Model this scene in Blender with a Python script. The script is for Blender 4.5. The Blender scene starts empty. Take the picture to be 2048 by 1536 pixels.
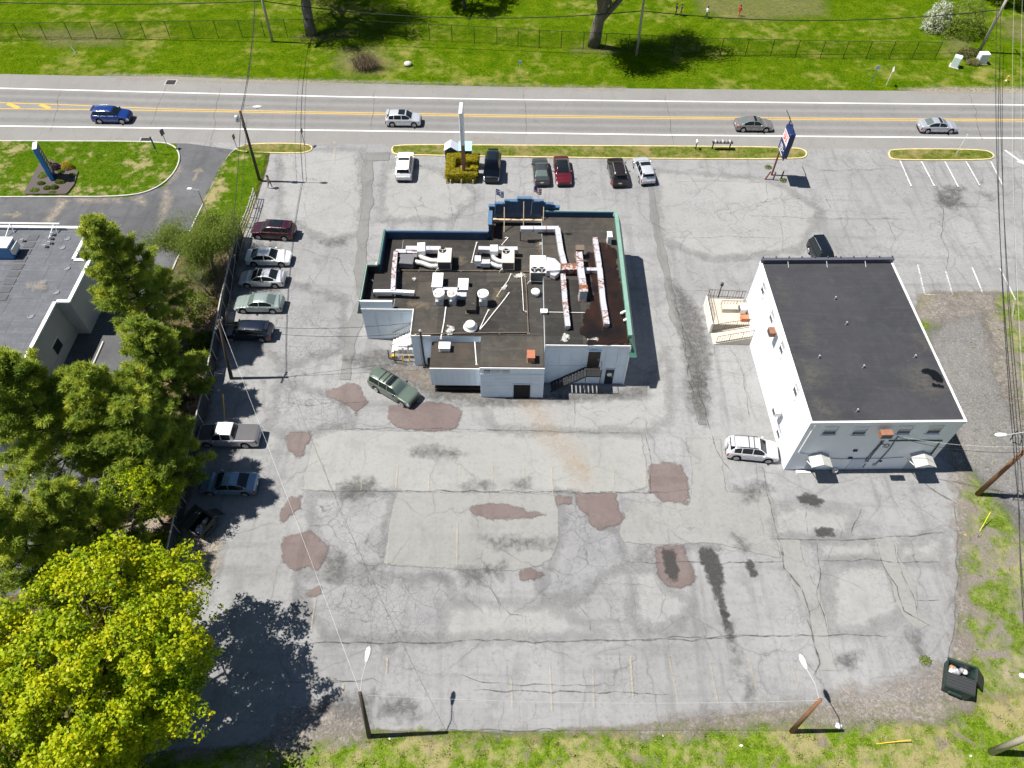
import bpy, bmesh, math, random
import numpy as np
from mathutils import Vector, Matrix, noise as mnoise

random.seed(7)
RNG = np.random.default_rng(11)
R = math.radians
scene = bpy.context.scene
COL = scene.collection

# ------------------------------------------------------------------ camera
CAM_H, CAM_F, CAM_PITCH, CAM_ROLL = 55.0, 1480.0, 52.75, -0.6
_p, _r = R(CAM_PITCH), R(CAM_ROLL)
FW = Vector((0, math.cos(_p), -math.sin(_p)))
_rt = Vector((1, 0, 0)); _dn = Vector((0, -math.sin(_p), -math.cos(_p)))
RT = math.cos(_r) * _rt + math.sin(_r) * _dn
DN = -math.sin(_r) * _rt + math.cos(_r) * _dn
EYE = Vector((0, 0, CAM_H))
cd = bpy.data.cameras.new('camera'); cam = bpy.data.objects.new('camera', cd); COL.objects.link(cam)
m = Matrix.Identity(4)
for i in range(3):
    m[i][0] = RT[i]; m[i][1] = -DN[i]; m[i][2] = -FW[i]; m[i][3] = EYE[i]
cam.matrix_world = m
cd.sensor_width = 36.0; cd.lens = 36.0 * CAM_F / 2048.0; cd.clip_start = 0.5; cd.clip_end = 2000
scene.camera = cam

# ------------------------------------------------------------------ light
SUN_EL, SHADOW_AZ = 61.0, -4.0          # shadows fall towards +x, a touch towards the camera
w = bpy.data.worlds.new('World'); scene.world = w; w.use_nodes = True
nt = w.node_tree; bg = nt.nodes['Background']
sky = nt.nodes.new('ShaderNodeTexSky'); sky.sky_type = 'NISHITA'; sky.sun_disc = False
sdir = Vector((-math.cos(R(SHADOW_AZ)), -math.sin(R(SHADOW_AZ)), math.tan(R(SUN_EL)))).normalized()   # towards the sun
sky.sun_elevation = R(SUN_EL); sky.sun_rotation = math.atan2(sdir.x, sdir.y)
sky.air_density = 1.0; sky.dust_density = 0.4; sky.ozone_density = 1.5
nt.links.new(sky.outputs[0], bg.inputs[0]); bg.inputs[1].default_value = 0.05
sd = bpy.data.lights.new('sun', 'SUN'); sd.energy = 5.0; sd.angle = R(0.5); sd.color = (1.0, 0.955, 0.88)
so = bpy.data.objects.new('sun', sd); COL.objects.link(so)
so.rotation_euler = sdir.to_track_quat('Z', 'Y').to_euler(); so.location = (-60, 20, 120)
vs = scene.view_settings; vs.view_transform = 'Standard'; vs.look = 'None'; vs.gamma = 1.0; vs.exposure = 0.72
vs.use_curve_mapping = False
scene.cycles.max_bounces = 6; scene.cycles.transparent_max_bounces = 24
scene.cycles.use_denoising = True; scene.cycles.use_adaptive_sampling = True; scene.cycles.adaptive_threshold = 0.03

# ------------------------------------------------------------------ pixels of the 2048 photo -> points of the place
def ray(u, v): return FW * CAM_F + RT * (u - 1024) + DN * (v - 768)
def G(u, v, z=0.0):
    d = ray(u, v); t = (z - CAM_H) / d.z
    q = EYE + d * t; return Vector((q.x, q.y, z))
def GY(u, v, y):                                   # on the vertical plane y = const
    d = ray(u, v); return EYE + d * (y / d.y)
def GX(u, v, x):
    d = ray(u, v); return EYE + d * (x / d.x)
def Gp(pts, z=0.0): return [G(a, b, z) for a, b in pts]

# ------------------------------------------------------------------ object helpers
ORG = {}
def tag(o, label=None, cat=None, group=None, kind=None):
    if label: o['label'] = label
    if cat: o['category'] = cat
    if group: o['group'] = group
    if kind: o['kind'] = kind
    return o
def thing(name, label, cat, loc=(0, 0, 0), group=None, rotz=0.0):
    o = bpy.data.objects.new(name, None); COL.objects.link(o)
    o.empty_display_size = 0.3
    o.location = loc; o.rotation_euler = (0, 0, rotz); ORG[o.name] = Vector(loc)
    return tag(o, label, cat, group)
def link_mesh(name, me, mat, parent=None, loc=None):
    o = bpy.data.objects.new(name, me); COL.objects.link(o)
    if mat is not None:
        if isinstance(mat, (list, tuple)):
            for q in mat: me.materials.append(q)
        elif not me.materials: me.materials.append(mat)
    if parent is not None:
        o.parent = parent; ORG[o.name] = ORG[parent.name].copy()
    else:
        ORG[o.name] = Vector(loc) if loc is not None else Vector((0, 0, 0))
        if loc is not None: o.location = loc
    return o
class MB:
    def __init__(s): s.v = []; s.f = []; s.mi = []; s.cur = 0
    def add(s, vs, fs):
        b = len(s.v); s.v += [tuple(x) for x in vs]
        for f in fs: s.f.append(tuple(i + b for i in f)); s.mi.append(s.cur)
        return s
    def box(s, a, b):                               # two opposite corners
        x0, x1 = sorted((a[0], b[0])); y0, y1 = sorted((a[1], b[1])); z0, z1 = sorted((a[2], b[2]))
        return s.add([(x0,y0,z0),(x1,y0,z0),(x1,y1,z0),(x0,y1,z0),(x0,y0,z1),(x1,y0,z1),(x1,y1,z1),(x0,y1,z1)],
                     [(0,3,2,1),(4,5,6,7),(0,1,5,4),(1,2,6,5),(2,3,7,6),(3,0,4,7)])
    def cbox(s, c, size, rz=0.0):
        hx, hy, hz = size[0]/2, size[1]/2, size[2]/2; ca, sa = math.cos(rz), math.sin(rz); vs = []
        for z in (-hz, hz):
            for x, y in ((-hx,-hy),(hx,-hy),(hx,hy),(-hx,hy)):
                vs.append((c[0]+x*ca-y*sa, c[1]+x*sa+y*ca, c[2]+z))
        return s.add(vs, [(0,3,2,1),(4,5,6,7),(0,1,5,4),(1,2,6,5),(2,3,7,6),(3,0,4,7)])
    def bbox(s, a, b, bev=0.03):                    # box with chamfered top and vertical edges
        x0, x1 = sorted((a[0], b[0])); y0, y1 = sorted((a[1], b[1])); z0, z1 = sorted((a[2], b[2]))
        def ring(i, z): 
            e = bev + i
            return [(x0+e,y0+i,z),(x1-e,y0+i,z),(x1-i,y0+e,z),(x1-i,y1-e,z),(x1-e,y1-i,z),(x0+e,y1-i,z),(x0+i,y1-e,z),(x0+i,y0+e,z)]
        vs = ring(0, z0) + ring(0, z1-bev) + ring(bev, z1)
        fs = [tuple(reversed(range(8))), tuple(range(16, 24))]
        for k in range(2):
            for i in range(8): j = (i+1) % 8; fs.append((k*8+i, k*8+j, k*8+8+j, k*8+8+i))
        return s.add(vs, fs)
    def prism(s, poly, z0, z1):
        n = len(poly); a = sum(poly[i][0]*poly[(i+1)%n][1]-poly[(i+1)%n][0]*poly[i][1] for i in range(n))
        if a < 0: poly = poly[::-1]
        vs = [(p[0], p[1], z0) for p in poly] + [(p[0], p[1], z1) for p in poly]
        fs = [tuple(reversed(range(n))), tuple(range(n, 2*n))] + [(i, (i+1)%n, n+(i+1)%n, n+i) for i in range(n)]
        return s.add(vs, fs)
    def sheet(s, poly, z):
        n = len(poly); a = sum(poly[i][0]*poly[(i+1)%n][1]-poly[(i+1)%n][0]*poly[i][1] for i in range(n))
        if a < 0: poly = poly[::-1]
        return s.add([(p[0], p[1], z) for p in poly], [tuple(range(n))])
    def tube(s, p0, p1, r0, r1=None, n=8, cap=True):
        r1 = r0 if r1 is None else r1
        p0, p1 = Vector(p0), Vector(p1); d = (p1-p0)
        if d.length < 1e-6: return s
        d.normalize(); a = d.orthogonal().normalized(); b = d.cross(a); vs = []
        for p, r in ((p0, r0), (p1, r1)):
            for i in range(n):
                t = 2*math.pi*i/n; vs.append(p + (a*math.cos(t)+b*math.sin(t))*r)
        fs = [(i, (i+1)%n, n+(i+1)%n, n+i) for i in range(n)]
        if cap: fs += [tuple(reversed(range(n))), tuple(range(n, 2*n))]
        return s.add(vs, fs)
    def path(s, pts, r, n=6):                       # one tube along a polyline
        pts = [Vector(p) for p in pts]; vs = []; up = None
        for k, p in enumerate(pts):
            d = (pts[min(k+1, len(pts)-1)] - pts[max(k-1, 0)]).normalized()
            a = d.orthogonal().normalized() if up is None else (up - d*up.dot(d)).normalized()
            up = a; b = d.cross(a); rr = r[k] if isinstance(r, (list, tuple)) else r
            for i in range(n):
                t = 2*math.pi*i/n; vs.append(p + (a*math.cos(t)+b*math.sin(t))*rr)
        fs = []
        for k in range(len(pts)-1):
            for i in range(n): fs.append((k*n+i, k*n+(i+1)%n, (k+1)*n+(i+1)%n, (k+1)*n+i))
        fs += [tuple(reversed(range(n))), tuple(range((len(pts)-1)*n, len(pts)*n))]
        return s.add(vs, fs)
    def lathe(s, prof, c=(0,0,0), n=16, axis='z'):  # prof: list of (r, h) from bottom to top
        vs = []; fs = []
        for r, h in prof:
            for i in range(n):
                t = 2*math.pi*i/n; x, y = r*math.cos(t), r*math.sin(t)
                vs.append((c[0]+x, c[1]+y, c[2]+h) if axis == 'z' else (c[0]+x, c[1]+h, c[2]-y))
        for k in range(len(prof)-1):
            for i in range(n): fs.append((k*n+i, k*n+(i+1)%n, (k+1)*n+(i+1)%n, (k+1)*n+i))
        fs += [tuple(reversed(range(n))), tuple(range((len(prof)-1)*n, len(prof)*n))]
        return s.add(vs, fs)
    def mesh(s, name, smooth=False, org=None):
        me = bpy.data.meshes.new(name)
        if org is not None: vs = [(x-org[0], y-org[1], z-org[2]) for x, y, z in s.v]
        else: vs = s.v
        me.from_pydata(vs, [], s.f)
        if any(s.mi): me.polygons.foreach_set('material_index', s.mi)
        if smooth: me.polygons.foreach_set('use_smooth', [True]*len(me.polygons))
        me.update(); return me
    def build(s, name, mat, parent=None, smooth=False, loc=None):
        org = ORG[parent.name] if parent is not None else (Vector(loc) if loc is not None else None)
        return link_mesh(name, s.mesh(name, smooth, org), mat, parent, loc)
def copy_tree(o, parent=None):
    c = o.copy(); COL.objects.link(c); c.parent = parent; ORG[c.name] = ORG[o.name].copy()
    for ch in list(o.children): copy_tree(ch, c)
    return c

# ------------------------------------------------------------------ materials
def srgb(r, g, b):
    f = lambda c: (c/255/12.92) if c/255 <= 0.04045 else ((c/255+0.055)/1.055)**2.4
    return (f(r), f(g), f(b))
class NT:
    def __init__(s, name):
        s.m = bpy.data.materials.new(name); s.m.use_nodes = True; s.t = s.m.node_tree
        s.b = s.t.nodes['Principled BSDF']; s.out = s.t.nodes['Material Output']
        s.pos = s.n('ShaderNodeNewGeometry').outputs['Position']
    def n(s, typ, **kw):
        k = s.t.nodes.new(typ)
        for a, b in kw.items(): setattr(k, a, b)
        return k
    def l(s, a, b): s.t.links.new(a, b)
    def set(s, sock, v):
        if hasattr(v, 'is_output') or isinstance(v, bpy.types.NodeSocket): s.l(v, sock)
        else: sock.default_value = v if not (isinstance(v, tuple) and len(v) == 3 and sock.type == 'RGBA') else (*v, 1)
    def noise(s, scale, detail=4, rough=0.55, vec=None, dist=0.0):
        k = s.n('ShaderNodeTexNoise'); k.inputs['Scale'].default_value = scale; k.inputs['Detail'].default_value = detail
        k.inputs['Roughness'].default_value = rough; k.inputs['Distortion'].default_value = dist
        s.l(vec or s.pos, k.inputs['Vector']); return k.outputs['Fac']
    def map(s, x, a, b, c=0.0, d=1.0):
        k = s.n('ShaderNodeMapRange'); s.set(k.inputs[0], x)
        for i, q in enumerate((a, b, c, d)): s.set(k.inputs[i+1], q)
        return k.outputs[0]
    def math(s, op, a, b=0.0):
        k = s.n('ShaderNodeMath', operation=op); s.set(k.inputs[0], a); s.set(k.inputs[1], b); return k.outputs[0]
    def mix(s, f, a, b, blend='MIX'):
        k = s.n('ShaderNodeMix', data_type='RGBA', blend_type=blend); s.set(k.inputs[0], f); s.set(k.inputs[6], a); s.set(k.inputs[7], b); return k.outputs[2]
    def scalev(s, v, vec=None, rotz=0.0):
        k = s.n('ShaderNodeMapping'); s.l(vec or s.pos, k.inputs[0]); k.inputs['Scale'].default_value = v; k.inputs['Rotation'].default_value = (0, 0, rotz); return k.outputs[0]
    def warp(s, amt, scale):
        k = s.n('ShaderNodeTexNoise'); k.inputs['Scale'].default_value = scale; k.inputs['Detail'].default_value = 3; s.l(s.pos, k.inputs['Vector'])
        a = s.n('ShaderNodeVectorMath', operation='SUBTRACT'); s.l(k.outputs['Color'], a.inputs[0]); a.inputs[1].default_value = (.5, .5, .5)
        b = s.n('ShaderNodeVectorMath', operation='SCALE'); s.l(a.outputs[0], b.inputs[0]); b.inputs['Scale'].default_value = amt
        c = s.n('ShaderNodeVectorMath', operation='ADD'); s.l(s.pos, c.inputs[0]); s.l(b.outputs[0], c.inputs[1]); return c.outputs[0]
    def crack(s, scale, width, vec):
        k = s.n('ShaderNodeTexVoronoi', feature='DISTANCE_TO_EDGE'); k.inputs['Scale'].default_value = scale; s.l(vec, k.inputs['Vector'])
        return s.map(k.outputs['Distance'], 0.0, width*scale, 1.0, 0.0)
    def attr(s, name):
        k = s.n('ShaderNodeAttribute'); k.attribute_name = name; return k
    def bump(s, h, strength=0.3, dist=0.02):
        k = s.n('ShaderNodeBump'); k.inputs['Strength'].default_value = strength; k.inputs['Distance'].default_value = dist
        s.l(h, k.inputs['Height']); s.l(k.outputs[0], s.b.inputs['Normal'])
    def done(s, col, rough=0.8, metal=0.0, spec=None):
        s.set(s.b.inputs['Base Color'], col); s.set(s.b.inputs['Roughness'], rough); s.set(s.b.inputs['Metallic'], metal)
        if spec is not None: s.b.inputs['Specular IOR Level'].default_value = spec
        return s.m
    def alpha(s, a):                                # ragged see-through edge of a thin layer
        t = s.n('ShaderNodeBsdfTransparent'); x = s.n('ShaderNodeMixShader'); s.set(x.inputs[0], a)
        s.l(t.outputs[0], x.inputs[1]); s.l(s.b.outputs[0], x.inputs[2]); s.l(x.outputs[0], s.out.inputs[0])
MATS = {}
def plain(name, col, rough=0.6, metal=0.0, var=0.12, scale=3.0, bump=0.0, coat=0.0, local=True, spec=None):
    if name in MATS: return MATS[name]
    t = NT(name)
    vec = None
    if local:
        vec = t.n('ShaderNodeTexCoord').outputs['Object']
    n1 = t.noise(scale, 5, 0.6, vec); n2 = t.noise(scale*7, 3, 0.6, vec)
    f = t.math('ADD', t.math('MULTIPLY', n1, 0.7), t.math('MULTIPLY', n2, 0.3))
    f = t.map(f, 0.3, 0.7)
    lo = tuple(c*(1-var) for c in col); hi = tuple(min(1, c*(1+var)) for c in col)
    if bump: t.bump(n2, bump, 0.02)
    m = t.done(t.mix(f, lo, hi), rough, metal, spec)
    if coat: t.b.inputs['Coat Weight'].default_value = coat; t.b.inputs['Coat Roughness'].default_value = 0.05
    MATS[name] = m; return m
# ================================================================== ground materials
def edge_alpha(t, rag=0.4, scale=1.5, soft=0.06, strength=1.0, patchy=0.0):
    d = t.attr('dist').outputs['Fac']; n = t.noise(scale, 6, 0.68)
    x = t.math('ADD', d, t.math('MULTIPLY', t.math('SUBTRACT', n, 0.5), rag*2.0))
    a = t.map(x, -soft, soft, 0.0, strength)
    if patchy: a = t.math('MULTIPLY', a, t.map(t.noise(2.6, 6, 0.72, dist=1.0), 0.5-0.2*patchy, 0.62, 1.0-patchy, 1.0))
    t.alpha(a)
def grass_mat(name, a, b, dry, dry_lo, dry_hi, flowers=0.0, scale=1.0, edge=False, dirt=None, dirt_rng=(0.6, 0.7)):
    t = NT(name)
    big = t.noise(0.10*scale, 5, 0.6); mid = t.noise(0.55*scale, 6, 0.68); fine = t.noise(3.2, 6, 0.78); vf = t.noise(7.5, 3, 0.75)
    c = t.mix(t.map(mid, 0.35, 0.65), a, b)
    c = t.mix(t.map(fine, 0.46, 0.64, 0.0, 0.85), c, tuple(q*0.40 for q in a))
    c = t.mix(t.map(vf, 0.53, 0.68, 0.0, 0.7), c, tuple(min(1, q*1.75) for q in b))
    d = t.math('ADD', t.math('MULTIPLY', big, 0.55), t.math('MULTIPLY', mid, 0.45))
    d = t.math('ADD', d, t.math('MULTIPLY', t.math('SUBTRACT', fine, 0.5), 0.22))
    c = t.mix(t.map(d, dry_lo, dry_hi, 0.0, 0.9), c, dry)
    if dirt:
        e = t.math('ADD', t.noise(0.23*scale, 6, 0.66, dist=0.6), t.math('MULTIPLY', t.math('SUBTRACT', fine, 0.5), 0.2))
        c = t.mix(t.map(e, *dirt_rng), c, t.mix(t.map(vf, .3, .7), dirt, tuple(q*0.55 for q in dirt)))
    if flowers:
        v = t.n('ShaderNodeTexVoronoi'); v.inputs['Scale'].default_value = 1.5; t.l(t.pos, v.inputs['Vector'])
        g = t.math('MULTIPLY', t.map(v.outputs['Distance'], 0.07, 0.11, 1.0, 0.0), t.map(big, 0.45, 0.6))
        c = t.mix(t.math('MULTIPLY', g, flowers), c, (0.55, 0.42, 0.02))
    t.bump(t.math('ADD', fine, t.math('MULTIPLY', vf, 0.5)), 0.9, 0.12)
    m = t.done(c, 1.0, spec=0.0)
    if edge: edge_alpha(t, *edge)
    return m
GR_A, GR_B = (0.038, 0.088, 0.002), (0.102, 0.152, 0.004)
M_FIELD = grass_mat('field_grass', GR_A, GR_B, (0.26, 0.225, 0.075), 0.52, 0.68, 0.8)
M_LAWN = grass_mat('lawn_grass', (0.040, 0.092, 0.003), (0.086, 0.136, 0.007), (0.30, 0.245, 0.13), 0.52, 0.60, 0.0, 1.5)
M_LAWN2 = grass_mat('thin_lawn', (0.040, 0.092, 0.003), (0.086, 0.136, 0.007), (0.30, 0.245, 0.13), 0.52, 0.60, 0.0, 1.5, edge=(0.6, 0.9, 0.3))
M_ISLE = grass_mat('island_grass', (0.075, 0.105, 0.012), (0.125, 0.150, 0.028), (0.24, 0.19, 0.085), 0.47, 0.60, 0.0, 2.2)
M_VERGE = grass_mat('verge_grass', (0.085, 0.150, 0.010), (0.165, 0.235, 0.020), (0.30, 0.255, 0.13), 0.465, 0.58, 0.4, 2.4, edge=(1.2, 0.7, 0.4), dirt=(0.25, 0.21, 0.16), dirt_rng=(0.56, 0.68))
M_SIDE = grass_mat('side_weeds', (0.085, 0.135, 0.016), (0.155, 0.205, 0.035), (0.30, 0.26, 0.17), 0.48, 0.60, 0.0, 1.8, edge=(0.5, 0.9, 0.2), dirt=(0.26, 0.228, 0.20), dirt_rng=(0.46, 0.58))
M_SCRUB = grass_mat('scrub_ground', (0.06, 0.08, 0.018), (0.10, 0.115, 0.035), (0.19, 0.13, 0.085), 0.44, 0.56, 0.0, 1.6, dirt=(0.15, 0.105, 0.075), dirt_rng=(0.45, 0.56))

def asphalt(name, base, dark, light, crack=0.0, crack_rng=(0.45, 0.62), streak=0.4, edge=None, fine=0.22, alli=1.0, grit=0.0):
    t = NT(name)
    big = t.noise(0.09, 6, 0.62); mid = t.noise(0.5, 6, 0.66, dist=0.4); sm = t.noise(3.0, 5, 0.7); vf = t.noise(16, 2, 0.6)
    st = t.noise(1.0, 4, 0.6, t.scalev((0.9, 0.07, 1))); st2 = t.noise(1.0, 4, 0.6, t.scalev((0.06, 0.8, 1)))
    c = t.mix(t.map(big, 0.36, 0.64), base, light)
    c = t.mix(t.map(mid, 0.50, 0.76, 0.0, 0.6), c, dark)
    c = t.mix(t.map(st, 0.52, 0.75, 0.0, streak), c, dark)
    c = t.mix(t.map(st2, 0.55, 0.75, 0.0, streak*0.8), c, dark)
    c = t.mix(t.map(sm, 0.53, 0.70, 0.0, 0.55), c, dark)
    c = t.mix(t.map(sm, 0.25, 0.42, 0.45, 0.0), c, tuple(min(1, q*1.15) for q in light))
    c = t.mix(t.map(vf, 0.3, 0.7, 0.0, fine), c, tuple(q*0.6 for q in base))
    if grit:
        g1 = t.noise(5.5, 3, 0.75); c = t.mix(t.map(g1, .52, .66, 0, grit), c, tuple(min(1, q*1.7) for q in light)); c = t.mix(t.map(g1, .30, .45, grit, 0), c, tuple(q*.5 for q in dark))
    if crack:
        wv = t.warp(1.3, 0.55); wv2 = t.warp(0.35, 2.2)
        m1 = t.map(t.noise(0.11, 4, 0.6), *crack_rng)
        k1 = t.math('MULTIPLY', t.crack(0.16, 0.030, wv), t.map(t.noise(0.3, 3), 0.36, 0.52))
        k2 = t.math('MULTIPLY', t.crack(0.55, 0.026, wv), m1)
        k3 = t.math('MULTIPLY', t.crack(2.1, 0.022, wv2), t.math('MULTIPLY', t.map(t.noise(0.16, 5, 0.65), 0.44, 0.60), 0.75*alli))
        kk = t.math('MAXIMUM', k1, t.math('MAXIMUM', k2, k3))
        halo = t.math('MULTIPLY', t.crack(0.16, 0.16, wv), t.map(t.noise(0.3, 3), 0.40, 0.6, 0, 0.30))
        c = t.mix(halo, c, dark)
        c = t.mix(t.math('MULTIPLY', kk, crack), c, tuple(q*0.33 for q in dark))
    t.bump(t.math('ADD', sm, vf), 0.25, 0.03)
    m = t.done(c, 0.92, spec=0.25)
    if edge: edge_alpha(t, *edge)
    return m
M_LOT = asphalt('weathered_asphalt', (0.232, 0.233, 0.235), (0.132, 0.133, 0.136), (0.285, 0.285, 0.285), 0.42, (0.48, 0.64), 0.7)
M_NEWER = asphalt('newer_asphalt', (0.268, 0.268, 0.257), (0.190, 0.190, 0.182), (0.298, 0.297, 0.287), 0.35, (0.6, 0.75), 0.25, edge=(0.30, 1.2, 0.06), alli=0.3)
M_NEWER2 = asphalt('old_newer_asphalt', (0.240, 0.240, 0.231), (0.165, 0.165, 0.159), (0.270, 0.269, 0.260), 0.5, (0.5, 0.65), 0.3, edge=(0.35, 1.2, 0.06), alli=0.5)
M_GREY = asphalt('grey_trench_asphalt', (0.170, 0.168, 0.166), (0.12, 0.12, 0.118), (0.215, 0.212, 0.208), 0.3, edge=(0.25, 1.5, 0.08))
M_ALLI = asphalt('crazed_asphalt', (0.208, 0.209, 0.214), (0.130, 0.131, 0.136), (0.285, 0.286, 0.290), 0.55, (0.2, 0.3), 0.2, edge=(1.5, 0.6, 0.7), alli=1.5)
M_PALE = asphalt('pale_asphalt', (0.268, 0.267, 0.265), (0.19, 0.189, 0.188), (0.30, 0.299, 0.296), 0.6, (0.5, 0.6), 0.2, edge=(1.3, 0.6, 0.7))
M_BROWN = asphalt('brown_patch_asphalt', (0.150, 0.116, 0.111), (0.105, 0.086, 0.084), (0.195, 0.160, 0.152), 0.0, streak=0.6, edge=(0.60, 1.2, 0.12, 0.95), fine=0.3)
M_ROAD = asphalt('road_asphalt', (0.205, 0.202, 0.198), (0.178, 0.175, 0.172), (0.222, 0.218, 0.212), 0.22, (0.55, 0.7), 0.35, fine=0.15, alli=0.0)
M_SHOULDER = asphalt('shoulder_asphalt', (0.212, 0.205, 0.197), (0.182, 0.177, 0.170), (0.236, 0.229, 0.220), 0.2, (0.55, 0.7), 0.35, fine=0.2, alli=0.0)
M_DRIVE = asphalt('dark_driveway', (0.085, 0.087, 0.094), (0.060, 0.061, 0.066), (0.135, 0.138, 0.145), 0.2, (0.6, 0.7), 0.6, alli=0.0)
M_GRAVEL = asphalt('gravel', (0.160, 0.157, 0.156), (0.105, 0.105, 0.108), (0.22, 0.21, 0.195), 0.0, streak=0.5, edge=(1.6, 0.45, 0.8), fine=0.8, grit=0.35)
M_DIRT = asphalt('dirt', (0.245, 0.215, 0.190), (0.125, 0.105, 0.09), (0.34, 0.31, 0.285), 0.0, streak=0.4, edge=(1.7, 0.6, 0.5, 0.95, 0.75), fine=0.8, grit=0.3)
M_DUST = asphalt('sand_dust', (0.34, 0.295, 0.235), (0.28, 0.24, 0.19), (0.40, 0.35, 0.29), 0.0, streak=0.3, edge=(0.9, 1.0, 0.45, 0.85, 0.8), fine=0.4, grit=0.3)
M_DRYG = asphalt('dry_grass', (0.20, 0.18, 0.07), (0.14, 0.145, 0.04), (0.27, 0.225, 0.12), 0.0, streak=0.2, edge=(1.8, 0.5, 1.2, 0.6, 0.9), fine=0.5, grit=.2)
M_LEAFLIT = asphalt('leaf_litter', (0.20, 0.13, 0.088), (0.10, 0.066, 0.046), (0.30, 0.215, 0.155), 0.0, streak=0.2, edge=(1.2, 0.8, 0.5), fine=0.9, grit=0.4)
def stain_mat(name, col, rag, scale, soft, strength=0.9, patchy=0.0):
    t = NT(name); t.done(col, 0.85, spec=0.3); edge_alpha(t, rag, scale, soft, strength, patchy); return t.m
M_OIL = stain_mat('oil_stain', (0.048, 0.046, 0.045), 0.6, 2.0, 0.14, 0.93, 0.3)
M_SMUDGE = stain_mat('dark_smudge', (0.095, 0.092, 0.090), 1.0, 1.3, 0.5, 0.75, 0.9)
M_RUSTY = stain_mat('tan_stain', (0.42, 0.29, 0.16), 1.1, 0.9, 0.9, 0.28, 0.9)
def crack_mat(name, col, k, lo, hi, strength, scale):
    t = NT(name); e = t.attr('edge').outputs['Fac']; n = t.noise(scale, 6, 0.7, dist=0.5)
    x = t.math('ADD', e, t.math('MULTIPLY', t.math('SUBTRACT', n, 0.5), k))
    t.done(col, 0.85, spec=0.3); t.alpha(t.map(x, lo, hi, 0.0, strength)); return t.m
M_CRACK = crack_mat('crack_fill', (0.075, 0.072, 0.070), 2.8, 0.3, 1.1, 0.72, 1.3)
def paint(name, col, lo, hi, mx):
    t = NT(name); n = t.noise(5.0, 6, 0.75); n2 = t.noise(0.7, 3, 0.6)
    t.done(t.mix(t.map(n, .3, .7), col, tuple(q*0.8 for q in col)), 0.7)
    t.alpha(t.map(t.math('ADD', t.math('MULTIPLY', n, .6), t.math('MULTIPLY', n2, .4)), lo, hi, mx, mx*0.15)); return t.m
M_WHITE = paint('white_road_paint', (0.78, 0.78, 0.76), 0.58, 0.75, 0.97)
M_SWHITE = paint('stall_white_paint', (0.74, 0.74, 0.72), 0.48, 0.66, 0.85)
M_YELLOW = paint('yellow_road_paint', (0.62, 0.40, 0.07), 0.55, 0.72, 0.92)
M_FYELLOW = paint('faded_yellow_paint', (0.58, 0.46, 0.26), 0.36, 0.58, 0.40)
M_FWHITE = paint('faded_white_paint', (0.70, 0.69, 0.66), 0.46, 0.64, 0.75)
M_KERB_Y = plain('kerb_yellow_paint', (0.58, 0.47, 0.24), 0.85, var=0.28, scale=1.5, local=False)
M_KERB = plain('kerb_concrete', (0.47, 0.45, 0.41), 0.9, var=0.22, scale=1.5, local=False)
M_CONC = plain('concrete', (0.42, 0.40, 0.36), 0.9, var=0.2, scale=1.0, local=False)

# ================================================================== flat layers
def resample(pts, step, jit, seed=0.0, closed=True):
    out = []; n = len(pts)
    for i in range(n if closed else n-1):
        a, b = Vector(pts[i]), Vector(pts[(i+1) % n]); L = (b-a).length; k = max(1, int(L/step)); d = (b-a)
        nrm = Vector((-d.y, d.x, 0)).normalized() if L > 1e-6 else Vector((0,0,0))
        for j in range(k):
            p = a + d*(j/k)
            q = mnoise.noise(Vector((p.x*0.6+seed, p.y*0.6, seed))) + 0.6*mnoise.noise(Vector((p.x*2.1+seed, p.y*2.1, 3.3)))
            fade = 1.0
            out.append(p + nrm*q*jit*fade)
    if not closed: out.append(Vector(pts[-1]))
    return out
ZSTEP = 0.0
MARGIN = {'crazed_asphalt': 1.3, 'pale_asphalt': 1.2, 'gravel': 1.4, 'dirt': 1.3, 'sand_dust': .8, 'leaf_litter': 1.0, 'dry_grass': 1.4, 'dark_smudge': .8, 'tan_stain': .9, 'verge_grass': 1.0, 'thin_lawn': .6}
def fattr(me, name, vals):
    a = me.attributes.new(name, 'FLOAT', 'POINT'); a.data.foreach_set('value', vals)
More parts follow.
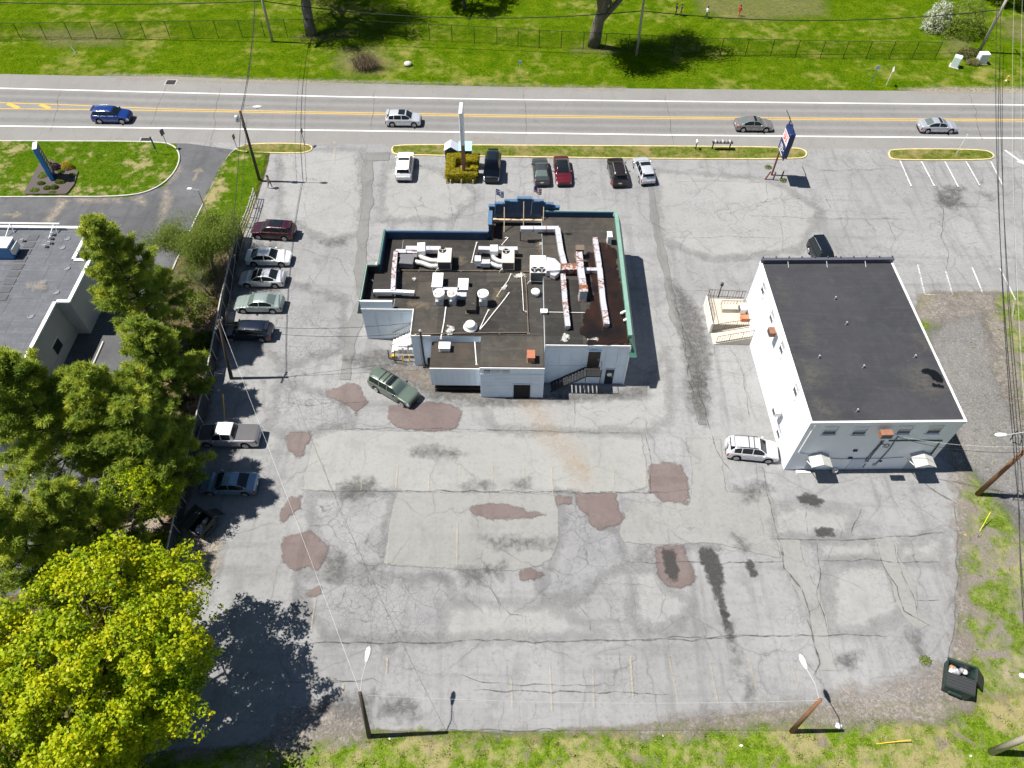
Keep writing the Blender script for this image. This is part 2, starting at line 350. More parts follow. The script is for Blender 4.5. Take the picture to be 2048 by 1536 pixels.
def layer(name, pts, mat, z, jit=0.0, soft=0.0, step=0.5, parent=None, margin=None):
    """a thin layer on a grid; every vertex knows its distance to the outline, the material frays the edge"""
    global ZSTEP
    if margin is None: margin = MARGIN.get(mat.name, 0.35)
    ZSTEP += 0.0009; z += ZSTEP
    P = np.array([(p[0], p[1]) for p in pts]); Q = np.roll(P, -1, 0)
    lo, hi = P.min(0)-margin, P.max(0)+margin; cell = max(0.22, max(hi-lo)/70.0)
    nx, ny = int((hi[0]-lo[0])/cell)+2, int((hi[1]-lo[1])/cell)+2
    X, Y = np.meshgrid(lo[0]+np.arange(nx)*cell, lo[1]+np.arange(ny)*cell); V = np.stack([X.ravel(), Y.ravel()], 1)
    d2 = np.full(len(V), 1e9); ins = np.zeros(len(V), bool)
    for a, b in zip(P, Q):
        e = b-a; t = np.clip(((V-a)@e)/max(1e-9, e@e), 0, 1); d2 = np.minimum(d2, ((V-a-t[:, None]*e)**2).sum(1))
        c = (a[1] > V[:, 1]) != (b[1] > V[:, 1])
        xi = a[0] + (V[:, 1]-a[1])*(b[0]-a[0])/((b[1]-a[1]) if b[1] != a[1] else 1e-9); ins ^= c & (V[:, 0] < xi)
    d = np.sqrt(d2)*np.where(ins, 1, -1)
    idx = np.arange(nx*ny).reshape(ny, nx); F = np.stack([idx[:-1, :-1], idx[:-1, 1:], idx[1:, 1:], idx[1:, :-1]], -1).reshape(-1, 4)
    F = F[d[F].max(1) > -margin]
    used = np.unique(F); rm = np.full(len(V), -1); rm[used] = np.arange(len(used)); F = rm[F]
    me = bpy.data.meshes.new(name); og = ORG[parent.name] if parent is not None else (0, 0, 0); me.from_pydata([(x-og[0], y-og[1], z-og[2]) for x, y in V[used]], [], F.tolist()); me.update()
    fattr(me, 'dist', np.clip(d[used], -4, 4))
    return link_mesh(name, me, mat, parent)
def strip(name, pts, width, mat, z, parent=None, jit=0.0, step=0.6, taper=False, seed=None):
    global ZSTEP
    ZSTEP += 0.0004; z += ZSTEP
    pts = [Vector((p[0], p[1], 0)) for p in pts]
    if jit: pts = resample(pts, step, jit, seed if seed is not None else random.uniform(0, 99), False)
    vs = []; at = []; n = len(pts)
    for i, p in enumerate(pts):
        d = (pts[min(i+1, n-1)] - pts[max(i-1, 0)]).normalized(); nr = Vector((-d.y, d.x, 0))
        wv = width*(0.5 if not jit else 0.5*(0.7+0.6*random.random()))
        if taper: wv *= max(0.25, min(1.0, 6*min(i, n-1-i)/n + 0.25))
        for s_, a_ in ((-1, 0.15), (0, 1.0), (1, 0.15)): q = p + nr*wv*s_; vs.append((q.x, q.y, z)); at.append(a_)
    fs = []
    for i in range(n-1):
        for k in range(2): fs.append((i*3+k+1, i*3+k, i*3+3+k, i*3+4+k))
    me = bpy.data.meshes.new(name); me.from_pydata(vs, [], fs); me.update(); fattr(me, 'edge', at); fattr(me, 'dist', [width*(0.5 if a_ > .5 else 0.0) for a_ in at])
    return link_mesh(name, me, mat, parent)
def kerb(name, pts, mat, width=0.17, h=0.13, closed=True, parent=None, label=None, cat=None):
    pts = [Vector((p[0], p[1], 0)) for p in pts]
    # round the outline
    for _ in range(2):
        q = []; n = len(pts)
        rng = range(n) if closed else range(n-1)
        if not closed: q.append(pts[0])
        for i in rng:
            a, b = pts[i], pts[(i+1)%n]; q += [a*0.75+b*0.25, a*0.25+b*0.75]
        if not closed: q.append(pts[-1])
        pts = q
    n = len(pts); vs = []; fs = []
    for i, p in enumerate(pts):
        if closed: d = pts[(i+1)%n] - pts[i-1]
        else: d = pts[min(i+1, n-1)] - pts[max(i-1, 0)]
        d.normalize(); nr = Vector((-d.y, d.x, 0))*width/2
        for s_, zz in ((-1, -0.02), (-1, h-0.03), (-0.75, h), (0.75, h), (1, h-0.03), (1, -0.02)): vs.append((p.x+nr.x*s_, p.y+nr.y*s_, zz))
    for i in range(n if closed else n-1):
        j = (i+1) % n
        for k in range(5): fs.append((i*6+k, i*6+k+1, j*6+k+1, j*6+k))
    me = bpy.data.meshes.new(name); me.from_pydata(vs, [], fs); me.update()
    o = link_mesh(name, me, mat, parent)
    return o, pts

# the far-reaching sheet: the park field and everything under the layers
o = MB().sheet([(-420, -120), (420, -120), (420, 520), (-420, 520)], -0.02).build('ground', M_FIELD); o['kind'] = 'structure'
ROAD_N = [(-300, 140), (0, 148), (180, 152), (345, 153), (520, 160), (680, 166), (1020, 174), (1350, 178), (1700, 181), (2048, 183), (2400, 184)]
ROAD_S = [(-300, 283), (0, 284), (360, 287), (700, 291), (1020, 294), (1380, 297), (1620, 301), (2048, 305), (2400, 308)]
road = MB().sheet([(p.x, p.y) for p in Gp(ROAD_N)] + [(p.x, p.y) for p in Gp(ROAD_S[::-1])], 0.0).build('road', M_ROAD); road['kind'] = 'structure'
WF = [(-300, 172), (0, 176.5), (340, 185), (680, 193.5), (1020, 199), (1380, 203), (1700, 206.5), (2048, 210), (2400, 213)]
WN = [(-300, 249), (0, 252), (340, 256.5), (680, 261), (1020, 265.5), (1380, 270.5), (1700, 273.5), (2048, 276.5), (2400, 279)]
YC = [(-300, 203), (0, 205.5), (120, 209), (240, 214.5), (340, 218), (600, 223.5), (1020, 230.5), (1380, 234.5), (1700, 237), (2048, 239.5), (2400, 242)]
YD = [(-300, 216), (0, 217.5), (240, 220), (340, 221.5), (600, 226.5), (1020, 233.8), (1380, 237.6), (1700, 240), (2048, 242.5), (2400, 245)]
sh = MB().sheet([(p.x, p.y) for p in Gp(ROAD_N)] + [(p.x, p.y) for p in Gp(WF[::-1])], 0.004).build('shoulder', M_SHOULDER, road)
sh = MB().sheet([(p.x, p.y) for p in Gp(WN)] + [(p.x, p.y) for p in Gp(ROAD_S[::-1])], 0.004).build('shoulder', M_SHOULDER, road)
M_TRACK = stain_mat('tyre_track', (0.125, 0.123, 0.12), 0.40, 0.25, 0.55, 0.20, 0.5)
YM = [(a[0], a[1]+2) for a in YC]
def between(A, B, f):
    out = []
    for u in np.linspace(-300, 2400, 24):
        va = np.interp(u, [q[0] for q in A], [q[1] for q in A]); vb = np.interp(u, [q[0] for q in B], [q[1] for q in B]); out.append((u, va+(vb-va)*f))
    return out
for A_, B_ in ((WF, YM), (YM, WN)):
    for f_ in (.27, .71): strip('tyre_track', Gp(between(A_, B_, f_)), 1.1, M_TRACK, 0.002, road)
strip('edge_line', Gp(WF), 0.24, M_WHITE, 0.008, road); strip('edge_line', Gp(WN), 0.24, M_WHITE, 0.008, road)
strip('centre_line', Gp(YC), 0.17, M_YELLOW, 0.008, road); strip('centre_line', Gp(YD), 0.17, M_YELLOW, 0.008, road)
for a, b in (((15, 207), (38, 216.5)), ((80, 209), (100, 217)), ((-60, 206), (-40, 216))):
    strip('hatch_line', Gp([a, b]), 0.55, M_YELLOW, 0.008, road)
for pts in ([(340, 160), (320, 200), (300, 250)], [(750, 180), (745, 230), (742, 262)], [(1046, 180), (1050, 230), (1052, 270)], [(440, 175), (430, 225), (422, 280)], [(1330, 190), (1340, 240), (1348, 290)], [(1940, 190), (1955, 240), (1965, 280)], [(120, 180), (110, 230), (100, 265)]):
    strip('pavement_crack', Gp(pts), 0.09, M_CRACK, 0.012, road, 0.3, 0.9)
layer('sand_strip', Gp([(200, 148), (345, 151), (520, 157), (900, 167), (1250, 174), (1250, 180), (900, 172), (500, 165), (250, 158)]), M_DUST, 0.012, 0.15, 0.35, 0.8, road)
layer('sand_strip', Gp([(1800, 178), (1900, 174), (2060, 176), (2060, 186), (1850, 186)]), M_DUST, 0.012, 0.15, 0.35, 0.8, road)
layer('pale_mark', Gp([(945, 276), (1000, 277), (1000, 281), (945, 280)]), M_DUST, 0.012, 0.1, 0.2, 0.5, road)

# neighbour's dark driveway
DRV = [(352, 286), (480, 286), (456, 308), (412, 395), (340, 550), (300, 650), (262, 785), (215, 930), (165, 1085), (120, 1200), (-250, 1200), (-250, 395), (255, 395), (330, 372), (362, 322)]
drive = MB().sheet([(p.x, p.y) for p in Gp(DRV)], -0.006).build('driveway', M_DRIVE); drive['kind'] = 'structure'
for pts in ([(120, 398), (140, 400), (100, 448), (85, 446)], [(150, 396), (240, 397), (240, 404), (160, 405)], [(330, 378), (345, 395), (330, 430), (318, 450), (322, 425)], [(262, 396), (285, 392), (290, 410)], [(345, 330), (362, 330), (352, 352), (342, 365)]):
    layer('dusty_mark', Gp(pts), M_DUST, -0.002, 0.2, 0.3, 0.5, drive)
def arrow(px, ln, z, mat, par, ang=0.0, w=0.12, head=0.35):
    c = G(*px); ca, sa = math.cos(ang), math.sin(ang)
    q = [(-ln/2, -w/2), (ln/2-head, -w/2), (ln/2-head, -w*1.9), (ln/2, 0), (ln/2-head, w*1.9), (ln/2-head, w/2), (-ln/2, w/2)]
    MB().sheet([(c.x+x*ca-y*sa, c.y+x*sa+y*ca) for x, y in q], z).build('arrow_marking', mat, par)
arrow((25, 429), 2.2, 0.0, M_FYELLOW, drive, 0, 0.35, 0.9); arrow((180, 430), 2.2, 0.0, M_FYELLOW, drive, 0, 0.35, 0.9); arrow((394, 347), 2.6, 0.0, M_FYELLOW, drive, R(88), 0.4, 1.0)

# the parking lot
LOT = [(356, 284.5), (700, 288), (1380, 294), (2048, 302), (2300, 305), (2300, 625), (2060, 606), (1975, 592), (1925, 590), (1850, 620), (1845, 700), (1872, 800), (1906, 880), (1926, 960), (1922, 1100), (1916, 1250), (1905, 1395), (1830, 1420), (1640, 1432), (1460, 1450), (1280, 1462), (1090, 1474), (940, 1462), (760, 1462), (600, 1485), (400, 1560), (180, 1560), (345, 1135), (382, 950), (424, 760), (450, 620), (487, 470), (512, 400), (534, 330), (538, 304), (470, 300)]
lot = MB().sheet([(p.x, p.y) for p in Gp(LOT)], 0.008).build('parking_lot', M_LOT); lot['kind'] = 'structure'
LZ = 0.012
def zpx(ox, oy, s): return lambda pts: [(ox + a*s, oy + b*s) for a, b in pts]
Z1 = zpx(540, 740, 0.390625); Z2 = zpx(540, 1080, 0.390625); Z3 = zpx(1248, 880, 0.42713); Z5 = zpx(1340, 400, 0.39073); ZT = zpx(1348, 0, 0.3418)
def lp(name, px, mat, z, jit=0.12, soft=0.2, step=0.4): return layer(name, Gp(px), mat, z, jit, soft, step, lot)
# large overlays
lp('asphalt_patch', Z1([(225,305),(640,312),(1100,318),(1550,322),(1900,335),(1925,480),(1942,600),(1780,632),(1200,628),(660,622),(175,622),(170,560),(195,470),(215,380)]), M_NEWER, LZ+.004, .10, .15)
lp('asphalt_patch', Z1([(650,626),(1080,628),(1458,640),(1475,740),(1478,880),(1440,965),(1380,1000),(1250,1028),(940,1022),(580,996),(600,880),(615,760)]), M_NEWER2, LZ+.008, .12, .15)
lp('crazed_patch', Z1([(1480,640),(1570,640),(1640,760),(1800,820),(1790,900),(1830,990),(1700,1060),(1560,1180),(1400,1180),(1400,1040),(1480,900)]), M_ALLI, LZ+.004, .3, .7, .8)
lp('crazed_patch', Z1([(200,640),(640,630),(600,800),(575,990),(380,1000),(220,850)]), M_ALLI, LZ+.004, .3, .6, .8)
lp('crazed_patch', Z2([(140,180),(900,200),(1000,330),(860,520),(640,520),(300,500),(150,330)]), M_ALLI, LZ+.004, .4, 1.2, .9)
lp('crazed_patch', [(560,560),(690,600),(680,700),(560,740),(520,660)], M_ALLI, LZ+.004, .4, 1.2, .9)
lp('crazed_patch', [(560,760),(690,800),(700,850),(600,870),(540,860)], M_ALLI, LZ+.004, .4, 1.0, .9)
lp('crazed_patch', Z3([(110,340),(420,330),(430,480),(280,490),(100,560)]), M_ALLI, LZ+.004, .3, .8, .8)
lp('asphalt_patch', [(1372,876),(1440,878),(1452,985),(1532,985),(1545,1000),(1562,1118),(1420,1085),(1330,1090),(1245,1085),(1236,1060),(1262,1005),(1380,1000),(1384,940)], M_NEWER2, LZ+.004, .12, .2)
lp('asphalt_patch', Z2([(1855,150),(1975,140),(2048,260),(2150,330),(2080,460),(1920,470),(1860,420)]), M_PALE, LZ+.004, .2, .4)
lp('pale_patch', Z3([(905,475),(1170,475),(1190,560),(910,565)]), M_PALE, LZ+.004, .12, .4)
lp('pale_patch', Z3([(1290,480),(1500,440),(1480,570),(1300,565),(1280,520)]), M_PALE, LZ+.004, .12, .4)
lp('pale_patch', Z3([(700,310),(850,300),(1090,330),(1040,440),(700,460)]), M_PALE, LZ+.004, .2, .8)
lp('pale_patch', [(560,300),(720,300),(730,400),(720,470),(650,480),(560,430)], M_PALE, LZ+.004, .4, 1.2)
lp('pale_patch', [(770,330),(880,340),(960,390),(900,440),(760,440)], M_PALE, LZ+.004, .4, 1.2)
lp('pale_patch', [(1310,340),(1540,360),(1640,420),(1600,500),(1430,520),(1320,480)], M_PALE, LZ+.004, .5, 2.0)
lp('pale_patch', [(950,800),(1080,802),(1290,790),(1330,700),(1340,840),(1290,866),(1000,860)], M_PALE, LZ+.004, .3, 1.0)
lp('pale_patch', Z3([(960,580),(1250,580),(1300,800),(1150,900),(960,900)]), M_PALE, LZ+.004, .4, 1.2)
lp('pale_patch', Z2([(880,330),(1400,330),(1700,480),(1400,500),(900,505)]), M_PALE, LZ+.004, .4, 1.2)
# trenches
strip('trench_patch', Gp([(735,318),(735,400),(724,475),(722,540),(728,600),(700,680),(690,760)]), 1.25, M_GREY, LZ+.008, lot, .08, .8)
lp('trench_patch', [(731,306),(780,305),(779,321),(733,323)], M_GREY, LZ+.009, .05, .1)
strip('trench_patch', Gp([(1300,375),(1312,440),(1335,560),(1350,640),(1390,720),(1405,850)]), 0.9, M_GREY, LZ+.008, lot, .3, .8)
strip('trench_patch', Z3 and Gp(Z3([(770,470),(800,600),(840,690),(900,800),(930,960),(960,1080)])), 1.5, M_NEWER2, LZ+.008, lot, .2, .8)
strip('trench_patch', Gp(Z3([(1225,470),(1245,560),(1310,680),(1340,800),(1400,880)])), 1.5, M_NEWER2, LZ+.008, lot, .2, .8)
# brown patches
for px in (Z1([(290,110),(345,95),(400,70),(450,75),(470,120),(500,165),(440,225),(380,170),(300,140)]),
           Z1([(615,180),(700,190),(760,165),(930,175),(975,215),(965,290),(880,318),(740,310),(640,290),(600,240)]),
           Z1([(80,350),(110,320),(215,318),(205,370),(182,400),(165,450),(130,455),(100,410)]),
           Z1([(1030,700),(1100,690),(1170,680),(1290,712),(1420,745),(1280,760),(1120,770),(1040,735)]),
           Z1([(1570,640),(1680,632),(1775,635),(1780,700),(1810,760),(1770,805),(1680,815),(1640,790),(1620,740),(1565,690)]),
           Z3([(115,115),(190,110),(265,115),(290,180),(305,240),(300,300),(180,285),(120,240)]),
           Z3([(150,500),(210,492),(270,497),(310,580),(330,640),(310,680),(210,697),(160,640),(145,560)]),
           Z1([(48,740),(100,660),(165,640),(150,710),(100,745),(60,800)]),
           Z1([(70,860),(140,845),(200,830),(250,870),(300,900),(290,970),(240,1030),(190,1000),(130,1035),(60,960)]),
           Z1([(1270,1035),(1340,1020),(1400,1040),(1350,1075),(1290,1080)]), Z1([(1455,650),(1540,648),(1545,680),(1470,690)]),
           Z1([(180,1130),(260,1110),(270,1150),(190,1165)])):
    lp('brown_patch', px, M_BROWN, LZ+.013, .09, .13, .35)
# stains
for px in (Z3([(345,520),(395,500),(445,545),(470,640),(455,720),(490,820),(480,870),(450,800),(410,690),(375,600)]),
           Z3([(455,800),(480,810),(497,870),(500,930),(485,930),(465,860)]), Z3([(180,520),(235,515),(255,600),(245,660),(215,665),(190,600)]), Z3([(560,570),(595,560),(622,630),(590,645)]),
           Z3([(805,265),(870,250),(935,285),(905,310),(830,300)]), Z3([(890,415),(970,412),(985,450),(900,455)])):
    lp('oil_stain', px, M_OIL, LZ+.017, .15, .35, .35)
for px in (Z3([(520,450),(560,470),(580,530),(550,520)]), Z3([(470,850),(495,870),(520,980),(535,1060),(515,1020)]), Z3([(560,1130),(600,1180),(610,1215),(580,1210)]), Z1([(735,405),(850,400),(990,430),(900,445),(740,445)]), Z1([(1090,870),(1240,865),(1460,880),(1440,900),(1150,905)]),
           Z1([(340,600),(450,560),(540,570),(520,640),(380,660)]), Z1([(270,980),(380,960),(370,1040),(340,1090),(300,1060)]), Z1([(970,1020),(1100,1025),(1080,1100),(990,1085)]), Z1([(1110,1010),(1200,1010),(1180,1060)]), Z2([(560,840),(680,800),(760,860),(740,910),(580,900)]),
           Z2([(160,900),(330,820),(520,790),(480,960),(250,970)]), [(690,720),(760,700),(860,735),(960,795),(1040,800),(1230,785),(1290,770),(1290,790),(1000,812),(870,800)], [(1340,560),(1400,620),(1420,720),(1410,800),(1380,760),(1360,650)], Z5([(80,920),(160,900),(200,1100),(170,1140),(100,1060)]), Z5([(330,1480),(480,1450),(520,1480),(400,1536)]),
           Z5([(1330,640),(1440,540),(1420,620),(1360,680)]), ZT([(1540,1110),(1620,1150),(1640,1229),(1540,1200)]), ZT([(1560,1090),(1700,1100),(1640,1180)]), [(640,485),(690,480),(688,490),(650,492)], Z1([(980,600),(1120,580),(1130,600),(1000,605)]), Z1([(1250,580),(1320,570),(1320,600),(1270,605)]), [(1885,400),(1915,398),(1930,412),(1895,414)], [(1955,385),(1990,395),(1980,402)], Z3([(1330,900),(1380,910),(1390,1000),(1370,1000)]), Z3([(1000,1010),(1100,1000),(1060,1080),(1010,1060)])):
    lp('smudge', px, M_SMUDGE, LZ+.017, .3, .6, .4)
lp('tan_stain', [(1040,800),(1075,800),(1120,870),(1160,905),(1175,940),(1140,930),(1080,870)], M_RUSTY, LZ+.016, .2, .5)
lp('tan_stain', [(850,745),(870,760),(950,790),(850,770),(790,735)], M_RUSTY, LZ+.016, .3, .5)
lp('tan_stain', Z1([(1540,450),(1600,480),(1650,560),(1580,600),(1560,540)]), M_RUSTY, LZ+.016, .2, .5)
# cracks that can be followed by eye
CR = [([(590,1287),(800,1285),(1050,1282),(1290,1280),(1610,1272)], .16), ([(605,983),(790,983),(1050,984),(1290,985),(1385,978)], .14), ([(625,860),(800,858),(1000,861),(1290,868)], .12),
      (Z3([(735,480),(745,600),(830,700),(870,850),(890,960),(915,1050),(880,1110)]), .20), (Z3([(905,480),(915,680),(900,740),(930,820),(950,900)]), .12), (Z3([(1175,470),(1195,540),(1270,690),(1310,800),(1440,880)]), .15), (Z3([(1250,470),(1300,600),(1350,730),(1380,850)]), .12),
      (Z3([(690,465),(900,472),(1100,468),(1500,435)]), .14), (Z3([(900,565),(1200,568),(1490,575)]), .11), (Z3([(660,230),(700,370),(740,560)]), .10), (Z3([(0,575),(160,570),(460,580),(740,570)]), .12), (Z3([(0,940),(300,925),(870,915),(1250,915)]), .12),
      (Z3([(1400,195),(1470,250),(1540,290)]), .22), (Z3([(1350,745),(1480,750)]), .12), (Z3([(1540,270),(1560,600),(1540,900),(1510,1050)]), .2), (Z3([(640,120),(690,330)]), .08), (Z3([(1110,320),(1060,440)]), .08), (Z3([(850,310),(860,460)]), .08), (Z3([(1030,510),(1090,560)]), .07),
      (Z2([(1110,230),(1230,380),(1300,390),(1310,450)]), .08), (Z2([(1570,330),(1630,400),(1640,490)]), .08), (Z2([(980,690),(1080,730),(1350,745),(1700,745)]), .09), (Z2([(1040,770),(1400,775),(2048,790)]), .13), (Z2([(280,735),(520,710),(560,730)]), .07), (Z2([(1780,520),(1790,620),(1800,700)]), .08), (Z2([(540,740),(530,840)]), .07),
      (Z2([(0,730),(500,720)]), .06), ([(720,1462),(1050,1462),(1340,1460)], .12), (Z1([(60,165),(240,180),(500,160)]), .09), (Z1([(220,370),(280,520),(330,650),(440,930),(520,1100)]), .035), (Z1([(0,520),(80,640),(170,860),(230,1040)]), .035),
      (Z5([(400,80),(620,90),(700,95),(1380,100)]), .09), (Z5([(0,195),(300,192),(570,198)]), .09), (Z5([(410,60),(460,20),(520,10)]), .08), (Z5([(550,100),(575,160),(580,280)]), .07), (Z5([(1390,0),(1400,100),(1380,190),(1420,270),(1410,360)]), .12), (Z5([(1110,90),(1145,200),(1130,300)]), .07), (Z5([(0,960),(90,965)]), .08), (Z5([(300,740),(370,900),(410,1150)]), .08), (Z5([(30,460),(110,470),(230,465)]), .08), (Z5([(20,500),(70,720),(90,900),(130,1040)]), .16), (Z5([(160,700),(230,760),(225,800),(170,790)]), .14),
      (ZT([(820,990),(900,1000),(1000,1000),(1280,990)]), .10), (ZT([(540,1060),(535,1110),(545,1170)]), .08), (ZT([(480,1229),(540,1170),(700,1165),(1100,1175)]), .08), (ZT([(880,1140),(920,1229)]), .07), (ZT([(830,1000),(870,1010),(890,990)]), .08), (ZT([(0,1065),(200,1060),(540,1068)]), .08), (ZT([(1060,960),(1110,990)]), .06),
      ([(560,490),(600,500),(680,520),(700,560)], .07), ([(520,520),(600,540),(640,580)], .06), ([(820,400),(845,450),(860,470)], .07), ([(880,340),(900,380),(905,460)], .07), ([(950,380),(948,430)], .09), ([(1260,400),(1290,440),(1340,470)], .07), ([(1180,380),(1200,400),(1300,410)], .06), ([(1010,380),(1070,400),(1100,395)], .06), ([(1150,800),(1148,862)], .07), ([(1240,820),(1280,800),(1300,830),(1330,840)], .06),
      ([(1360,640),(1390,720),(1400,790),(1430,900),(1470,960)], .14), ([(1290,865),(1300,920),(1300,990)], .12), ([(1610,1230),(1640,1330)], .1)]
for pts, wd in CR: strip('pavement_crack', Gp(pts), wd*.85, M_CRACK, LZ+.0205, lot, .22, .55, True)
# paint
for a, b in [((1320,945),(1385,1095)), ((1445,950),(1520,1093)), ((1582,950),(1660,1098)), ((1705,948),(1785,1090)), ((1850,950),(1920,1090))]: strip('stall_line', Gp(ZT([a, b])), .17, M_SWHITE, LZ+.025, lot)
for a, b in [((1265,335),(1300,485)), ((1408,370),(1445,493)), ((1300,487),(1445,493)), ((1543,350),(1605,500)), ((1685,355),(1765,515)), ((1810,350),(1830,400))]: strip('stall_line', Gp(Z5([a, b])), .15, M_FWHITE if b != (1605,500) else M_SWHITE, LZ+.025, lot)
for f, L in ((Z1, [((655,485),(645,610)), ((1140,495),(1138,585)), ((1298,500),(1300,560)), ((1442,500),(1447,640)), ((1758,510),(1760,590)), ((1918,515),(1922,600)), ((815,540),(812,620)), ((972,490),(974,540)), ((472,560),(468,622)), ((580,736),(612,736)), ((960,780),(957,1010)), ((610,860),(600,1000))]),
             (Z2, [((602,605),(596,700)), ((1432,640),(1443,880)), ((1235,720),(1240,870)), ((1652,660),(1658,860)), ((1845,600),(1858,800)), ((375,740),(372,790)), ((235,300),(210,470))]),
             (Z3, [((400,1040),(440,1240)), ((580,1005),(618,1170)), ((785,1060),(812,1165)), ((208,1010),(252,1225)), ((28,1030),(42,1215)), ((1290,462),(1325,456))]),
             (ZT, [((795,912),(810,912)), ((915,910),(930,955)), ((1115,915),(1128,950)), ((313,940),(322,990)), ((178,960),(190,1010))])):
    for a, b in L: strip('stall_line', Gp(f([a, b])), .12, M_FYELLOW, LZ+.025, lot)
for a, b in (((670,300),(668,330)), ((668,285),(672,290))): strip('stall_line', Gp([a, b]), .2, M_FYELLOW, LZ+.025, lot)
arrow((2031, 316), 3.4, LZ+.025, M_WHITE, lot, R(-65), 0.25, 1.1)

# dirt and gravel on the right and the bottom
vg = layer('verge', Gp([(1936,585),(2300,585),(2600,1700),(2600,2100),(-400,2100),(100,1520),(420,1500),(600,1472),(740,1462),(1000,1468),(1300,1452),(1640,1412),(1880,1400),(1912,1300),(1918,1100),(1918,960),(1890,850),(1845,720),(1828,640),(1835,590)]), M_SIDE, -0.012+.012+.008, .2, .4, .8); vg['kind'] = 'structure'
vb = layer('verge', Gp([(2100,1380),(2700,1500),(2700,2100),(-400,2100),(200,1540),(430,1520),(620,1482),(745,1470),(1000,1476),(1300,1468),(1500,1448),(1690,1438),(1900,1440),(1960,1400)]), M_VERGE, .016, .5, .7, .8); vb['kind'] = 'structure'
gt = layer('gravel_track', Gp([(1880,610),(1960,600),(1985,680),(2000,760),(2060,880),(2300,1000),(2300,1300),(2060,1080),(2010,1010),(1925,935),(1905,870),(1870,800),(1855,700)]), M_GRAVEL, .020, .4, .9, .8); gt['kind'] = 'structure'
dd = layer('dirt_strip', Gp([(1832,590),(1990,586),(1990,625),(1880,650),(1832,640)]), M_DIRT, .022, .4, .8, .8); dd['kind'] = 'structure'
dd = layer('dirt_strip', Gp([(1880,590),(1985,592),(2030,720),(2060,860),(2040,880),(1990,760),(1965,620),(1900,608)]), M_DIRT, .022, .4, .8, .8); dd['kind'] = 'structure'
dd = layer('dirt_strip', Gp([(1905,870),(1932,930),(1934,1060),(1928,1250),(1925,1400),(1895,1400),(1910,1250),(1914,1060),(1898,900)]), M_DIRT, .024, .3, .5, .8); dd['kind'] = 'structure'
dd = layer('dirt_strip', Gp([(1660,1385),(1760,1370),(1880,1330),(1930,1400),(1900,1450),(1780,1450),(1640,1450),(1500,1455),(1380,1470),(1240,1470),(1340,1440),(1500,1420),(1600,1405)]), M_DIRT, .026, .4, 1.1, .8); dd['kind'] = 'structure'
dd = layer('dirt_strip', Gp([(560,1440),(640,1410),(735,1440),(730,1480),(620,1500),(540,1500)]), M_DIRT, .026, .3, .8, .8); dd['kind'] = 'structure'
dd = layer('dirt_strip', Gp([(370,1120),(392,1060),(430,1070),(445,1090),(430,1150),(400,1200),(350,1220)]), M_DUST, .026, .3, .4, .8); dd['kind'] = 'structure'

for px in ([(1390,-20),(1640,-30),(1650,30),(1500,45),(1400,25)], [(1150,98),(1215,98),(1220,106),(1150,106)], [(600,72),(700,66),(700,76),(640,80),(590,78)], [(1900,75),(1935,80),(1930,110),(1890,108)], [(690,95),(760,95),(790,130),(760,150),(690,150),(670,120)], [(2000,40),(2060,40),(2060,90),(2020,80)], [(60,62),(240,60),(240,92),(100,92)]):
    layer('bare_soil', Gp(px), M_DRYG, -.016)['kind'] = 'structure'
# tree belt between the driveway and the fence, and its lawn end
sb = MB().sheet([(p.x, p.y) for p in Gp([(464, 306), (540, 306), (536, 330), (514, 400), (488, 470), (452, 620), (426, 760), (384, 950), (346, 1135), (250, 1560), (-250, 1560), (-250, 1190), (124, 1190), (168, 1085), (218, 930), (265, 785), (303, 650), (343, 550), (415, 395), (458, 308)])], 0.010).build('tree_belt', M_SCRUB); sb['kind'] = 'structure'
lw = layer('lawn', Gp([(466, 304), (536, 308), (528, 345), (510, 398), (485, 440), (440, 480), (396, 470), (410, 400), (440, 340)]), M_LAWN2, .018, .1, .5, .6); lw['kind'] = 'structure'
ll = layer('leaf_litter', Gp([(475, 480), (488, 480), (450, 640), (425, 770), (385, 960), (345, 1120), (300, 1120), (330, 960), (370, 850), (400, 720), (415, 600), (440, 540)]), M_LEAFLIT, .020, .4, .8, .7); ll['kind'] = 'structure'
layer('leaf_litter', Gp([(260, 1040), (330, 1030), (330, 1110), (230, 1130), (180, 1110)]), M_DUST, .022, .4, .8, .7)['kind'] = 'structure'
kerb('kerb', Gp([(500, 288), (462, 302), (440, 345), (411, 398), (340, 550), (302, 650), (264, 785), (217, 930), (167, 1085), (150, 1130)]), M_KERB, closed=False)[0]['kind'] = 'structure'
kerb('kerb', Gp([(207, 684), (180, 745), (150, 800), (60, 960), (-20, 1080)]), M_KERB, closed=False)[0]['kind'] = 'structure'
# kerbed islands and the lawn by the road
def island(name, px, mat, grass, h=0.13):
    k, pts = kerb('kerb', Gp(px), mat, h=h); k['kind'] = 'structure'
    g = MB().sheet([(p.x, p.y) for p in pts], h-0.035).build(name, grass); g['kind'] = 'structure'; return g, pts
ISL_A = island('grass_island', [(783, 299), (790, 290), (1000, 291.5), (1380, 293.5), (1590, 296), (1612, 302), (1613, 314), (1595, 318.5), (1380, 319), (1000, 314), (830, 311), (788, 310)], M_KERB_Y, M_ISLE)
ISL_B = island('grass_island', [(1776, 307), (1784, 298.5), (1965, 300), (1984, 307), (1988, 315), (1975, 321), (1795, 321), (1780, 317)], M_KERB_Y, M_ISLE)
ISL_C = island('grass_island', [(472, 297), (500, 288), (605, 288), (626, 294), (622, 303), (600, 308), (480, 305)], M_KERB_Y, M_ISLE)
ISL_D = island('lawn', [(-200, 282.5), (-100, 282.5), (100, 283), (320, 284), (352, 293), (362, 318), (346, 352), (310, 380), (255, 394), (100, 394.5), (-100, 395), (-250, 395)], M_KERB, M_LAWN)
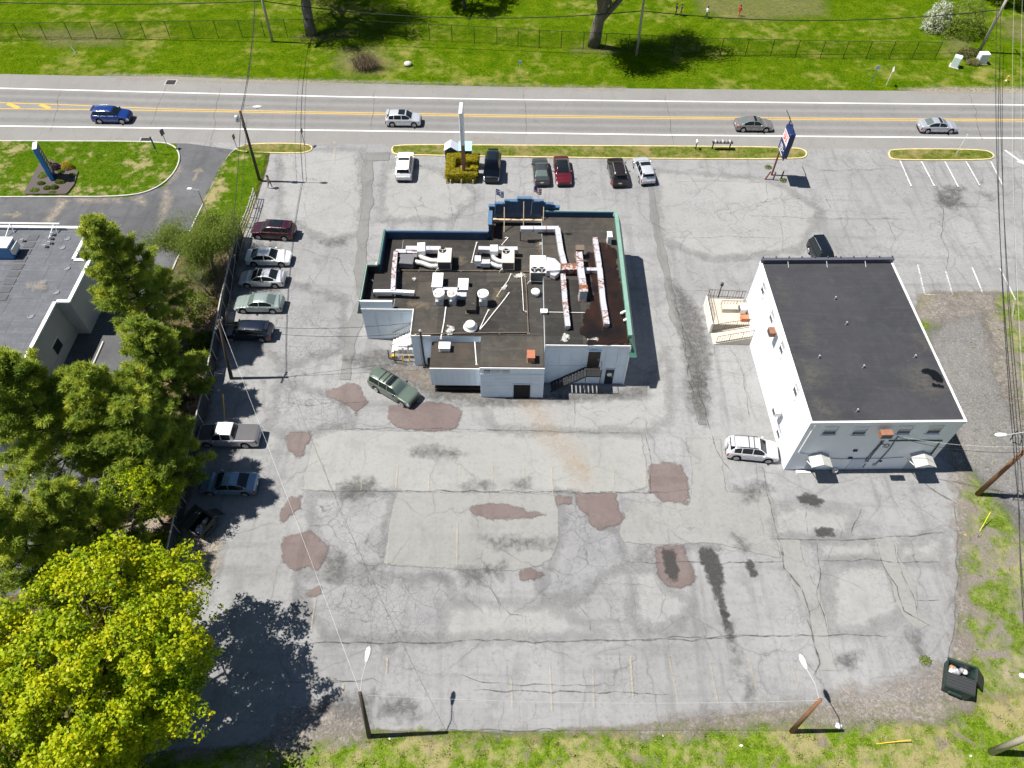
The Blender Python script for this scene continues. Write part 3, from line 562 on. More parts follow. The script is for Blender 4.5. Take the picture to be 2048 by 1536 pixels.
# the dug bed round the blue sign
bed = layer('planting_bed', Gp([(48, 391), (75, 340), (92, 318), (120, 330), (158, 345), (150, 372), (135, 391)]), stain_mat('mulch', (0.085, 0.07, 0.065), 0.1, 1.0, 0.05, 1.0), 0.105, .1, .1, .4); bed['kind'] = 'structure'
# iron gratings
M_IRON = plain('cast_iron', (0.045, 0.045, 0.05), 0.6, 0.4)
def grate(px, sx, sy, label, z):
    c = G(*px); t = thing('drain_grate', label, 'grate', (c.x, c.y, 0))
    MB().box((c.x-sx/2, c.y-sy/2, z-.02), (c.x+sx/2, c.y+sy/2, z)).build('frame', M_CONC, t)
    for i in range(6):
        x = c.x - sx*.36 + sx*.72*i/5; MB().box((x-.05, c.y-sy*.36, z), (x+.05, c.y+sy*.36, z+.015)).build('bar', M_IRON, t)
    MB().box((c.x-sx*.42, c.y-sy*.42, z), (c.x+sx*.42, c.y+sy*.42, z+.006)).build('pit', plain('black', (0.006, 0.006, 0.007), 0.9), t)
grate((342, 165), 1.5, 1.3, 'square iron drain grate set in the far road shoulder', 0.03)
grate((292, 279), 1.5, .8, 'dark drain grate at the kerb beside the blue lawn sign', 0.03)
# ================================================================== building materials
def wall_paint(name, col, dirt, ribs=0.0, grime=0.35):
    t = NT(name); n = t.noise(0.7, 6, 0.65); st = t.noise(1.0, 5, 0.6, t.scalev((2.2, 2.2, 0.22)))
    c = t.mix(t.map(n, .5, .75, 0, grime), col, dirt); c = t.mix(t.map(st, .55, .8, 0, grime), c, dirt)
    t.bump(t.noise(9, 3), 0.15, 0.02); return t.done(c, 0.75)
M_WALL = wall_paint('sky_tinted_wall_paint', (0.67, 0.745, 0.82), (0.46, 0.49, 0.52))  # white paint, blue sky light of the shaded walls put into its colour
M_WALL2 = wall_paint('white_stucco', (0.79, 0.80, 0.83), (0.62, 0.62, 0.63), grime=0.25)
M_WALL3 = wall_paint('grey_wall_paint', (0.42, 0.43, 0.45), (0.30, 0.30, 0.31))
def roofing(name, base, dark, light, brown=None, seams=0.0, flecks=0.0, sx=3.0):
    t = NT(name); b = t.noise(0.22, 6, 0.66, dist=.5); m = t.noise(1.1, 6, 0.7, dist=.6); f = t.noise(9, 3, .7)
    st = t.noise(1.0, 5, .6, t.scalev((.25, 3.0, 1))); st2 = t.noise(1.0, 5, .6, t.scalev((3.0, .25, 1)))
    c = t.mix(t.map(b, .36, .66), base, dark); c = t.mix(t.map(m, .5, .72, 0, .6), c, light); c = t.mix(t.map(st, .5, .75, 0, .5), c, light); c = t.mix(t.map(st2, .52, .75, 0, .4), c, dark)
    c = t.mix(t.map(f, .35, .7, 0, .35), c, tuple(q*.5 for q in base))
    if brown: c = t.mix(t.map(t.noise(0.16, 5, .6), .52, .66, 0, .75), c, brown)
    if flecks: c = t.mix(t.math('MULTIPLY', t.map(t.noise(2.6, 6, .75, dist=1.2), .70, .74), flecks), c, (.55, .54, .52))
    t.bump(t.math('ADD', m, f), .3, .03); return t.done(c, 0.85, spec=.3)
M_ROOF = roofing('tar_roof', (0.042, 0.038, 0.034), (0.020, 0.018, 0.017), (0.080, 0.074, 0.065), (0.066, 0.052, 0.040), flecks=0.8)
M_ROOFE = roofing('worn_tar_roof', (0.060, 0.054, 0.047), (0.031, 0.028, 0.025), (0.095, 0.086, 0.075), (0.070, 0.057, 0.045), flecks=0.7)
M_ROOFW = roofing('west_tar_roof', (0.036, 0.033, 0.031), (0.022, 0.020, 0.019), (0.058, 0.053, 0.049), None, flecks=0.3)
M_ROOF2 = roofing('dark_membrane', (0.048, 0.049, 0.056), (0.034, 0.035, 0.040), (0.066, 0.066, 0.072), None, flecks=0.0)
M_ROOF3 = roofing('grey_membrane', (0.118, 0.124, 0.140), (0.088, 0.093, 0.106), (0.175, 0.182, 0.20), None, flecks=0.15)
M_WET = NT('wet_roof'); _w = M_WET; _w.done(_w.mix(_w.map(_w.noise(.5, 5), .35, .65), (0.030, 0.014, 0.008), (0.010, 0.008, 0.007)), 0.22); edge_alpha(_w, .75, 1.0, .05, .95); M_WET = _w.m
M_BLACKW = NT('black_water'); _w = M_BLACKW; _w.done((0.006, 0.006, 0.007), 0.12); edge_alpha(_w, .55, 1.0, .05, .97); M_BLACKW = _w.m
M_RPATCH = stain_mat('white_roof_patch', (0.55, 0.55, 0.53), 0.5, 2.6, 0.05, 0.9, 0.6)
M_RDUST = stain_mat('tan_roof_stain', (0.25, 0.20, 0.13), 0.8, 1.3, 0.4, 0.55, 0.5)
M_BLUEP = plain('blue_parapet', (0.024, 0.060, 0.12), 0.6, var=0.25, scale=1.5, local=False)
M_GREENM = plain('green_metal', (0.060, 0.165, 0.120), 0.45, 0.1, var=0.18, scale=2.0, local=False)
M_GREENL = plain('pale_green_cap', (0.19, 0.33, 0.27), 0.45, 0.1, var=0.15, scale=2.0, local=False)
M_BLUEL = plain('pale_blue_cap', (0.07, 0.14, 0.24), 0.5, var=0.15, scale=2.0, local=False)
def galv_mat(name, rust_lo, rust_hi):
    t = NT(name); n = t.noise(1.3, 6, .75, dist=.8); f = t.noise(6, 4, .7)
    x = t.math('ADD', n, t.math('MULTIPLY', t.math('SUBTRACT', f, .5), .5)); rf = t.map(x, rust_lo, rust_hi)
    c = t.mix(t.map(f, .35, .65), (.60, .60, .64), (.46, .46, .50)); c = t.mix(rf, c, t.mix(t.map(f, .3, .7), (.26, .085, .030), (.115, .045, .024)))
    t.b.inputs['Metallic'].default_value = 0; return t.done(c, t.map(rf, 0, 1, .42, .85), t.map(rf, 0, 1, .25, 0.0))
M_GALV = galv_mat('galvanised_duct', .66, .72); M_RUST = galv_mat('rusty_duct', .48, .58); M_VRUST = galv_mat('very_rusty_duct', .38, .50)
M_CREAM = plain('cream_unit', (0.60, 0.50, 0.42), 0.6, var=0.08); M_CREAMW = plain('pale_unit', (0.68, 0.66, 0.60), 0.6, var=0.08)
M_STEEL = plain('light_steel', (0.55, 0.56, 0.58), 0.4, 0.4); M_BLACK = plain('black', (0.006, 0.006, 0.007), 0.9)
M_DARKM = plain('dark_metal', (0.03, 0.03, 0.032), 0.5, 0.3); M_COIL = plain('condenser_coil', (0.075, 0.08, 0.09), 0.5, 0.3, var=.3, scale=20)
M_WHITEM = plain('white_metal', (0.78, 0.78, 0.78), 0.45, var=.06); M_FLEX = plain('flex_duct', (0.52, 0.52, 0.50), 0.55, 0.3, var=.2, scale=10)
M_TERRA = plain('terracotta', (0.36, 0.13, 0.07), 0.8, var=.2); M_PVC = plain('white_pvc', (0.72, 0.70, 0.66), 0.5, var=.2, scale=1.2)
M_GASP = plain('gas_pipe', (0.13, 0.10, 0.075), 0.7, var=.3); M_WOODL = plain('pale_lumber', (0.52, 0.40, 0.26), 0.8, var=.2)
M_GLASS = NT('window_glass'); _w = M_GLASS; _w.done((0.025, 0.035, 0.045), 0.06); M_GLASS = _w.m
M_DOOR = plain('brown_door', (0.030, 0.024, 0.020), 0.5, var=.2); M_YELP = plain('yellow_post_paint', (0.72, 0.42, 0.03), 0.6, var=.1)
M_WOODD = plain('stained_boards', (0.20, 0.085, 0.03), 0.75, var=.35, scale=2)

# ================================================================== restaurant building in the middle
B1 = thing('restaurant_building', 'white walled flat roofed restaurant with blue and green parapets in the middle of the lot', 'building', (-2, 48, 0))
ZR, ZE, ZA = 4.4, 5.5, 3.5
MAIN = [(-14.15, 47.2), (-14.15, 52.0), (-13.0, 52.0), (-13.0, 56.9), (-2.5, 56.9), (-2.5, 59.2), (2.85, 59.2), (2.85, 40.25), (-2.85, 40.25), (-2.85, 43.9), (-9.2, 43.9), (-9.2, 47.2)]
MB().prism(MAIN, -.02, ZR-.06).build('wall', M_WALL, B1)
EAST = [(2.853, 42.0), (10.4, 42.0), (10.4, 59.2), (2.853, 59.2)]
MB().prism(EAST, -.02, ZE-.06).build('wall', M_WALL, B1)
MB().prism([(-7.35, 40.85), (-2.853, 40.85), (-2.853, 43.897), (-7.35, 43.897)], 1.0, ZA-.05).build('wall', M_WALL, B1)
def inset(p, d):
    n = len(p); out = []
    a = sum(p[i][0]*p[(i+1)%n][1]-p[(i+1)%n][0]*p[i][1] for i in range(n)); s = 1 if a > 0 else -1
    for i in range(n):
        e0 = Vector(p[i])-Vector(p[i-1]); e1 = Vector(p[(i+1)%n])-Vector(p[i]); n0 = Vector((-e0.y, e0.x)).normalized()*s; n1 = Vector((-e1.y, e1.x)).normalized()*s
        out.append(tuple(Vector(p[i]) + (n0+n1)/max(1e-6, 1+n0.dot(n1))*d))
    return out
def roof_part(poly, z, mat, d=0.0, th=.06): return MB().prism([(q[0], q[1]) for q in inset(poly, d)], z-th, z).build('roof', mat, B1)
WING = [(-14.12, 47.23), (-14.12, 51.97), (-12.97, 51.97), (-12.97, 53.6), (-11.1, 53.6), (-11.1, 47.23)]
rw = roof_part([(-14.15, 47.2), (-14.15, 52.0), (-13.0, 52.0), (-13.0, 56.9), (-11.1, 56.9), (-11.1, 47.2)], ZR-.05, M_ROOFW, 0.03)
rm = roof_part([(-11.097, 47.2), (-11.097, 56.9), (-2.5, 56.9), (-2.5, 59.2), (2.85, 59.2), (2.85, 40.25), (-2.85, 40.25), (-2.85, 43.9), (-9.2, 43.9), (-9.2, 47.2)], ZR, M_ROOF, 0.0)
re_ = roof_part(EAST, ZE, M_ROOFE, 0.0)
ra = roof_part([(-7.35, 40.85), (-2.853, 40.85), (-2.853, 43.897), (-7.35, 43.897)], ZA, M_ROOF, -0.002)
# membrane sheets lapped over the main roof
M_ROOFB = roofing('dusty_tar_roof', (0.060, 0.055, 0.048), (0.034, 0.031, 0.027), (0.105, 0.096, 0.083), (0.075, 0.062, 0.048), flecks=0.9)
M_ROOFC = roofing('black_tar_roof', (0.032, 0.030, 0.028), (0.017, 0.016, 0.015), (0.060, 0.056, 0.050), None, flecks=0.6)
for x0, x1, y0, y1, zz, mt in ((-9.0, -6.9, 44.1, 50.6, ZR, M_ROOFB), (-6.85, 2.7, 44.0, 50.6, ZR, M_ROOF), (-10.9, -2.6, 50.7, 56.7, ZR, M_ROOF), (-2.55, 2.8, 50.7, 55.6, ZR, M_ROOFB), (-2.4, 2.8, 55.7, 59.1, ZR, M_ROOFE), (-2.8, 2.75, 40.4, 43.9, ZR, M_ROOFB), (2.95, 6.2, 42.1, 50, ZE, M_ROOFC), (6.3, 10.2, 42.1, 55, ZE, M_ROOFE)):
    MB().box((x0, y0, zz+.001), (x1, y1, zz+.012)).build('roof_sheet', mt, B1)
# parapets (inner faces blue, outer face green cladding)
def parapet(a, b, z0, z1, th, mat, cap, ov=.06, capz=.08):
    a, b = Vector(a), Vector(b); d = (b-a).normalized(); n = Vector((-d.y, d.x))
    q = [a, b, b+n*th, a+n*th]
    p = MB().prism([(v.x, v.y) for v in q], z0, z1).build('parapet', mat, B1)
    q = [a-n*ov-d*ov, b-n*ov+d*ov, b+n*(th+ov)+d*ov, a+n*(th+ov)-d*ov]
    MB().prism([(v.x, v.y) for v in q], z1+.002, z1+capz).build('coping', cap, p)
parapet((-12.7, 56.9), (-2.6, 56.9), ZR, 5.35, -.25, M_BLUEP, M_BLUEL)
parapet((-14.15, 47.4), (-14.15, 52.0), ZR, 5.3, -.22, M_DARKM, M_GREENL); parapet((-13.93, 52.0), (-13.0, 52.0), ZR, 5.3, -.22, M_DARKM, M_GREENM); parapet((-13.0, 52.0), (-13.0, 56.9), ZR, 5.35, -.25, M_BLUEP, M_GREENM)
parapet((-14.15, 47.42), (-11.15, 47.42), ZR-.05, 5.2, -.2, M_WALL, M_WHITEM, 0.02, .05)
parapet((-2.5, 56.9), (-2.5, 58.95), ZR, 6.3, .3, M_BLUEP, M_BLUEL) if False else parapet((-2.2, 56.9), (-2.2, 58.9), ZR, 6.2, .3, M_BLUEP, M_BLUEL)
parapet((3.0, 59.2), (10.05, 59.2), ZE-.4, 6.15, -.25, M_BLUEP, M_GREENL)
# sloped green cladding outside the west and north parapets
def skirt(a, b, ztop, zbot, out, mat):
    a, b = Vector(a), Vector(b); d = (b-a).normalized(); n = Vector((d.y, -d.x))*out
    MB().add([(a.x, a.y, ztop), (b.x, b.y, ztop), (b.x+n.x, b.y+n.y, zbot), (a.x+n.x, a.y+n.y, zbot), (b.x, b.y, zbot), (a.x, a.y, zbot)],
             [(0, 3, 2, 1), (0, 5, 3), (1, 2, 4), (3, 5, 4, 2), (0, 1, 4, 5)]).build('cladding', mat, B1)
skirt((-14.153, 52.0), (-14.153, 47.2), 5.28, 3.6, .45, M_GREENM); skirt((-13.003, 56.9), (-13.003, 52.0), 5.33, 3.6, .45, M_GREENM)
skirt((-2.5, 56.903), (-13.0, 56.903), 5.33, 3.6, .45, M_GREENM); skirt((10.4, 59.203), (-2.5, 59.203), 5.5, 3.8, .45, M_GREENM)
# green mansard on the east side
MB().add([(10.15, 42.6, 5.95), (10.15, 59.1, 6.2), (10.45, 59.1, 6.2), (10.45, 42.6, 5.95), (11.05, 41.6, 4.35), (11.05, 59.5, 4.35), (10.42, 41.6, 4.35), (10.42, 59.5, 4.35), (10.15, 42.6, ZE), (10.15, 59.1, ZE)],
         [(0, 3, 2, 1), (3, 4, 5, 2), (4, 6, 7, 5), (0, 1, 9, 8), (0, 8, 6, 4, 3), (1, 2, 5, 7, 9)]).build('mansard', M_GREENM, B1)
MB().box((10.12, 42.6, 6.0), (10.48, 59.05, 6.22)).build('coping', M_GREENL, B1)
# stepped gable on the street side
st = MB()
GXS = [(-2.5, -1.9, 6.55), (-1.9, -.9, 6.85), (-.9, 0.35, 7.2), (0.35, 1.75, 7.55), (1.75, 2.95, 7.2), (2.95, 3.95, 6.85), (3.95, 4.6, 6.5)]
for x0, x1, zt in GXS: st.box((x0+.001, 59.2, ZR-.3), (x1-.001, 59.45, zt))
gb = st.build('stepped_gable', M_BLUEP, B1)
for x0, x1, zt in GXS: MB().box((x0-.05, 59.14, zt+.002), (x1+.05, 59.52, zt+.1)).build('gable_cap', M_BLUEL, gb)
MB().box((-2.1, 58.85, ZR+.45), (4.3, 59.15, ZR+.75)).build('gable_beam', M_WOODL, B1)
for x, zt in ((-.95, 6.6), (1.0, 7.3), (3.0, 6.7)):
    MB().tube((x, 59.15, zt), (x, 57.9, ZR+.02), .05).build('gable_brace', M_WOODL, B1)
MB().box((-2.15, 56.95, ZR), (-2.05, 58.85, ZR+.4)).build('gable_side_board', M_TERRA, B1)
# white metal trims
for a, b, z in (((-14.15, 47.2), (-9.2, 47.2), 4.3), ((2.9, 42.0), (10.4, 42.0), ZE), ((-2.85, 40.25), (2.85, 40.25), ZR), ((-7.35, 40.85), (-2.87, 40.85), ZA), ((-9.2, 43.9), (-7.4, 43.9), ZR)):
    MB().box((a[0], a[1]-.07, z-.22), (b[0], a[1]-.002, z+.02)).build('edge_trim', M_WHITEM, B1)
MB().box((-9.27, 43.9, ZR-.2), (-9.203, 47.13, ZR+.03)).build('edge_trim', M_WHITEM, B1)
MB().box((10.32, 41.9, 0), (10.44, 41.996, 5.3)).build('corner_trim', M_WHITEM, B1)
# east block south wall: siding panels, doors, stair
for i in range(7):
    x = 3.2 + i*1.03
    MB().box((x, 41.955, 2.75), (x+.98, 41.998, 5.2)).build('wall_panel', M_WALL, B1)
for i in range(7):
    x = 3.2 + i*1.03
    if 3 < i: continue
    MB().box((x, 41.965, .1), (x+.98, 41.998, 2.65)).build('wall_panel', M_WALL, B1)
def door(x0, x1, z0, z1, y, mat, frame=M_WALL, name='door'):
    d = MB().box((x0, y-.05, z0), (x1, y-.012, z1)).build(name, mat, B1)
    f = MB(); f.box((x0-.09, y-.06, z0), (x0-.002, y-.003, z1+.09)); f.box((x1+.002, y-.06, z0), (x1+.09, y-.003, z1+.09)); f.box((x0, y-.06, z1+.002), (x1, y-.003, z1+.09)); f.build('frame', frame, d)
    MB().box((x1-.16, y-.09, (z0+z1)/2-.1), (x1-.12, y-.052, (z0+z1)/2+.1)).build('handle', M_STEEL, d); return d
door(6.75, 7.85, 2.55, 4.75, 41.95, M_DOOR); MB().box((6.7, 41.82, 4.92), (7.9, 41.94, 5.02)).build('door_hood', M_BLUEL, B1)
d = door(8.55, 9.35, .05, 2.2, 41.99, M_DOOR); MB().box((8.63, 41.925, .3), (9.27, 41.935, 2.0)).build('glass', M_GLASS, d); MB().lathe([(.25, 0), (.25, .03)], (8.95, 41.90, 1.45), 10, 'y').build('wreath', M_PVC, d)
S = thing('entry_stair', 'dark steel stair and landing at the upper back door of the restaurant', 'stair', (6.5, 41.4, 0))
MB().box((6.6, 40.85, 2.42), (8.0, 41.93, 2.5)).build('landing', M_DARKM, S)
for x, y in ((6.65, 40.9), (7.95, 40.9)): MB().tube((x, y, 0), (x, y, 3.45), .035).build('post', M_DARKM, S)
for i in range(11): MB().box((6.6-(i+1)*.27, 40.9, 2.42-(i+1)*.205), (6.6-i*.27-.02, 41.9, 2.46-(i+1)*.205)).build('tread', M_DARKM, S)
for y in (40.88, 41.92): MB().add([(6.6, y-.02, 2.3), (6.6, y-.02, 2.5), (3.55, y-.02, .2), (3.55, y-.02, 0), (6.6, y+.02, 2.3), (6.6, y+.02, 2.5), (3.55, y+.02, .2), (3.55, y+.02, 0)], [(0,1,2,3),(7,6,5,4),(0,4,5,1),(1,5,6,2),(2,6,7,3),(3,7,4,0)]).build('stringer', M_DARKM, S)
MB().path([(3.6, 40.88, 1.05), (6.6, 40.88, 3.4), (8.0, 40.88, 3.4), (8.0, 41.9, 3.4)], .03).build('handrail', M_DARKM, S)
for i in range(10): MB().tube((6.65+i*.15, 40.88, 2.5), (6.65+i*.15, 40.88, 3.4), .015, n=5).build('baluster', M_DARKM, S)
for i in range(14):
    t_ = i/14; MB().tube((3.7+2.9*t_, 40.88, .2+2.25*t_), (3.7+2.9*t_, 40.88, 1.1+2.28*t_), .015, n=5).build('baluster', M_DARKM, S)
# mid block: vents and the black doorway
MB().box((.15, 40.19, .02), (1.65, 40.247, 2.05)).build('doorway', M_BLACK, B1)
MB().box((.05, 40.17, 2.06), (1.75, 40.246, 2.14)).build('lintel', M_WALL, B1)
for i, (x0, x1, mt) in enumerate(((-2.45, -1.95, M_GLASS), (-1.85, -1.05, M_STEEL), (-.95, -.2, M_STEEL))):
    v = MB().box((x0, 40.19, 3.72), (x1, 40.247, 4.1)).build('vent_window', mt, B1)
    for k in range(4): MB().box((x0+.03, 40.17, 3.75+k*.085), (x1-.03, 40.188, 3.80+k*.085)).build('louvre', M_STEEL, v)
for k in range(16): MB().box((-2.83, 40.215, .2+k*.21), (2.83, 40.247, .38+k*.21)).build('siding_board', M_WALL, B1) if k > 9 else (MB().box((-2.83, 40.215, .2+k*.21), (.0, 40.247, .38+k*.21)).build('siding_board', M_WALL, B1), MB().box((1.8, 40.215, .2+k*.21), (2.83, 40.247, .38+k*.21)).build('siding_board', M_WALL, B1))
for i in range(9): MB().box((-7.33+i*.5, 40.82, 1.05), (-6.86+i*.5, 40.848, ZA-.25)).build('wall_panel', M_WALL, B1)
# dark board wall and ramp under the annex
MB().box((-7.1, 41.2, 0), (-2.86, 43.88, .998)).build('base_wall', M_BLACK, B1)
for i in range(10): MB().box((-7.08+i*.42, 41.15, .5), (-6.69+i*.42, 41.198, .995)).build('board', M_WOODD, B1)
for z in (.18, .42): MB().box((-7.1, 40.9, z), (-2.9, 40.98, z+.1)).build('rail_board', M_DARKM, B1)
MB().box((-7.1, 40.75, 0), (-2.9, 41.1, .12)).build('ramp_kerb', M_BLACK, B1)
# conduit pole and black recess by the annex
MB().box((-7.95, 43.80, 0), (-7.4, 43.897, 1.2)).build('recess_door', M_BLACK, B1)
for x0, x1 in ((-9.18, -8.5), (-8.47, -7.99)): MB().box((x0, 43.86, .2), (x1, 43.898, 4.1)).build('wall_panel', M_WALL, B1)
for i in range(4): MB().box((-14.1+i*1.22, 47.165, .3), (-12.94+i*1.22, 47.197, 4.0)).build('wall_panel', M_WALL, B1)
P_ = thing('service_mast', 'black service mast with weatherhead on the back wall of the restaurant', 'mast', (-8.25, 43.7, 0))
MB().tube((-8.25, 43.7, .05), (-8.25, 43.7, 5.2), .09).build('pipe', M_DARKM, P_); MB().lathe([(.12, 0), (.14, .1), (.05, .2)], (-8.25, 43.7, 5.2), 10).build('weatherhead', M_STEEL, P_); MB().box((-8.45, 43.55, .02), (-8.05, 43.87, .3)).build('base_box', M_DARKM, P_)
# back stair of the left wing with gas meters
S2 = thing('back_stair', 'snow white concrete stair with brown railing behind the left wing', 'stair', (-10.6, 46.2, 0))
for i in range(7): MB().box((-11.6+i*.32, 45.4, 0), (-9.3 if i == 6 else -11.6+(i+1)*.32-.005, 47.1, .2*(i+1))).build('step', M_PVC if i < 6 else M_CONC, S2)
for y in (45.42, 47.05):
    MB().path([(-11.55, y, 1.1), (-9.7, y, 2.35), (-9.3, y, 2.35)], .03).build('handrail', M_GASP, S2)
    for i in range(12):
        t_ = i/11; MB().tube((-11.5+2.15*t_, y, .2+1.2*min(1, t_*1.1)), (-11.5+2.15*t_, y, 1.1+1.25*min(1, t_*1.15)), .014, n=5).build('baluster', M_GASP, S2)
S3 = thing('gas_meter_set', 'grey gas meters with black pipes and two yellow guard posts behind the restaurant', 'gas meter', (-10.2, 44.6, 0))
for x in (-10.4, -9.75): MB().tube((x, 44.35, 0), (x, 44.35, 1.0), .07).lathe([(.07, 1.0), (.04, 1.06)], (x, 44.35, 0), 8).build('guard_post', M_YELP, S3)
for x in (-10.6, -10.1, -9.6): MB().bbox((x-.18, 44.8, .7), (x+.18, 45.1, 1.3), .05).build('meter', M_STEEL, S3)
MB().path([(-11.8, 44.9, 1.0), (-11.8, 44.7, .12), (-11.2, 44.5, .12), (-10.4, 44.4, .12)], .06).build('pipe', M_DARKM, S3); MB().path([(-11.2, 45.0, .9), (-11.2, 44.2, .1), (-10.0, 43.9, .1)], .06).build('pipe', M_DARKM, S3); MB().path([(-10.8, 45.1, 1.35), (-9.4, 45.1, 1.35)], .04).build('pipe', M_DARKM, S3)
MB().bbox((-11.55, 44.7, .05), (-11.15, 45.0, .4), .03).build('valve_box', M_YELP, S3)

# ================================================================== things standing on the restaurant roof
def pbox(u0, v0, u1, v1, zt):                       # pixel rectangle of a flat top -> world rectangle
    a, b = G(u0, v0, zt), G(u1, v1, zt); return min(a.x, b.x), min(a.y, b.y), max(a.x, b.x), max(a.y, b.y)
def hvac(label, u0, v0, u1, v1, zb, h, fans, mat, group='rooftop package units'):
    zt = zb + .28 + h; x0, y0, x1, y1 = pbox(u0, v0, u1, v1, zt)
    t = thing('rooftop_unit', label, 'hvac unit', ((x0+x1)/2, (y0+y1)/2, zb), group)
    MB().bbox((x0, y0, zb+.28), (x1, y1, zt), .04).build('cabinet', mat, t)
    MB().box((x0+.08, y0-.012, zb+.36), (x1-.08, y0-.002, zt-.1)).build('coil', M_COIL, t)
    MB().box((x1+.002, y0+.15, zb+.36), (x1+.012, y1-.15, zt-.12)).build('side_panel', M_COIL, t)
    for xx in (x0+.08, x1-.2): MB().box((xx, y0+.05, zb), (xx+.12, y1-.05, zb+.278)).build('skid', M_GASP, t)
    for fx, fy, fr in fans:
        cx, cy = x0+(x1-x0)*fx, y0+(y1-y0)*fy
        f = MB().lathe([(fr, 0), (fr, .03), (fr*.96, .03), (fr*.96, .012), (.0, .012)], (cx, cy, zt+.001), 20).build('fan_ring', M_BLACK, t)
        bl = MB()
        for k in range(3):
            a = k*2.094+.5; bl.add([(cx+.05*math.cos(a), cy+.05*math.sin(a), zt+.04), (cx+fr*.85*math.cos(a-.28), cy+fr*.85*math.sin(a-.28), zt+.035), (cx+fr*.85*math.cos(a+.28), cy+fr*.85*math.sin(a+.28), zt+.06)], [(0, 1, 2)])
        bl.lathe([(fr*.2, .02), (fr*.2, .06)], (cx, cy, zt), 10); bl.build('fan_blade', M_STEEL, f)
    MB().path([(x0-.25, y0-.1, zb+.05), (x0-.1, y0-.12, zb+.4), (x0+.1, y0-.03, zb+.5)], .03).build('conduit', M_PVC, t)
    return t, (x0, y0, x1, y1, zt)
H1, r1 = hvac('cream rooftop unit with one fan nearest the left parapet of the restaurant', 877, 495, 902, 524, ZR, 1.0, [(.32, .8, .36)], M_CREAM)
H2, r2 = hvac('cream rooftop unit with one fan beside the dark pipe line mid roof', 1004, 497, 1029, 525, ZR, 1.0, [(.33, .8, .36)], M_CREAM)
H3, r3 = hvac('largest rooftop unit with two fans feeding the rusty ducts', 1060, 510, 1093, 545, ZR, 1.25, [(.28, .16, .36), (.72, .16, .36)], M_CREAMW)
def ductbox(mb, a, b, wd, z0, z1):
    a, b = Vector((a[0], a[1])), Vector((b[0], b[1])); d = (b-a).normalized(); n = Vector((-d.y, d.x))*wd/2
    return mb.prism([tuple(a+n), tuple(a-n), tuple(b-n), tuple(b+n)], z0, z1)
def duct(label, runs, zb=None, cat='duct', group=None, loc=None):
    """runs: (pixel polyline at the duct top, width, height, z of the duct bottom, material)"""
    c = G(*runs[0][0][0], runs[0][3]); t = thing('roof_duct', label, cat, (c.x, c.y, runs[0][3]-.3), group)
    for ri, (px, wd, h, z0, mt) in enumerate(runs):
        z1 = z0 + h + ri*.004; pts = [G(u, v, z1) for u, v in px]
        for k in range(len(pts)-1):
            a, b = pts[k], pts[k+1]; d = (b-a).normalized(); L = (b-a).length; n = max(1, round(L/1.25))
            if k: a = a - d*wd*.5
            for i in range(n):
                p, q = a+(b-a)*(i/n), a+(b-a)*((i+1)/n); g = d*.012
                ductbox(MB(), p+g, q-g, wd, z0+k*.003, z1+k*.003).build('section', mt if (i % 2 or mt is not M_RUST) else M_GALV if random.random() < .4 else mt, t)
                if i: ductbox(MB(), p-d*.035, p+d*.035, wd+.06, z0-.01, z1+.03+k*.003).build('flange', M_STEEL if random.random() < .7 else M_VRUST, t)
        for p in pts:
            MB().box((p.x-.06, p.y-.06, z0-1.2 if z0 > ZE+.5 else ZR-.0), (p.x+.06, p.y+.06, z0)).build('support', M_GASP, t)
    return t
def elbowed(label, pts, r, mt, z, cat='duct'):
    q = [G(u, v, z+r) for u, v in pts]; q = [Vector((p.x, p.y, z+r*.6)) for p in q]
    t = thing('flex_duct', label, cat, (q[0].x, q[0].y, z)); 
    sm = []
    for k in range(len(q)-1):
        for i in range(5): sm.append(q[k].lerp(q[k+1], i/5))
    sm.append(q[-1]); sm = [sm[0]] + [(sm[i-1]+sm[i]+sm[i+1])/3 for i in range(1, len(sm)-1)] + [sm[-1]]
    MB().path(sm, r, 12).build('hose', mt, t, True)
    for k in range(1, len(sm)-1, 2):
        d = (sm[k+1]-sm[k-1]).normalized()*.03; MB().tube(sm[k]-d, sm[k]+d, r*1.06, n=12).build('band', mt, t)
    return t
zq = zpx(720, 440, .1302); zw = zpx(930, 470, .17578); zh = zpx(690, 360, .31738); z8 = zpx(940, 360, .166)
# the left unit's ductwork
duct('silver supply trunk beside the left rooftop unit with square plenum', [(zq([(700,425),(1240,430)]), .55, .5, ZR+.45, M_GALV), (zq([(940,345),(940,480)]), .75, .6, ZR+.5, M_WHITEM), (zq([(545,472),(880,480)]), .5, .45, ZR+.35, M_RUST)])
duct('long white duct run with rust ending in a T near the left wing', [(zq([(550,470),(520,760),(505,1075)]), .42, .42, ZR+.5, M_RUST), (zq([(205,1085),(490,1085),(835,1100)]), .34, .3, ZR+.5, M_WHITEM)])
duct('dark grey plenum box feeding the two flexible hoses of the left unit', [(zq([(610,610),(820,625)]), .95, .6, ZR+.3, plain('dull_duct', (.14, .14, .15), .6, .2)), (zq([(610,545),(880,545)]), .45, .4, ZR+.3, plain('dull_duct', (.14, .14, .15), .6, .2))])
elbowed('upper grey flexible hose into the left rooftop unit', zq([(905,520),(960,570),(1100,615),(1205,615)]), .24, M_FLEX, ZR+.3); elbowed('lower grey flexible hose into the left rooftop unit', zq([(840,630),(960,650),(1090,700),(1205,695)]), .24, M_FLEX, ZR+.3)
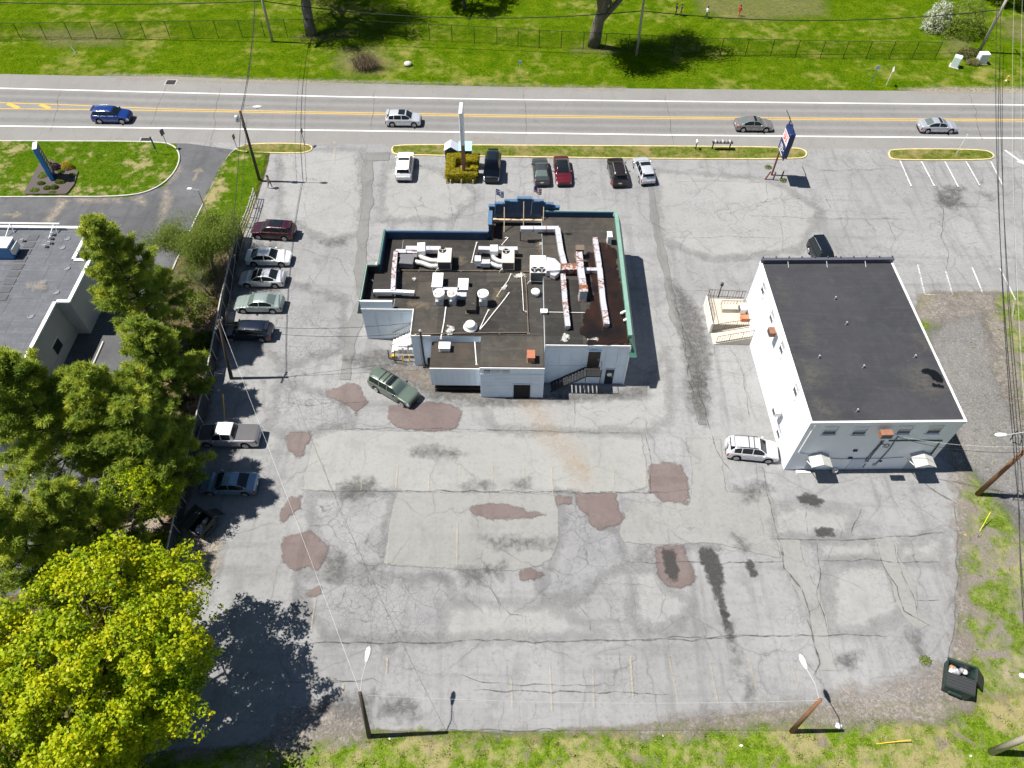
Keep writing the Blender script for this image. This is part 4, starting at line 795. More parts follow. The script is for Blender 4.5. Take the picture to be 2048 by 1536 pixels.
# the middle unit's ductwork
duct('silver supply trunk looping behind the middle rooftop unit', [(zw([(150,145),(330,150),(600,150)]), .5, .45, ZR+.5, M_GALV), (zw([(330,110),(330,185)]), .75, .6, ZR+.5, M_WHITEM)])
duct('silver return plenum on the left of the middle rooftop unit', [(zw([(110,265),(180,265)]), .75, .7, ZR+.3, M_WHITEM), (zw([(180,300),(285,300)]), .6, .5, ZR+.3, M_GALV)])
elbowed('upper silver flexible hose into the middle rooftop unit', zw([(310,200),(330,260),(380,290),(425,295)]), .24, M_STEEL, ZR+.3); elbowed('lower silver flexible hose into the middle rooftop unit', zw([(290,315),(340,335),(380,350),(425,350)]), .22, M_STEEL, ZR+.3)
# ducts of the east roof
duct('silver duct snaking from the stepped gable down to the big unit', [([(1041,455),(1118,455)], .5, .4, ZE+.25, M_GALV), ([(1115,455),(1122,500),(1129,527)], .5, .4, ZE+.26, M_GALV)], group=None)
duct('very rusty wide trunk from the largest unit across the east roof', [([(1122,533),(1160,533)], .85, .6, ZE+.2, M_VRUST), ([(1160,538),(1200,538)], .4, .4, ZE+.2, M_RUST)])
duct('rusty duct with a tall end drop standing mid east roof', [([(1158,503),(1162,540),(1168,578)], .6, .5, ZE+.75, M_RUST)])
duct('rust spotted duct pointing at the back wall left of the wet patch', [([(1126,547),(1130,600),(1136,652)], .45, .38, ZE+.25, M_RUST)])
duct('rust spotted duct pointing at the back wall beside the green mansard', [([(1190,474),(1200,540),(1206,600),(1214,648)], .48, .4, ZE+.3, M_RUST)])
def rbox(name, label, cat, u0, v0, u1, v1, zb, h, mat, group=None, bev=.03, lid=None):
    x0, y0, x1, y1 = pbox(u0, v0, u1, v1, zb+h); t = thing(name, label, cat, ((x0+x1)/2, (y0+y1)/2, zb), group)
    MB().bbox((x0, y0, zb), (x1, y1, zb+h), bev).build('casing', mat, t)
    MB().box((x0-.05, y0-.05, zb+h+.002), (x1+.05, y1+.05, zb+h+.05)).build('cover', lid or mat, t)
    MB().box((x0-.07, y0-.07, zb), (x1+.07, y1+.07, zb+.08)).build('curb', M_GASP, t); return t
c = G(1104, 525, ZE+.5)
tr = thing('duct_transition', 'pale grey tapered duct joining the largest unit to the rusty trunk', 'duct', (c.x, c.y, ZE))
qa = [G(1093,513,ZE+.9), G(1110,516,ZE+.9), G(1121,529,ZE+.8), G(1121,541,ZE+.8), G(1093,541,ZE+.9)]
MB().prism([(p.x, p.y) for p in qa], ZE+.15, ZE+.85).build('casing', M_GALV, tr)
qa = [G(1100,541,ZE+.6), G(1121,543,ZE+.6), G(1110,552,ZE+.6), G(1101,549,ZE+.6)]; MB().prism([(p.x, p.y) for p in qa], ZE+.1, ZE+.6).build('elbow', M_RUST, tr)
rbox('duct_drop', 'dark square duct drop at the head of the rusty mid duct', 'duct', 1152, 491, 1168, 500, ZE, 1.15, M_GASP); rbox('duct_drop', 'rusty topped duct drop at the foot of the mid east duct', 'duct', 1159, 571, 1175, 583, ZE, 1.3, M_GALV, lid=M_VRUST)
rbox('air_conditioner', 'tall white condenser standing against the green mansard', 'hvac unit', 1215, 464, 1224, 474, ZE, 1.0, M_WHITEM)
rbox('roof_vent_box', 'long white make up air box behind the exhaust fans', 'vent', *zq([(1128,820)])[0], *zq([(1255,1030)])[0], ZR, .75, M_WHITEM); rbox('roof_vent_box', 'white box with two dark holes right of the exhaust fans', 'vent', *zq([(1520,905)])[0], *zq([(1650,1070)])[0], ZR, .6, M_WHITEM)
rbox('roof_vent_box', 'low pale duct box linking the two white boxes', 'vent', *zq([(1260,1042)])[0], *zq([(1515,1075)])[0], ZR, .6, M_GALV); rbox('roof_hatch', 'tar coloured raised curb running down the middle of the roof', 'curb', *zq([(1650,1045)])[0], *zq([(1770,1380)])[0], ZR, .55, M_ROOF)
rbox('roof_hatch', 'small tar coloured duct cover between fan and raised curb', 'curb', *zq([(1480,1120)])[0], *zq([(1640,1175)])[0], ZR, .5, M_GALV)
def fan_stack(label, px, r, hb, hf, mat, group='upblast exhaust fans'):
    c = G(*px, ZR+hb+hf); t = thing('exhaust_fan', label, 'exhaust fan', (c.x, c.y, ZR), group); x, y = c.x, c.y
    MB().bbox((x-r*.75, y-r*.75, ZR), (x+r*.75, y+r*.75, ZR+hb), .03).build('base', M_STEEL, t)
    MB().lathe([(r*.62, 0), (r*.7, hf*.35), (r, hf*.6), (r*1.05, hf), (r*.95, hf), (r*.85, hf*.62), (0.02, hf*.6)], (x, y, ZR+hb), 20).build('windband', M_WHITEM, t, True)
    MB().lathe([(r*.5, 0), (r*.52, hf*.3), (r*.4, hf*.45), (.02, hf*.5)], (x, y, ZR+hb+hf*.6), 16).build('motor_dome', mat, t, True)
fan_stack('left one of the two joined exhaust fans by the white boxes', zq([(1212,1110)])[0], .5, .55, .85, M_PVC); fan_stack('right one of the two joined exhaust fans by the white boxes', zq([(1415,1110)])[0], .45, .55, .85, M_CREAM); fan_stack('lone exhaust fan right of the raised tar curb', zq([(1890,1120)])[0], .5, .7, .75, M_PVC)
c = G(941, 652, ZR+.3); t = thing('mushroom_vent', 'round white mushroom vent near the back edge of the roof', 'vent', (c.x, c.y, ZR))
MB().lathe([(.55, 0), (.55, .12), (.66, .15), (.66, .22), (.35, .34), (.38, .36)], (c.x, c.y, ZR), 24).build('skirt', M_WHITEM, t, True); MB().lathe([(.38, .36), (.46, .42), (.46, .62), (.4, .68), (.02, .7)], (c.x, c.y, ZR), 24).build('cap', M_WHITEM, t, True)
c = G(1071, 582, ZR+.5); t = thing('turbine_vent', 'small silver round vent below the largest rooftop unit', 'vent', (c.x, c.y, ZR)); MB().lathe([(.35, 0), (.35, .35)], (c.x, c.y, ZR), 18).build('collar', M_STEEL, t, True); MB().lathe([(.42, .35), (.42, .5), (.3, .58), (.02, .62)], (c.x, c.y, ZR), 18).build('cap', M_WHITEM, t, True)
rbox('skylight', 'white box vent on the low annex roof at the back', 'vent', 879, 685, 899, 697, ZA, .5, M_WHITEM); rbox('chimney', 'square terracotta chimney on the back block roof', 'chimney', 1055, 701, 1069, 716, ZR, .75, M_TERRA)
rbox('junction_box', 'small white electrical box on the seam of the east roof', 'box', 1082, 619, 1094, 625, ZE, .25, M_WHITEM)
def pipe_run(label, px, r, z, mat, cat='pipe'):
    q = [G(u, v, z) for u, v in px]; t = thing('roof_pipe', label, cat, (q[0].x, q[0].y, z-r))
    MB().path(q, r, 8).build('pipe', mat, t)
    L = 0
    for a, b in zip(q, q[1:]):
        n = max(1, int((b-a).length/2.0))
        for i in range(n+1): p = a.lerp(b, i/max(1, n)); MB().cbox((p.x, p.y, z-r-.035), (.22, .12, .07)).build('block', M_WOODL, t)
    return t
pipe_run('dark gas pipe crossing the roof under the rooftop units', [(797,540),(880,541),(1004,542),(1060,543)], .05, ZR+.14, M_GASP); pipe_run('brown gas pipe down to the back edge with a corner', zw([(685,470),(700,640),(712,900),(722,1112)]), .05, ZR+.14, M_GASP); pipe_run('brown gas pipe running along the back edge of the roof', [(832,668),(940,666),(1057,665)], .05, ZR+.14, M_GASP)
pipe_run('short gas pipe loop beside the largest unit', zw([(640,430),(655,640),(668,865),(700,870)]), .035, ZR+.12, M_PVC); pipe_run('white drain hose slanting from the middle unit', zw([(525,440),(490,520),(400,640),(370,690)]), .05, ZR+.07, M_PVC); pipe_run('white drain hose slanting to the mushroom vent', zw([(505,655),(420,770),(330,880),(220,1020),(170,1075)]), .06, ZR+.07, M_PVC); pipe_run('second white hose beside the mushroom vent', zw([(270,850),(225,940),(175,1055)]), .05, ZR+.07, M_PVC)
pipe_run('white plastic pipe from the exhaust fans to the annex', [(892,614),(888,645),(882,676)], .06, ZR+.07, M_PVC); pipe_run('thin white pipe left of the middle unit', zw([(135,80),(105,190),(78,305)]), .05, ZR+.07, M_PVC); pipe_run('bent white pipe near the stepped gable', zw([(465,25),(492,30),(425,105)]), .05, ZR+.07, M_PVC); pipe_run('white pipe on the annex roof beside the back block', [(949,678),(953,728)], .05, ZA+.07, M_PVC); pipe_run('thin conduit crossing the east roof to the flood lights', [(1094,624),(1150,625),(1240,626)], .03, ZE+.08, M_PVC)
for k, (px, lb) in enumerate(((zw([(1800,865)])[0], 'farther white flood light on the green mansard'), (zw([(1835,945)])[0], 'nearer white flood light on the green mansard'))):
    c = G(*px, ZE+.6); t = thing('flood_light', lb, 'flood light', (c.x, c.y, ZE), 'mansard flood lights'); MB().tube((c.x, c.y, ZE), (c.x, c.y, ZE+.4), .03).build('stem', M_STEEL, t); MB().cbox((c.x+.12, c.y, ZE+.5), (.5, .18, .2), .5).build('lamp_head', M_WHITEM, t); MB().cbox((c.x-.15, c.y-.1, ZE+.42), (.18, .16, .16), .2).build('sensor', M_WHITEM, t)
c = G(*zw([(1455,890)])[0], ZE); t = tag(MB().lathe([(.22, 0), (.24, .06), (.1, .12), (.02, .13)], (c.x, c.y, ZE+.012), 14).build('orange_cap', plain('orange_plastic', (.75, .33, .03), .5), None, True), 'small orange round cap lying on the wet east roof', 'cap')
# water and worn spots on the roof
def rl(name, px, mat, z): return layer(name, [G(u, v, z) for u, v in px], mat, z+.012, parent=B1, margin=.5)
rl('puddle', zw([(1540,90),(1620,100),(1700,180),(1740,420),(1800,700),(1850,900),(1885,1255),(1400,1255),(1405,1190),(1330,1140),(1300,1080),(1340,1000),(1340,920),(1420,800),(1460,700),(1430,500),(1400,300),(1370,210),(1470,190)]), M_WET, ZE); rl('puddle', zh([(1215,330),(1330,335),(1440,342),(1380,350),(1220,345)]), M_BLACKW, ZE)
for px, z in ((zw([(835,90),(940,60),(950,110),(900,145),(850,120)]), ZR), (zw([(1110,1130),(1190,1150),(1150,1240),(1090,1220)]), ZE), (zw([(1400,1200),(1510,1185),(1500,1215)]), ZE), (zq([(200,740),(290,745),(300,790),(230,780)]), ZR-.05), (zq([(150,930),(190,940),(190,965)]), ZR-.05), (zh([(650,920),(690,935),(670,985),(645,975)]), ZR), (zw([(590,450),(690,460),(600,500),(540,490)]), ZR), (zq([(800,905),(880,915),(830,940)]), ZR), (zw([(430,590),(470,580),(460,640),(420,640)]), ZR)):
    rl('worn_spot', px, M_RPATCH, z)
for px, z in ((zq([(780,1290),(1030,1290),(1030,1350),(780,1350)]), ZR), (zw([(360,640),(440,640),(350,780),(330,760)]), ZR), (zw([(820,60),(1040,60),(1040,300),(880,220)]), ZR), (zq([(1480,600),(1600,600),(1600,680),(1480,680)]), ZR)): rl('dust_stain', px, M_RDUST, z)
# flags on the gable
def flag(label, px0, px1, kind):
    y = 59.3; b = GY(*px0, y); tp = GY(*px1, y); t = thing('flag', label, 'flag', (b.x, y, 6.0))
    MB().tube((b.x, y-.1, 5.6), (tp.x, y-.1, tp.z), .03, .02).build('pole', M_STEEL, t); MB().lathe([(.02, 0), (.05, .04), (.02, .09)], (tp.x, y-.1, tp.z), 8).build('finial', M_STEEL, t)
    wv = lambda u: .10*math.sin(u*7); W_, H_ = .95, .75; z1 = tp.z-.05; n = 8
    def piece(nm, u0, u1, v0, v1, mt, off=0.0):
        vs = []; fs = []
        for i in range(n+1):
            u = u0+(u1-u0)*i/n
            for v in (v0, v1): vs.append((tp.x+.03+u*W_*.8, y-.1+wv(u)+off, z1-v*H_-u*.35)); vs.append((tp.x+.03+u*W_*.8, y-.1+wv(u)+off+.012, z1-v*H_-u*.35))
        for i in range(n):
            a = i*4; fs += [(a, a+4, a+6, a+2), (a+1, a+3, a+7, a+5), (a, a+1, a+5, a+4), (a+2, a+6, a+7, a+3)]
        fs += [(0, 2, 3, 1), (n*4, n*4+1, n*4+3, n*4+2)]
        MB().add(vs, fs).build(nm, mt, t)
    wm, bm_, rm_ = plain('flag_white', (.75, .75, .75), .8), plain('flag_blue', (.02, .05, .26), .8), plain('flag_red', (.35, .02, .03), .8)
    ns = 9 if kind == 'b' else 7
    for i in range(ns): piece('stripe', 0, 1, i/ns, (i+1)/ns, (bm_ if i % 2 == 0 else wm) if kind == 'b' else (rm_ if i % 2 == 0 else wm))
    piece('canton', 0, .42, 0, .54, bm_, -.016)
    if kind == 'b': piece('cross_bar', .17, .25, 0, .54, wm, -.03); piece('cross_bar', 0, .42, .23, .31, wm, -.032)
flag('blue and white striped flag on the left pole of the stepped gable', z8([(300,380)])[0], z8([(312,95)])[0], 'b'); flag('red and white striped flag with blue canton on the right gable pole', z8([(733,380)])[0], z8([(770,60)])[0], 'u')
MB().box((-13.62, 52.5, .9), (-13.46, 53.9, 3.9)).build('side_panel', M_CREAM, B1)
# ================================================================== white two storey block on the right
B2O, B2A, BW, BD, BH = Vector((23.45, 32.85, 0)), R(1.35), 12.25, 18.15, 7.2
B2 = thing('office_building', 'white two storey block with dark flat roof on the right of the lot', 'building', B2O, rotz=B2A); ORG[B2.name] = Vector((0, 0, 0))
_inv = Matrix.Rotation(-B2A, 3, 'Z')
def L2(u, v, axis, val):
    e = _inv @ (EYE - B2O); d = _inv @ ray(u, v); return e + d*((val - e[axis])/d[axis])
MB().box((0, 0, -.02), (BW, BD, BH-.08)).build('wall', M_WALL2, B2)
rf = MB().box((.12, .12, BH-.08), (BW-.12, BD-.12, BH)).build('roof', M_ROOF2, B2)
for k in range(6):
    x0 = .2 + k*(BW-.4)/6; MB().box((x0+.01, .2, BH+.001), (x0+(BW-.4)/6-.01, BD-.5, BH+.01)).build('roof_sheet', M_ROOF2, rf)
e = MB(); e.box((-.05, -.06, BH-.28), (BW+.05, .115, BH+.05)); e.build('edge_trim', M_WHITEM, B2)
MB().box((-.05, .12, BH-.28), (.115, BD, BH+.05)).build('edge_trim', M_WHITEM, B2); MB().box((BW-.115, .12, BH-.28), (BW+.05, BD, BH+.05)).build('edge_trim', M_WHITEM, B2)
M_BLUEG = plain('slate_parapet', (.075, .078, .10), .6, var=.2)
MB().box((-.02, BD-.3, BH), (BW+.02, BD-.05, BH+.42)).build('parapet', M_BLUEG, B2)
MB().box((-.05, BD-.34, BH+.422), (BW+.05, BD-.01, BH+.47)).build('coping', M_BLUEG, B2)
for k in range(11): x = .1 + k*(BW-.2)/10; MB().tube((x, BD-.02, BH+.1), (x, BD-.02, BH+.62), .06).build('parapet_post', M_BLUEG, B2)
for k, x in enumerate((2.4, 6.0, 9.6)): MB().path([(x, BD-.3, BH+.3), (x, BD-.9, BH+.05)], .03).build('parapet_brace', M_STEEL, B2)
def window2(p, axis, w_, h_, label=None):
    """p = centre of the window on the wall; axis 0: west wall, 1: south wall"""
    def bx(a0, a1, z0, z1, d0, d1):
        if axis: return MB().box((p.x+a0, -d1, p.z+z0), (p.x+a1, -d0, p.z+z1))
        return MB().box((-d1, p.y+a0, p.z+z0), (-d0, p.y+a1, p.z+z1))
    o = bx(-w_/2, w_/2, -h_/2, h_/2, .004, .012).build('window', M_GLASS, B2)
    for a0, a1, z0, z1 in ((-w_/2-.08, -w_/2, -h_/2-.08, h_/2+.08), (w_/2, w_/2+.08, -h_/2-.08, h_/2+.08), (-w_/2, w_/2, h_/2, h_/2+.08), (-w_/2, w_/2, -.03, .03)): bx(a0, a1, z0, z1, .003, .05).build('frame', M_WALL2, o)
    bx(-w_/2-.12, w_/2+.12, -h_/2-.14, -h_/2-.08, .003, .12).build('sill', M_WALL2, o)
    bx(-w_/2+.02, w_/2-.02, .04, h_/2-.02, .0125, .016).build('blind', M_STEEL, o)
for px in Z5([(480, 455), (524, 600), (575, 758), (648, 972), (560, 1190)]): window2(L2(*px, 0, 0), 0, .8, 1.15)
zs = zpx(1540, 820, .20508)
for px in zs([(588, 200), (878, 202), (1315, 193), (1608, 190)]): window2(L2(*px, 1, 0), 1, 1.05, .95)
def wall_ac(label, p, axis, mat, sz=(.75, .55, .5)):
    w_, d_, h_ = sz; wp = Matrix.Rotation(B2A, 3, 'Z') @ p + B2O
    t = thing('window_air_conditioner', label, 'air conditioner', wp, None, B2A); ORG[t.name] = Vector((0, 0, 0))
    a, b = ((-w_/2, -d_, -h_/2), (w_/2, -.01, h_/2)) if axis else ((-d_, -w_/2, -h_/2), (-.01, w_/2, h_/2))
    MB().bbox(a, b, .03).build('casing', mat, t)
    if axis: MB().box((-w_/2+.05, -d_-.012, -h_/2+.05), (w_/2-.05, -d_-.002, h_/2-.06)).build('grille', M_COIL, t)
    else: MB().box((-d_-.012, -w_/2+.05, -h_/2+.05), (-d_-.002, w_/2-.05, h_/2-.06)).build('grille', M_COIL, t)
    MB().box((a[0]+.05, a[1]+.05, a[2]-.06), (b[0]-.05, b[1]-.02, a[2]-.002)).build('bracket', M_GASP, t)
M_RUSTP = plain('rusted_paint', (.25, .115, .07), .8, var=.3)
wall_ac('rusty brown air conditioner high on the south wall of the white block', L2(*zs([(1120, 205)])[0], 1, -.3), 1, M_RUSTP, (.95, .55, .55)); wall_ac('rusty brown air conditioner between windows on the long sunlit wall', L2(*Z5([(537, 675)])[0], 0, -.3), 0, M_RUSTP)
wall_ac('white air conditioner low on the sunlit wall near the concrete ramp', L2(*Z5([(387, 555)])[0], 0, -.3), 0, M_PVC, (.9, .6, .6)); wall_ac('white air conditioner low on the sunlit wall near the parked silver car', L2(*Z5([(563, 1083)])[0], 0, -.3), 0, M_PVC)
# doors, canopies and pipes of the south wall
def canopy(label, px, w_, d_, z):
    p = L2(*px, 1, 0); wp = Matrix.Rotation(B2A, 3, 'Z') @ Vector((p.x, 0, 0)) + B2O
    t = thing('door_canopy', label, 'canopy', wp, None, B2A); ORG[t.name] = Vector((0, 0, 0))
    sh_ = plain('pale_shingle', (.42, .42, .40), .85, var=.2, scale=6)
    for s in (-1, 1):
        MB().add([(0, 0, z+.45), (0, -d_, z+.45), (s*w_/2, -d_, z), (s*w_/2, 0, z), (0, 0, z+.37), (0, -d_, z+.37), (s*w_/2, -d_, z-.08), (s*w_/2, 0, z-.08)], [(0,1,2,3) if s < 0 else (3,2,1,0), (4,7,6,5) if s < 0 else (5,6,7,4), (1,5,6,2), (2,6,7,3), (0,3,7,4), (0,4,5,1)]).build('roof_slope', sh_, t)
    MB().add([(-w_/2+.05, -d_+.05, z-.06), (w_/2-.05, -d_+.05, z-.06), (0, -d_+.05, z+.36), (-w_/2+.05, -d_+.09, z-.06), (w_/2-.05, -d_+.09, z-.06), (0, -d_+.09, z+.36)], [(0,1,2), (5,4,3), (0,3,4,1), (1,4,5,2), (2,5,3,0)]).build('gable_board', M_WALL2, t)
    for s in (-1, 1): MB().tube((s*(w_/2-.1), -.02, z-.8), (s*(w_/2-.1), -d_+.1, z-.08), .035).build('brace', M_WHITEM, t)
    d = MB().box((-.5, -.05, .02), (.5, -.005, 2.1)).build('door', plain('grey_door', (.35, .38, .42), .6), t)
    MB().box((.38, -.09, .95), (.42, -.052, 1.1)).build('handle', M_STEEL, d)
canopy('left grey gabled door canopy on the south wall of the white block', zs([(430, 500)])[0], 1.75, 1.25, 2.45); canopy('right grey gabled door canopy on the south wall of the white block', zs([(1405, 500)])[0], 1.75, 1.35, 2.45)
def wallline(name, px, r, mat): 
    q = [L2(*p, 1, -.05) for p in zs(px)]; MB().path(q, r, 6).build(name, mat, B2)
for px in ([(1080, 320), (930, 490)], [(1250, 255), (1160, 390), (1040, 520)], [(1110, 300), (1010, 420), (905, 560)]): wallline('conduit', px, .045, plain('dull_conduit', (.12, .12, .13), .6))
wallline('conduit', [(1160, 300), (1400, 298), (1680, 300)], .06, plain('dull_conduit', (.12, .12, .13), .6)); wallline('cable_coil', [(1085, 300), (1100, 330), (1080, 340), (1075, 310), (1120, 345), (1150, 330), (1165, 345), (1140, 365), (1100, 360)], .03, M_DARKM)
wallline('downspout', [(1655, 320), (1580, 420), (1505, 480)], .06, M_DARKM); wallline('cable', [(590, 470), (700, 478), (900, 470), (1100, 472), (1300, 460)], .02, M_DARKM); wallline('white_trim', [(440, 150), (280, 412)], .06, M_WHITEM); wallline('white_trim', [(290, 420), (590, 468)], .05, M_WHITEM); wallline('white_trim', [(575, 475), (520, 540)], .05, M_WHITEM)
p = L2(*zs([(845, 510)])[0], 1, 0); MB().box((p.x-.6, -.05, .05), (p.x+.6, -.004, 1.7)).build('wall_panel', plain('pale_blue_door', (.55, .60, .68), .6), B2)
for px in ((830, 390), (780, 462)): p = L2(*zs([px])[0], 1, 0); MB().box((p.x-.16, -.12, p.z-.1), (p.x+.16, -.01, p.z+.1)).build('junction_box', M_DARKM, B2)
for px in ((940, 495), (1015, 528)): p = L2(*zs([px])[0], 1, 0); MB().lathe([(.16, -.2), (.16, -.02)], (p.x, 0, p.z), 12, 'y').build('electric_meter', M_STEEL, B2)
p = L2(*zs([(1078, 495)])[0], 1, 0); MB().lathe([(.12, -.06), (.12, -.02)], (p.x, 0, p.z), 12, 'y').build('vent_hole', M_BLACK, B2)
MB().box((1.0, -.4, 0), (2.2, -.08, .12)).build('door_step', M_PVC, B2)
c = G(*zs([(622, 605)])[0]); t = thing('paint_bucket', 'small white bucket on the ground at the foot of the south wall', 'bucket', (c.x, c.y, 0)); MB().lathe([(.2, 0), (.24, .4), (.22, .4), (.19, .05), (.01, .05)], (c.x, c.y, .03), 14).build('pail', M_PVC, t, True); MB().path([(c.x-.24, c.y, .42), (c.x, c.y-.12, .5), (c.x+.24, c.y, .42)], .012).build('handle', M_STEEL, t)
# roof vents, worn corners, water
for px in Z5([(843, 508), (900, 637), (760, 808), (987, 858), (1250, 806), (955, 1082)]):
    p = L2(*px, 2, BH); v = MB().lathe([(.05, 0), (.05, .28), (.07, .29), (.07, .33)], (p.x, p.y, BH+.01), 10).build('roof_vent', M_STEEL, B2); MB().lathe([(.13, 0), (.06, .05)], (p.x, p.y, BH+.011), 10).build('flashing', M_DARKM, v)
def r2(name, px, mat): 
    return layer(name, [L2(u, v, 2, BH) for u, v in px], mat, BH+.012, parent=B2, margin=.35 if mat.name == 'roof_puddle' else .8)
M_WORN = stain_mat('worn_roof', (.15, .14, .118), 1.2, 1.2, .6, .38, .95)
for px in (Z5([(640,800),(700,830),(800,880),(780,960),(700,960),(660,860)]), Z5([(720,1020),(830,1060),(840,1120),(750,1125)]), Z5([(1180,880),(1260,850),(1330,880),(1420,960),(1350,1010),(1240,990)]), Z5([(1250,690),(1310,700),(1340,780),(1290,790)]), Z5([(700,640),(740,700),(720,760),(680,740)]), Z5([(560,420),(600,520),(590,540),(540,440)])): r2('worn_spot', px, M_WORN)
M_PUD = NT('roof_puddle'); _w = M_PUD; _w.done((0.006, 0.006, 0.007), 0.12); edge_alpha(_w, .40, 1.9, .04, .97); M_PUD = _w.m
r2('puddle', Z5([(1275,885),(1310,865),(1350,875),(1385,900),(1395,945),(1350,930),(1310,895)]), M_PUD); r2('puddle', Z5([(1335,945),(1370,950),(1405,955),(1400,966),(1345,964)]), M_PUD)
# concrete entrance with ramp on the north west corner
E2 = thing('entrance_ramp', 'cream concrete entrance platform with ramp and brown railings at the white block', 'ramp', (21.5, 49.5, 0)); ORG[E2.name] = Vector((21.5, 49.5, 0))
M_CREAMC = plain('cream_concrete', (.46, .42, .35), .85, var=.12, local=False); M_RAILB = plain('brown_rail', (.10, .065, .05), .6)
X0, X1, Y0, Y1, ZP = 19.55, 23.1, 48.45, 52.0, 1.25
MB().box((X0, Y0, 0), (X1, Y1, ZP)).build('platform', M_CREAMC, E2)
for a, b in (((X0-.18, Y0-.1), (X0-.002, Y1+.1)),): MB().box((a[0], a[1], 0), (b[0], b[1], ZP+.18)).build('side_wall', M_PVC, E2)
MB().add([(X0, 46.9, 0), (X1, 46.9, 0), (X1, Y0-.003, 0), (X0, Y0-.003, 0), (X0, 46.9, .06), (X1, 46.9, 1.05), (X1, Y0-.003, 1.05), (X0, Y0-.003, .06)], [(0,3,2,1),(4,5,6,7),(0,1,5,4),(1,2,6,5),(2,3,7,6),(3,0,4,7)]).build('ramp_slab', M_CREAMC, E2)
MB().box((20.6, 50.0, ZP+.002), (23.05, 50.7, ZP+.5)).build('planter', M_CREAMC, E2); MB().box((22.3, Y0+.35, ZP+.002), (23.0, Y0+.9, ZP+.45)).build('step_block', plain('orange_brick', (.48, .16, .07), .8), E2)
def railing(pts, n, par, h=1.0):
    pts = [Vector(p) for p in pts]
    for hh in (h, .12): MB().path([p+Vector((0, 0, hh)) for p in pts], .03, 5).build('rail', M_RAILB, par)
    L = [(b-a).length for a, b in zip(pts, pts[1:])]; T = sum(L)
    for i in range(n+1):
        s = T*i/n; k = 0
        while k < len(L)-1 and s > L[k]: s -= L[k]; k += 1
        p = pts[k].lerp(pts[k+1], min(1, s/L[k])); MB().tube(p, p+Vector((0, 0, h)), .016 if i % 5 else .03, n=5).build('baluster', M_RAILB, par)
railing([(X0-.09, Y0, ZP+.18), (X0-.09, Y1, ZP+.18), (X1, Y1-.05, ZP)], 26, E2); railing([(X0+.1, Y0-.12, .3), (X0+1.4, Y0-.12, .7), (X1, Y0-.12, 1.2)], 16, E2); railing([(X0+.3, 47.0, .1), (X1, 47.0, 1.05)], 14, E2); railing([(20.6, 50.75, ZP+.3), (23.0, 50.75, ZP+.3)], 8, E2, .6)
c = (20.6, 52.1); t = thing('yard_lamp', 'thin black lamp post standing behind the cream entrance platform', 'lamp post', (c[0], c[1], 0)); MB().tube((c[0], c[1], 0), (c[0], c[1], 2.9), .05).build('post', M_DARKM, t); MB().bbox((c[0]-.13, c[1]-.13, 2.9), (c[0]+.13, c[1]+.13, 3.25), .05).build('lamp_head', M_DARKM, t)

# ================================================================== neighbour's low building on the left
B3 = thing('low_building', 'grey low building with pale membrane roof and white edge behind the pines', 'building', (-47, 50, 0))
Z3R = 4.3
FP = [(-66, 58.0), (-43.0, 58.0), (-43.0, 53.3), (-41.35, 53.3), (-41.35, 47.5), (-42.6, 47.5), (-42.6, 33), (-66, 33)]
MB().prism(FP, -.02, Z3R-.1).build('wall', M_WALL3, B3); MB().prism(inset(FP, .05), Z3R-.1, Z3R-.02).build('roof', M_ROOF3, B3)
for i in range(len(FP)):
    a, b = Vector(FP[i]), Vector(FP[(i+1) % len(FP)])
    if a.x < -60 and b.x < -60: continue
    d = (b-a).normalized(); n = Vector((-d.y, d.x))
    ca, cb = (a - d*.0, b) 
    q = [ca+n*.05, cb+n*.05, cb-n*.28, ca-n*.28]; MB().prism([(p.x, p.y) for p in q], Z3R-.02+i*.003, Z3R+.16+i*.003).build('coping', M_WHITEM, B3)
rs = random.Random(3)
for k in range(9):
    y0 = 56.8 - k*2.2
    x = -65.5
    while x < -44.5:
        L = rs.uniform(2.2, 4.2); x1 = min(x+L, -43.2)
        MB().box((x+.02, y0-2.15, Z3R-.019), (x1-.02, y0, Z3R-.008)).build('roof_sheet', M_ROOF3, B3); x = x1
M_PAVER = plain('rubber_paver', (.075, .076, .085), .85, var=.2)
zb = zpx(0, 430, .22799)
for k, px in enumerate([(290, 200), (258, 262), (225, 325), (190, 388), (158, 455), (122, 520), (88, 588), (50, 655), (18, 725)]):
    c = G(*zb([px])[0], Z3R); tag(MB().box((c.x-.5, c.y-.38, Z3R-.006), (c.x+.5, c.y+.38, Z3R+.035)).build('walkway_paver', M_PAVER, None), ('farthest', 'second', 'third', 'fourth', 'middle', 'sixth', 'seventh', 'eighth', 'nearest')[k] + ' dark paver of the slanting row on the grey roof, counted from the road', 'paver', 'pavers in a row on the grey roof')
for k, (px, lb) in enumerate((((593, 207), 'farthest low ring vent on the grey roof'), ((548, 285), 'second low ring vent on the grey roof'), ((590, 467), 'square low vent beside the white edge of the grey roof'), ((495, 678), 'low ring vent near the corner jog of the grey roof'), ((270, 890), 'low ring vent by the long seams of the grey roof'))):
    c = G(*zb([px])[0], Z3R); t = tag(MB().lathe([(.30, 0), (.30, .05), (.23, .06), (.22, .02), (.02, .02)], (c.x, c.y, Z3R-.005), 16).build('roof_drain', plain('lead_flashing', (.16, .17, .19), .7)), lb, 'vent', 'ring vents on the grey roof')
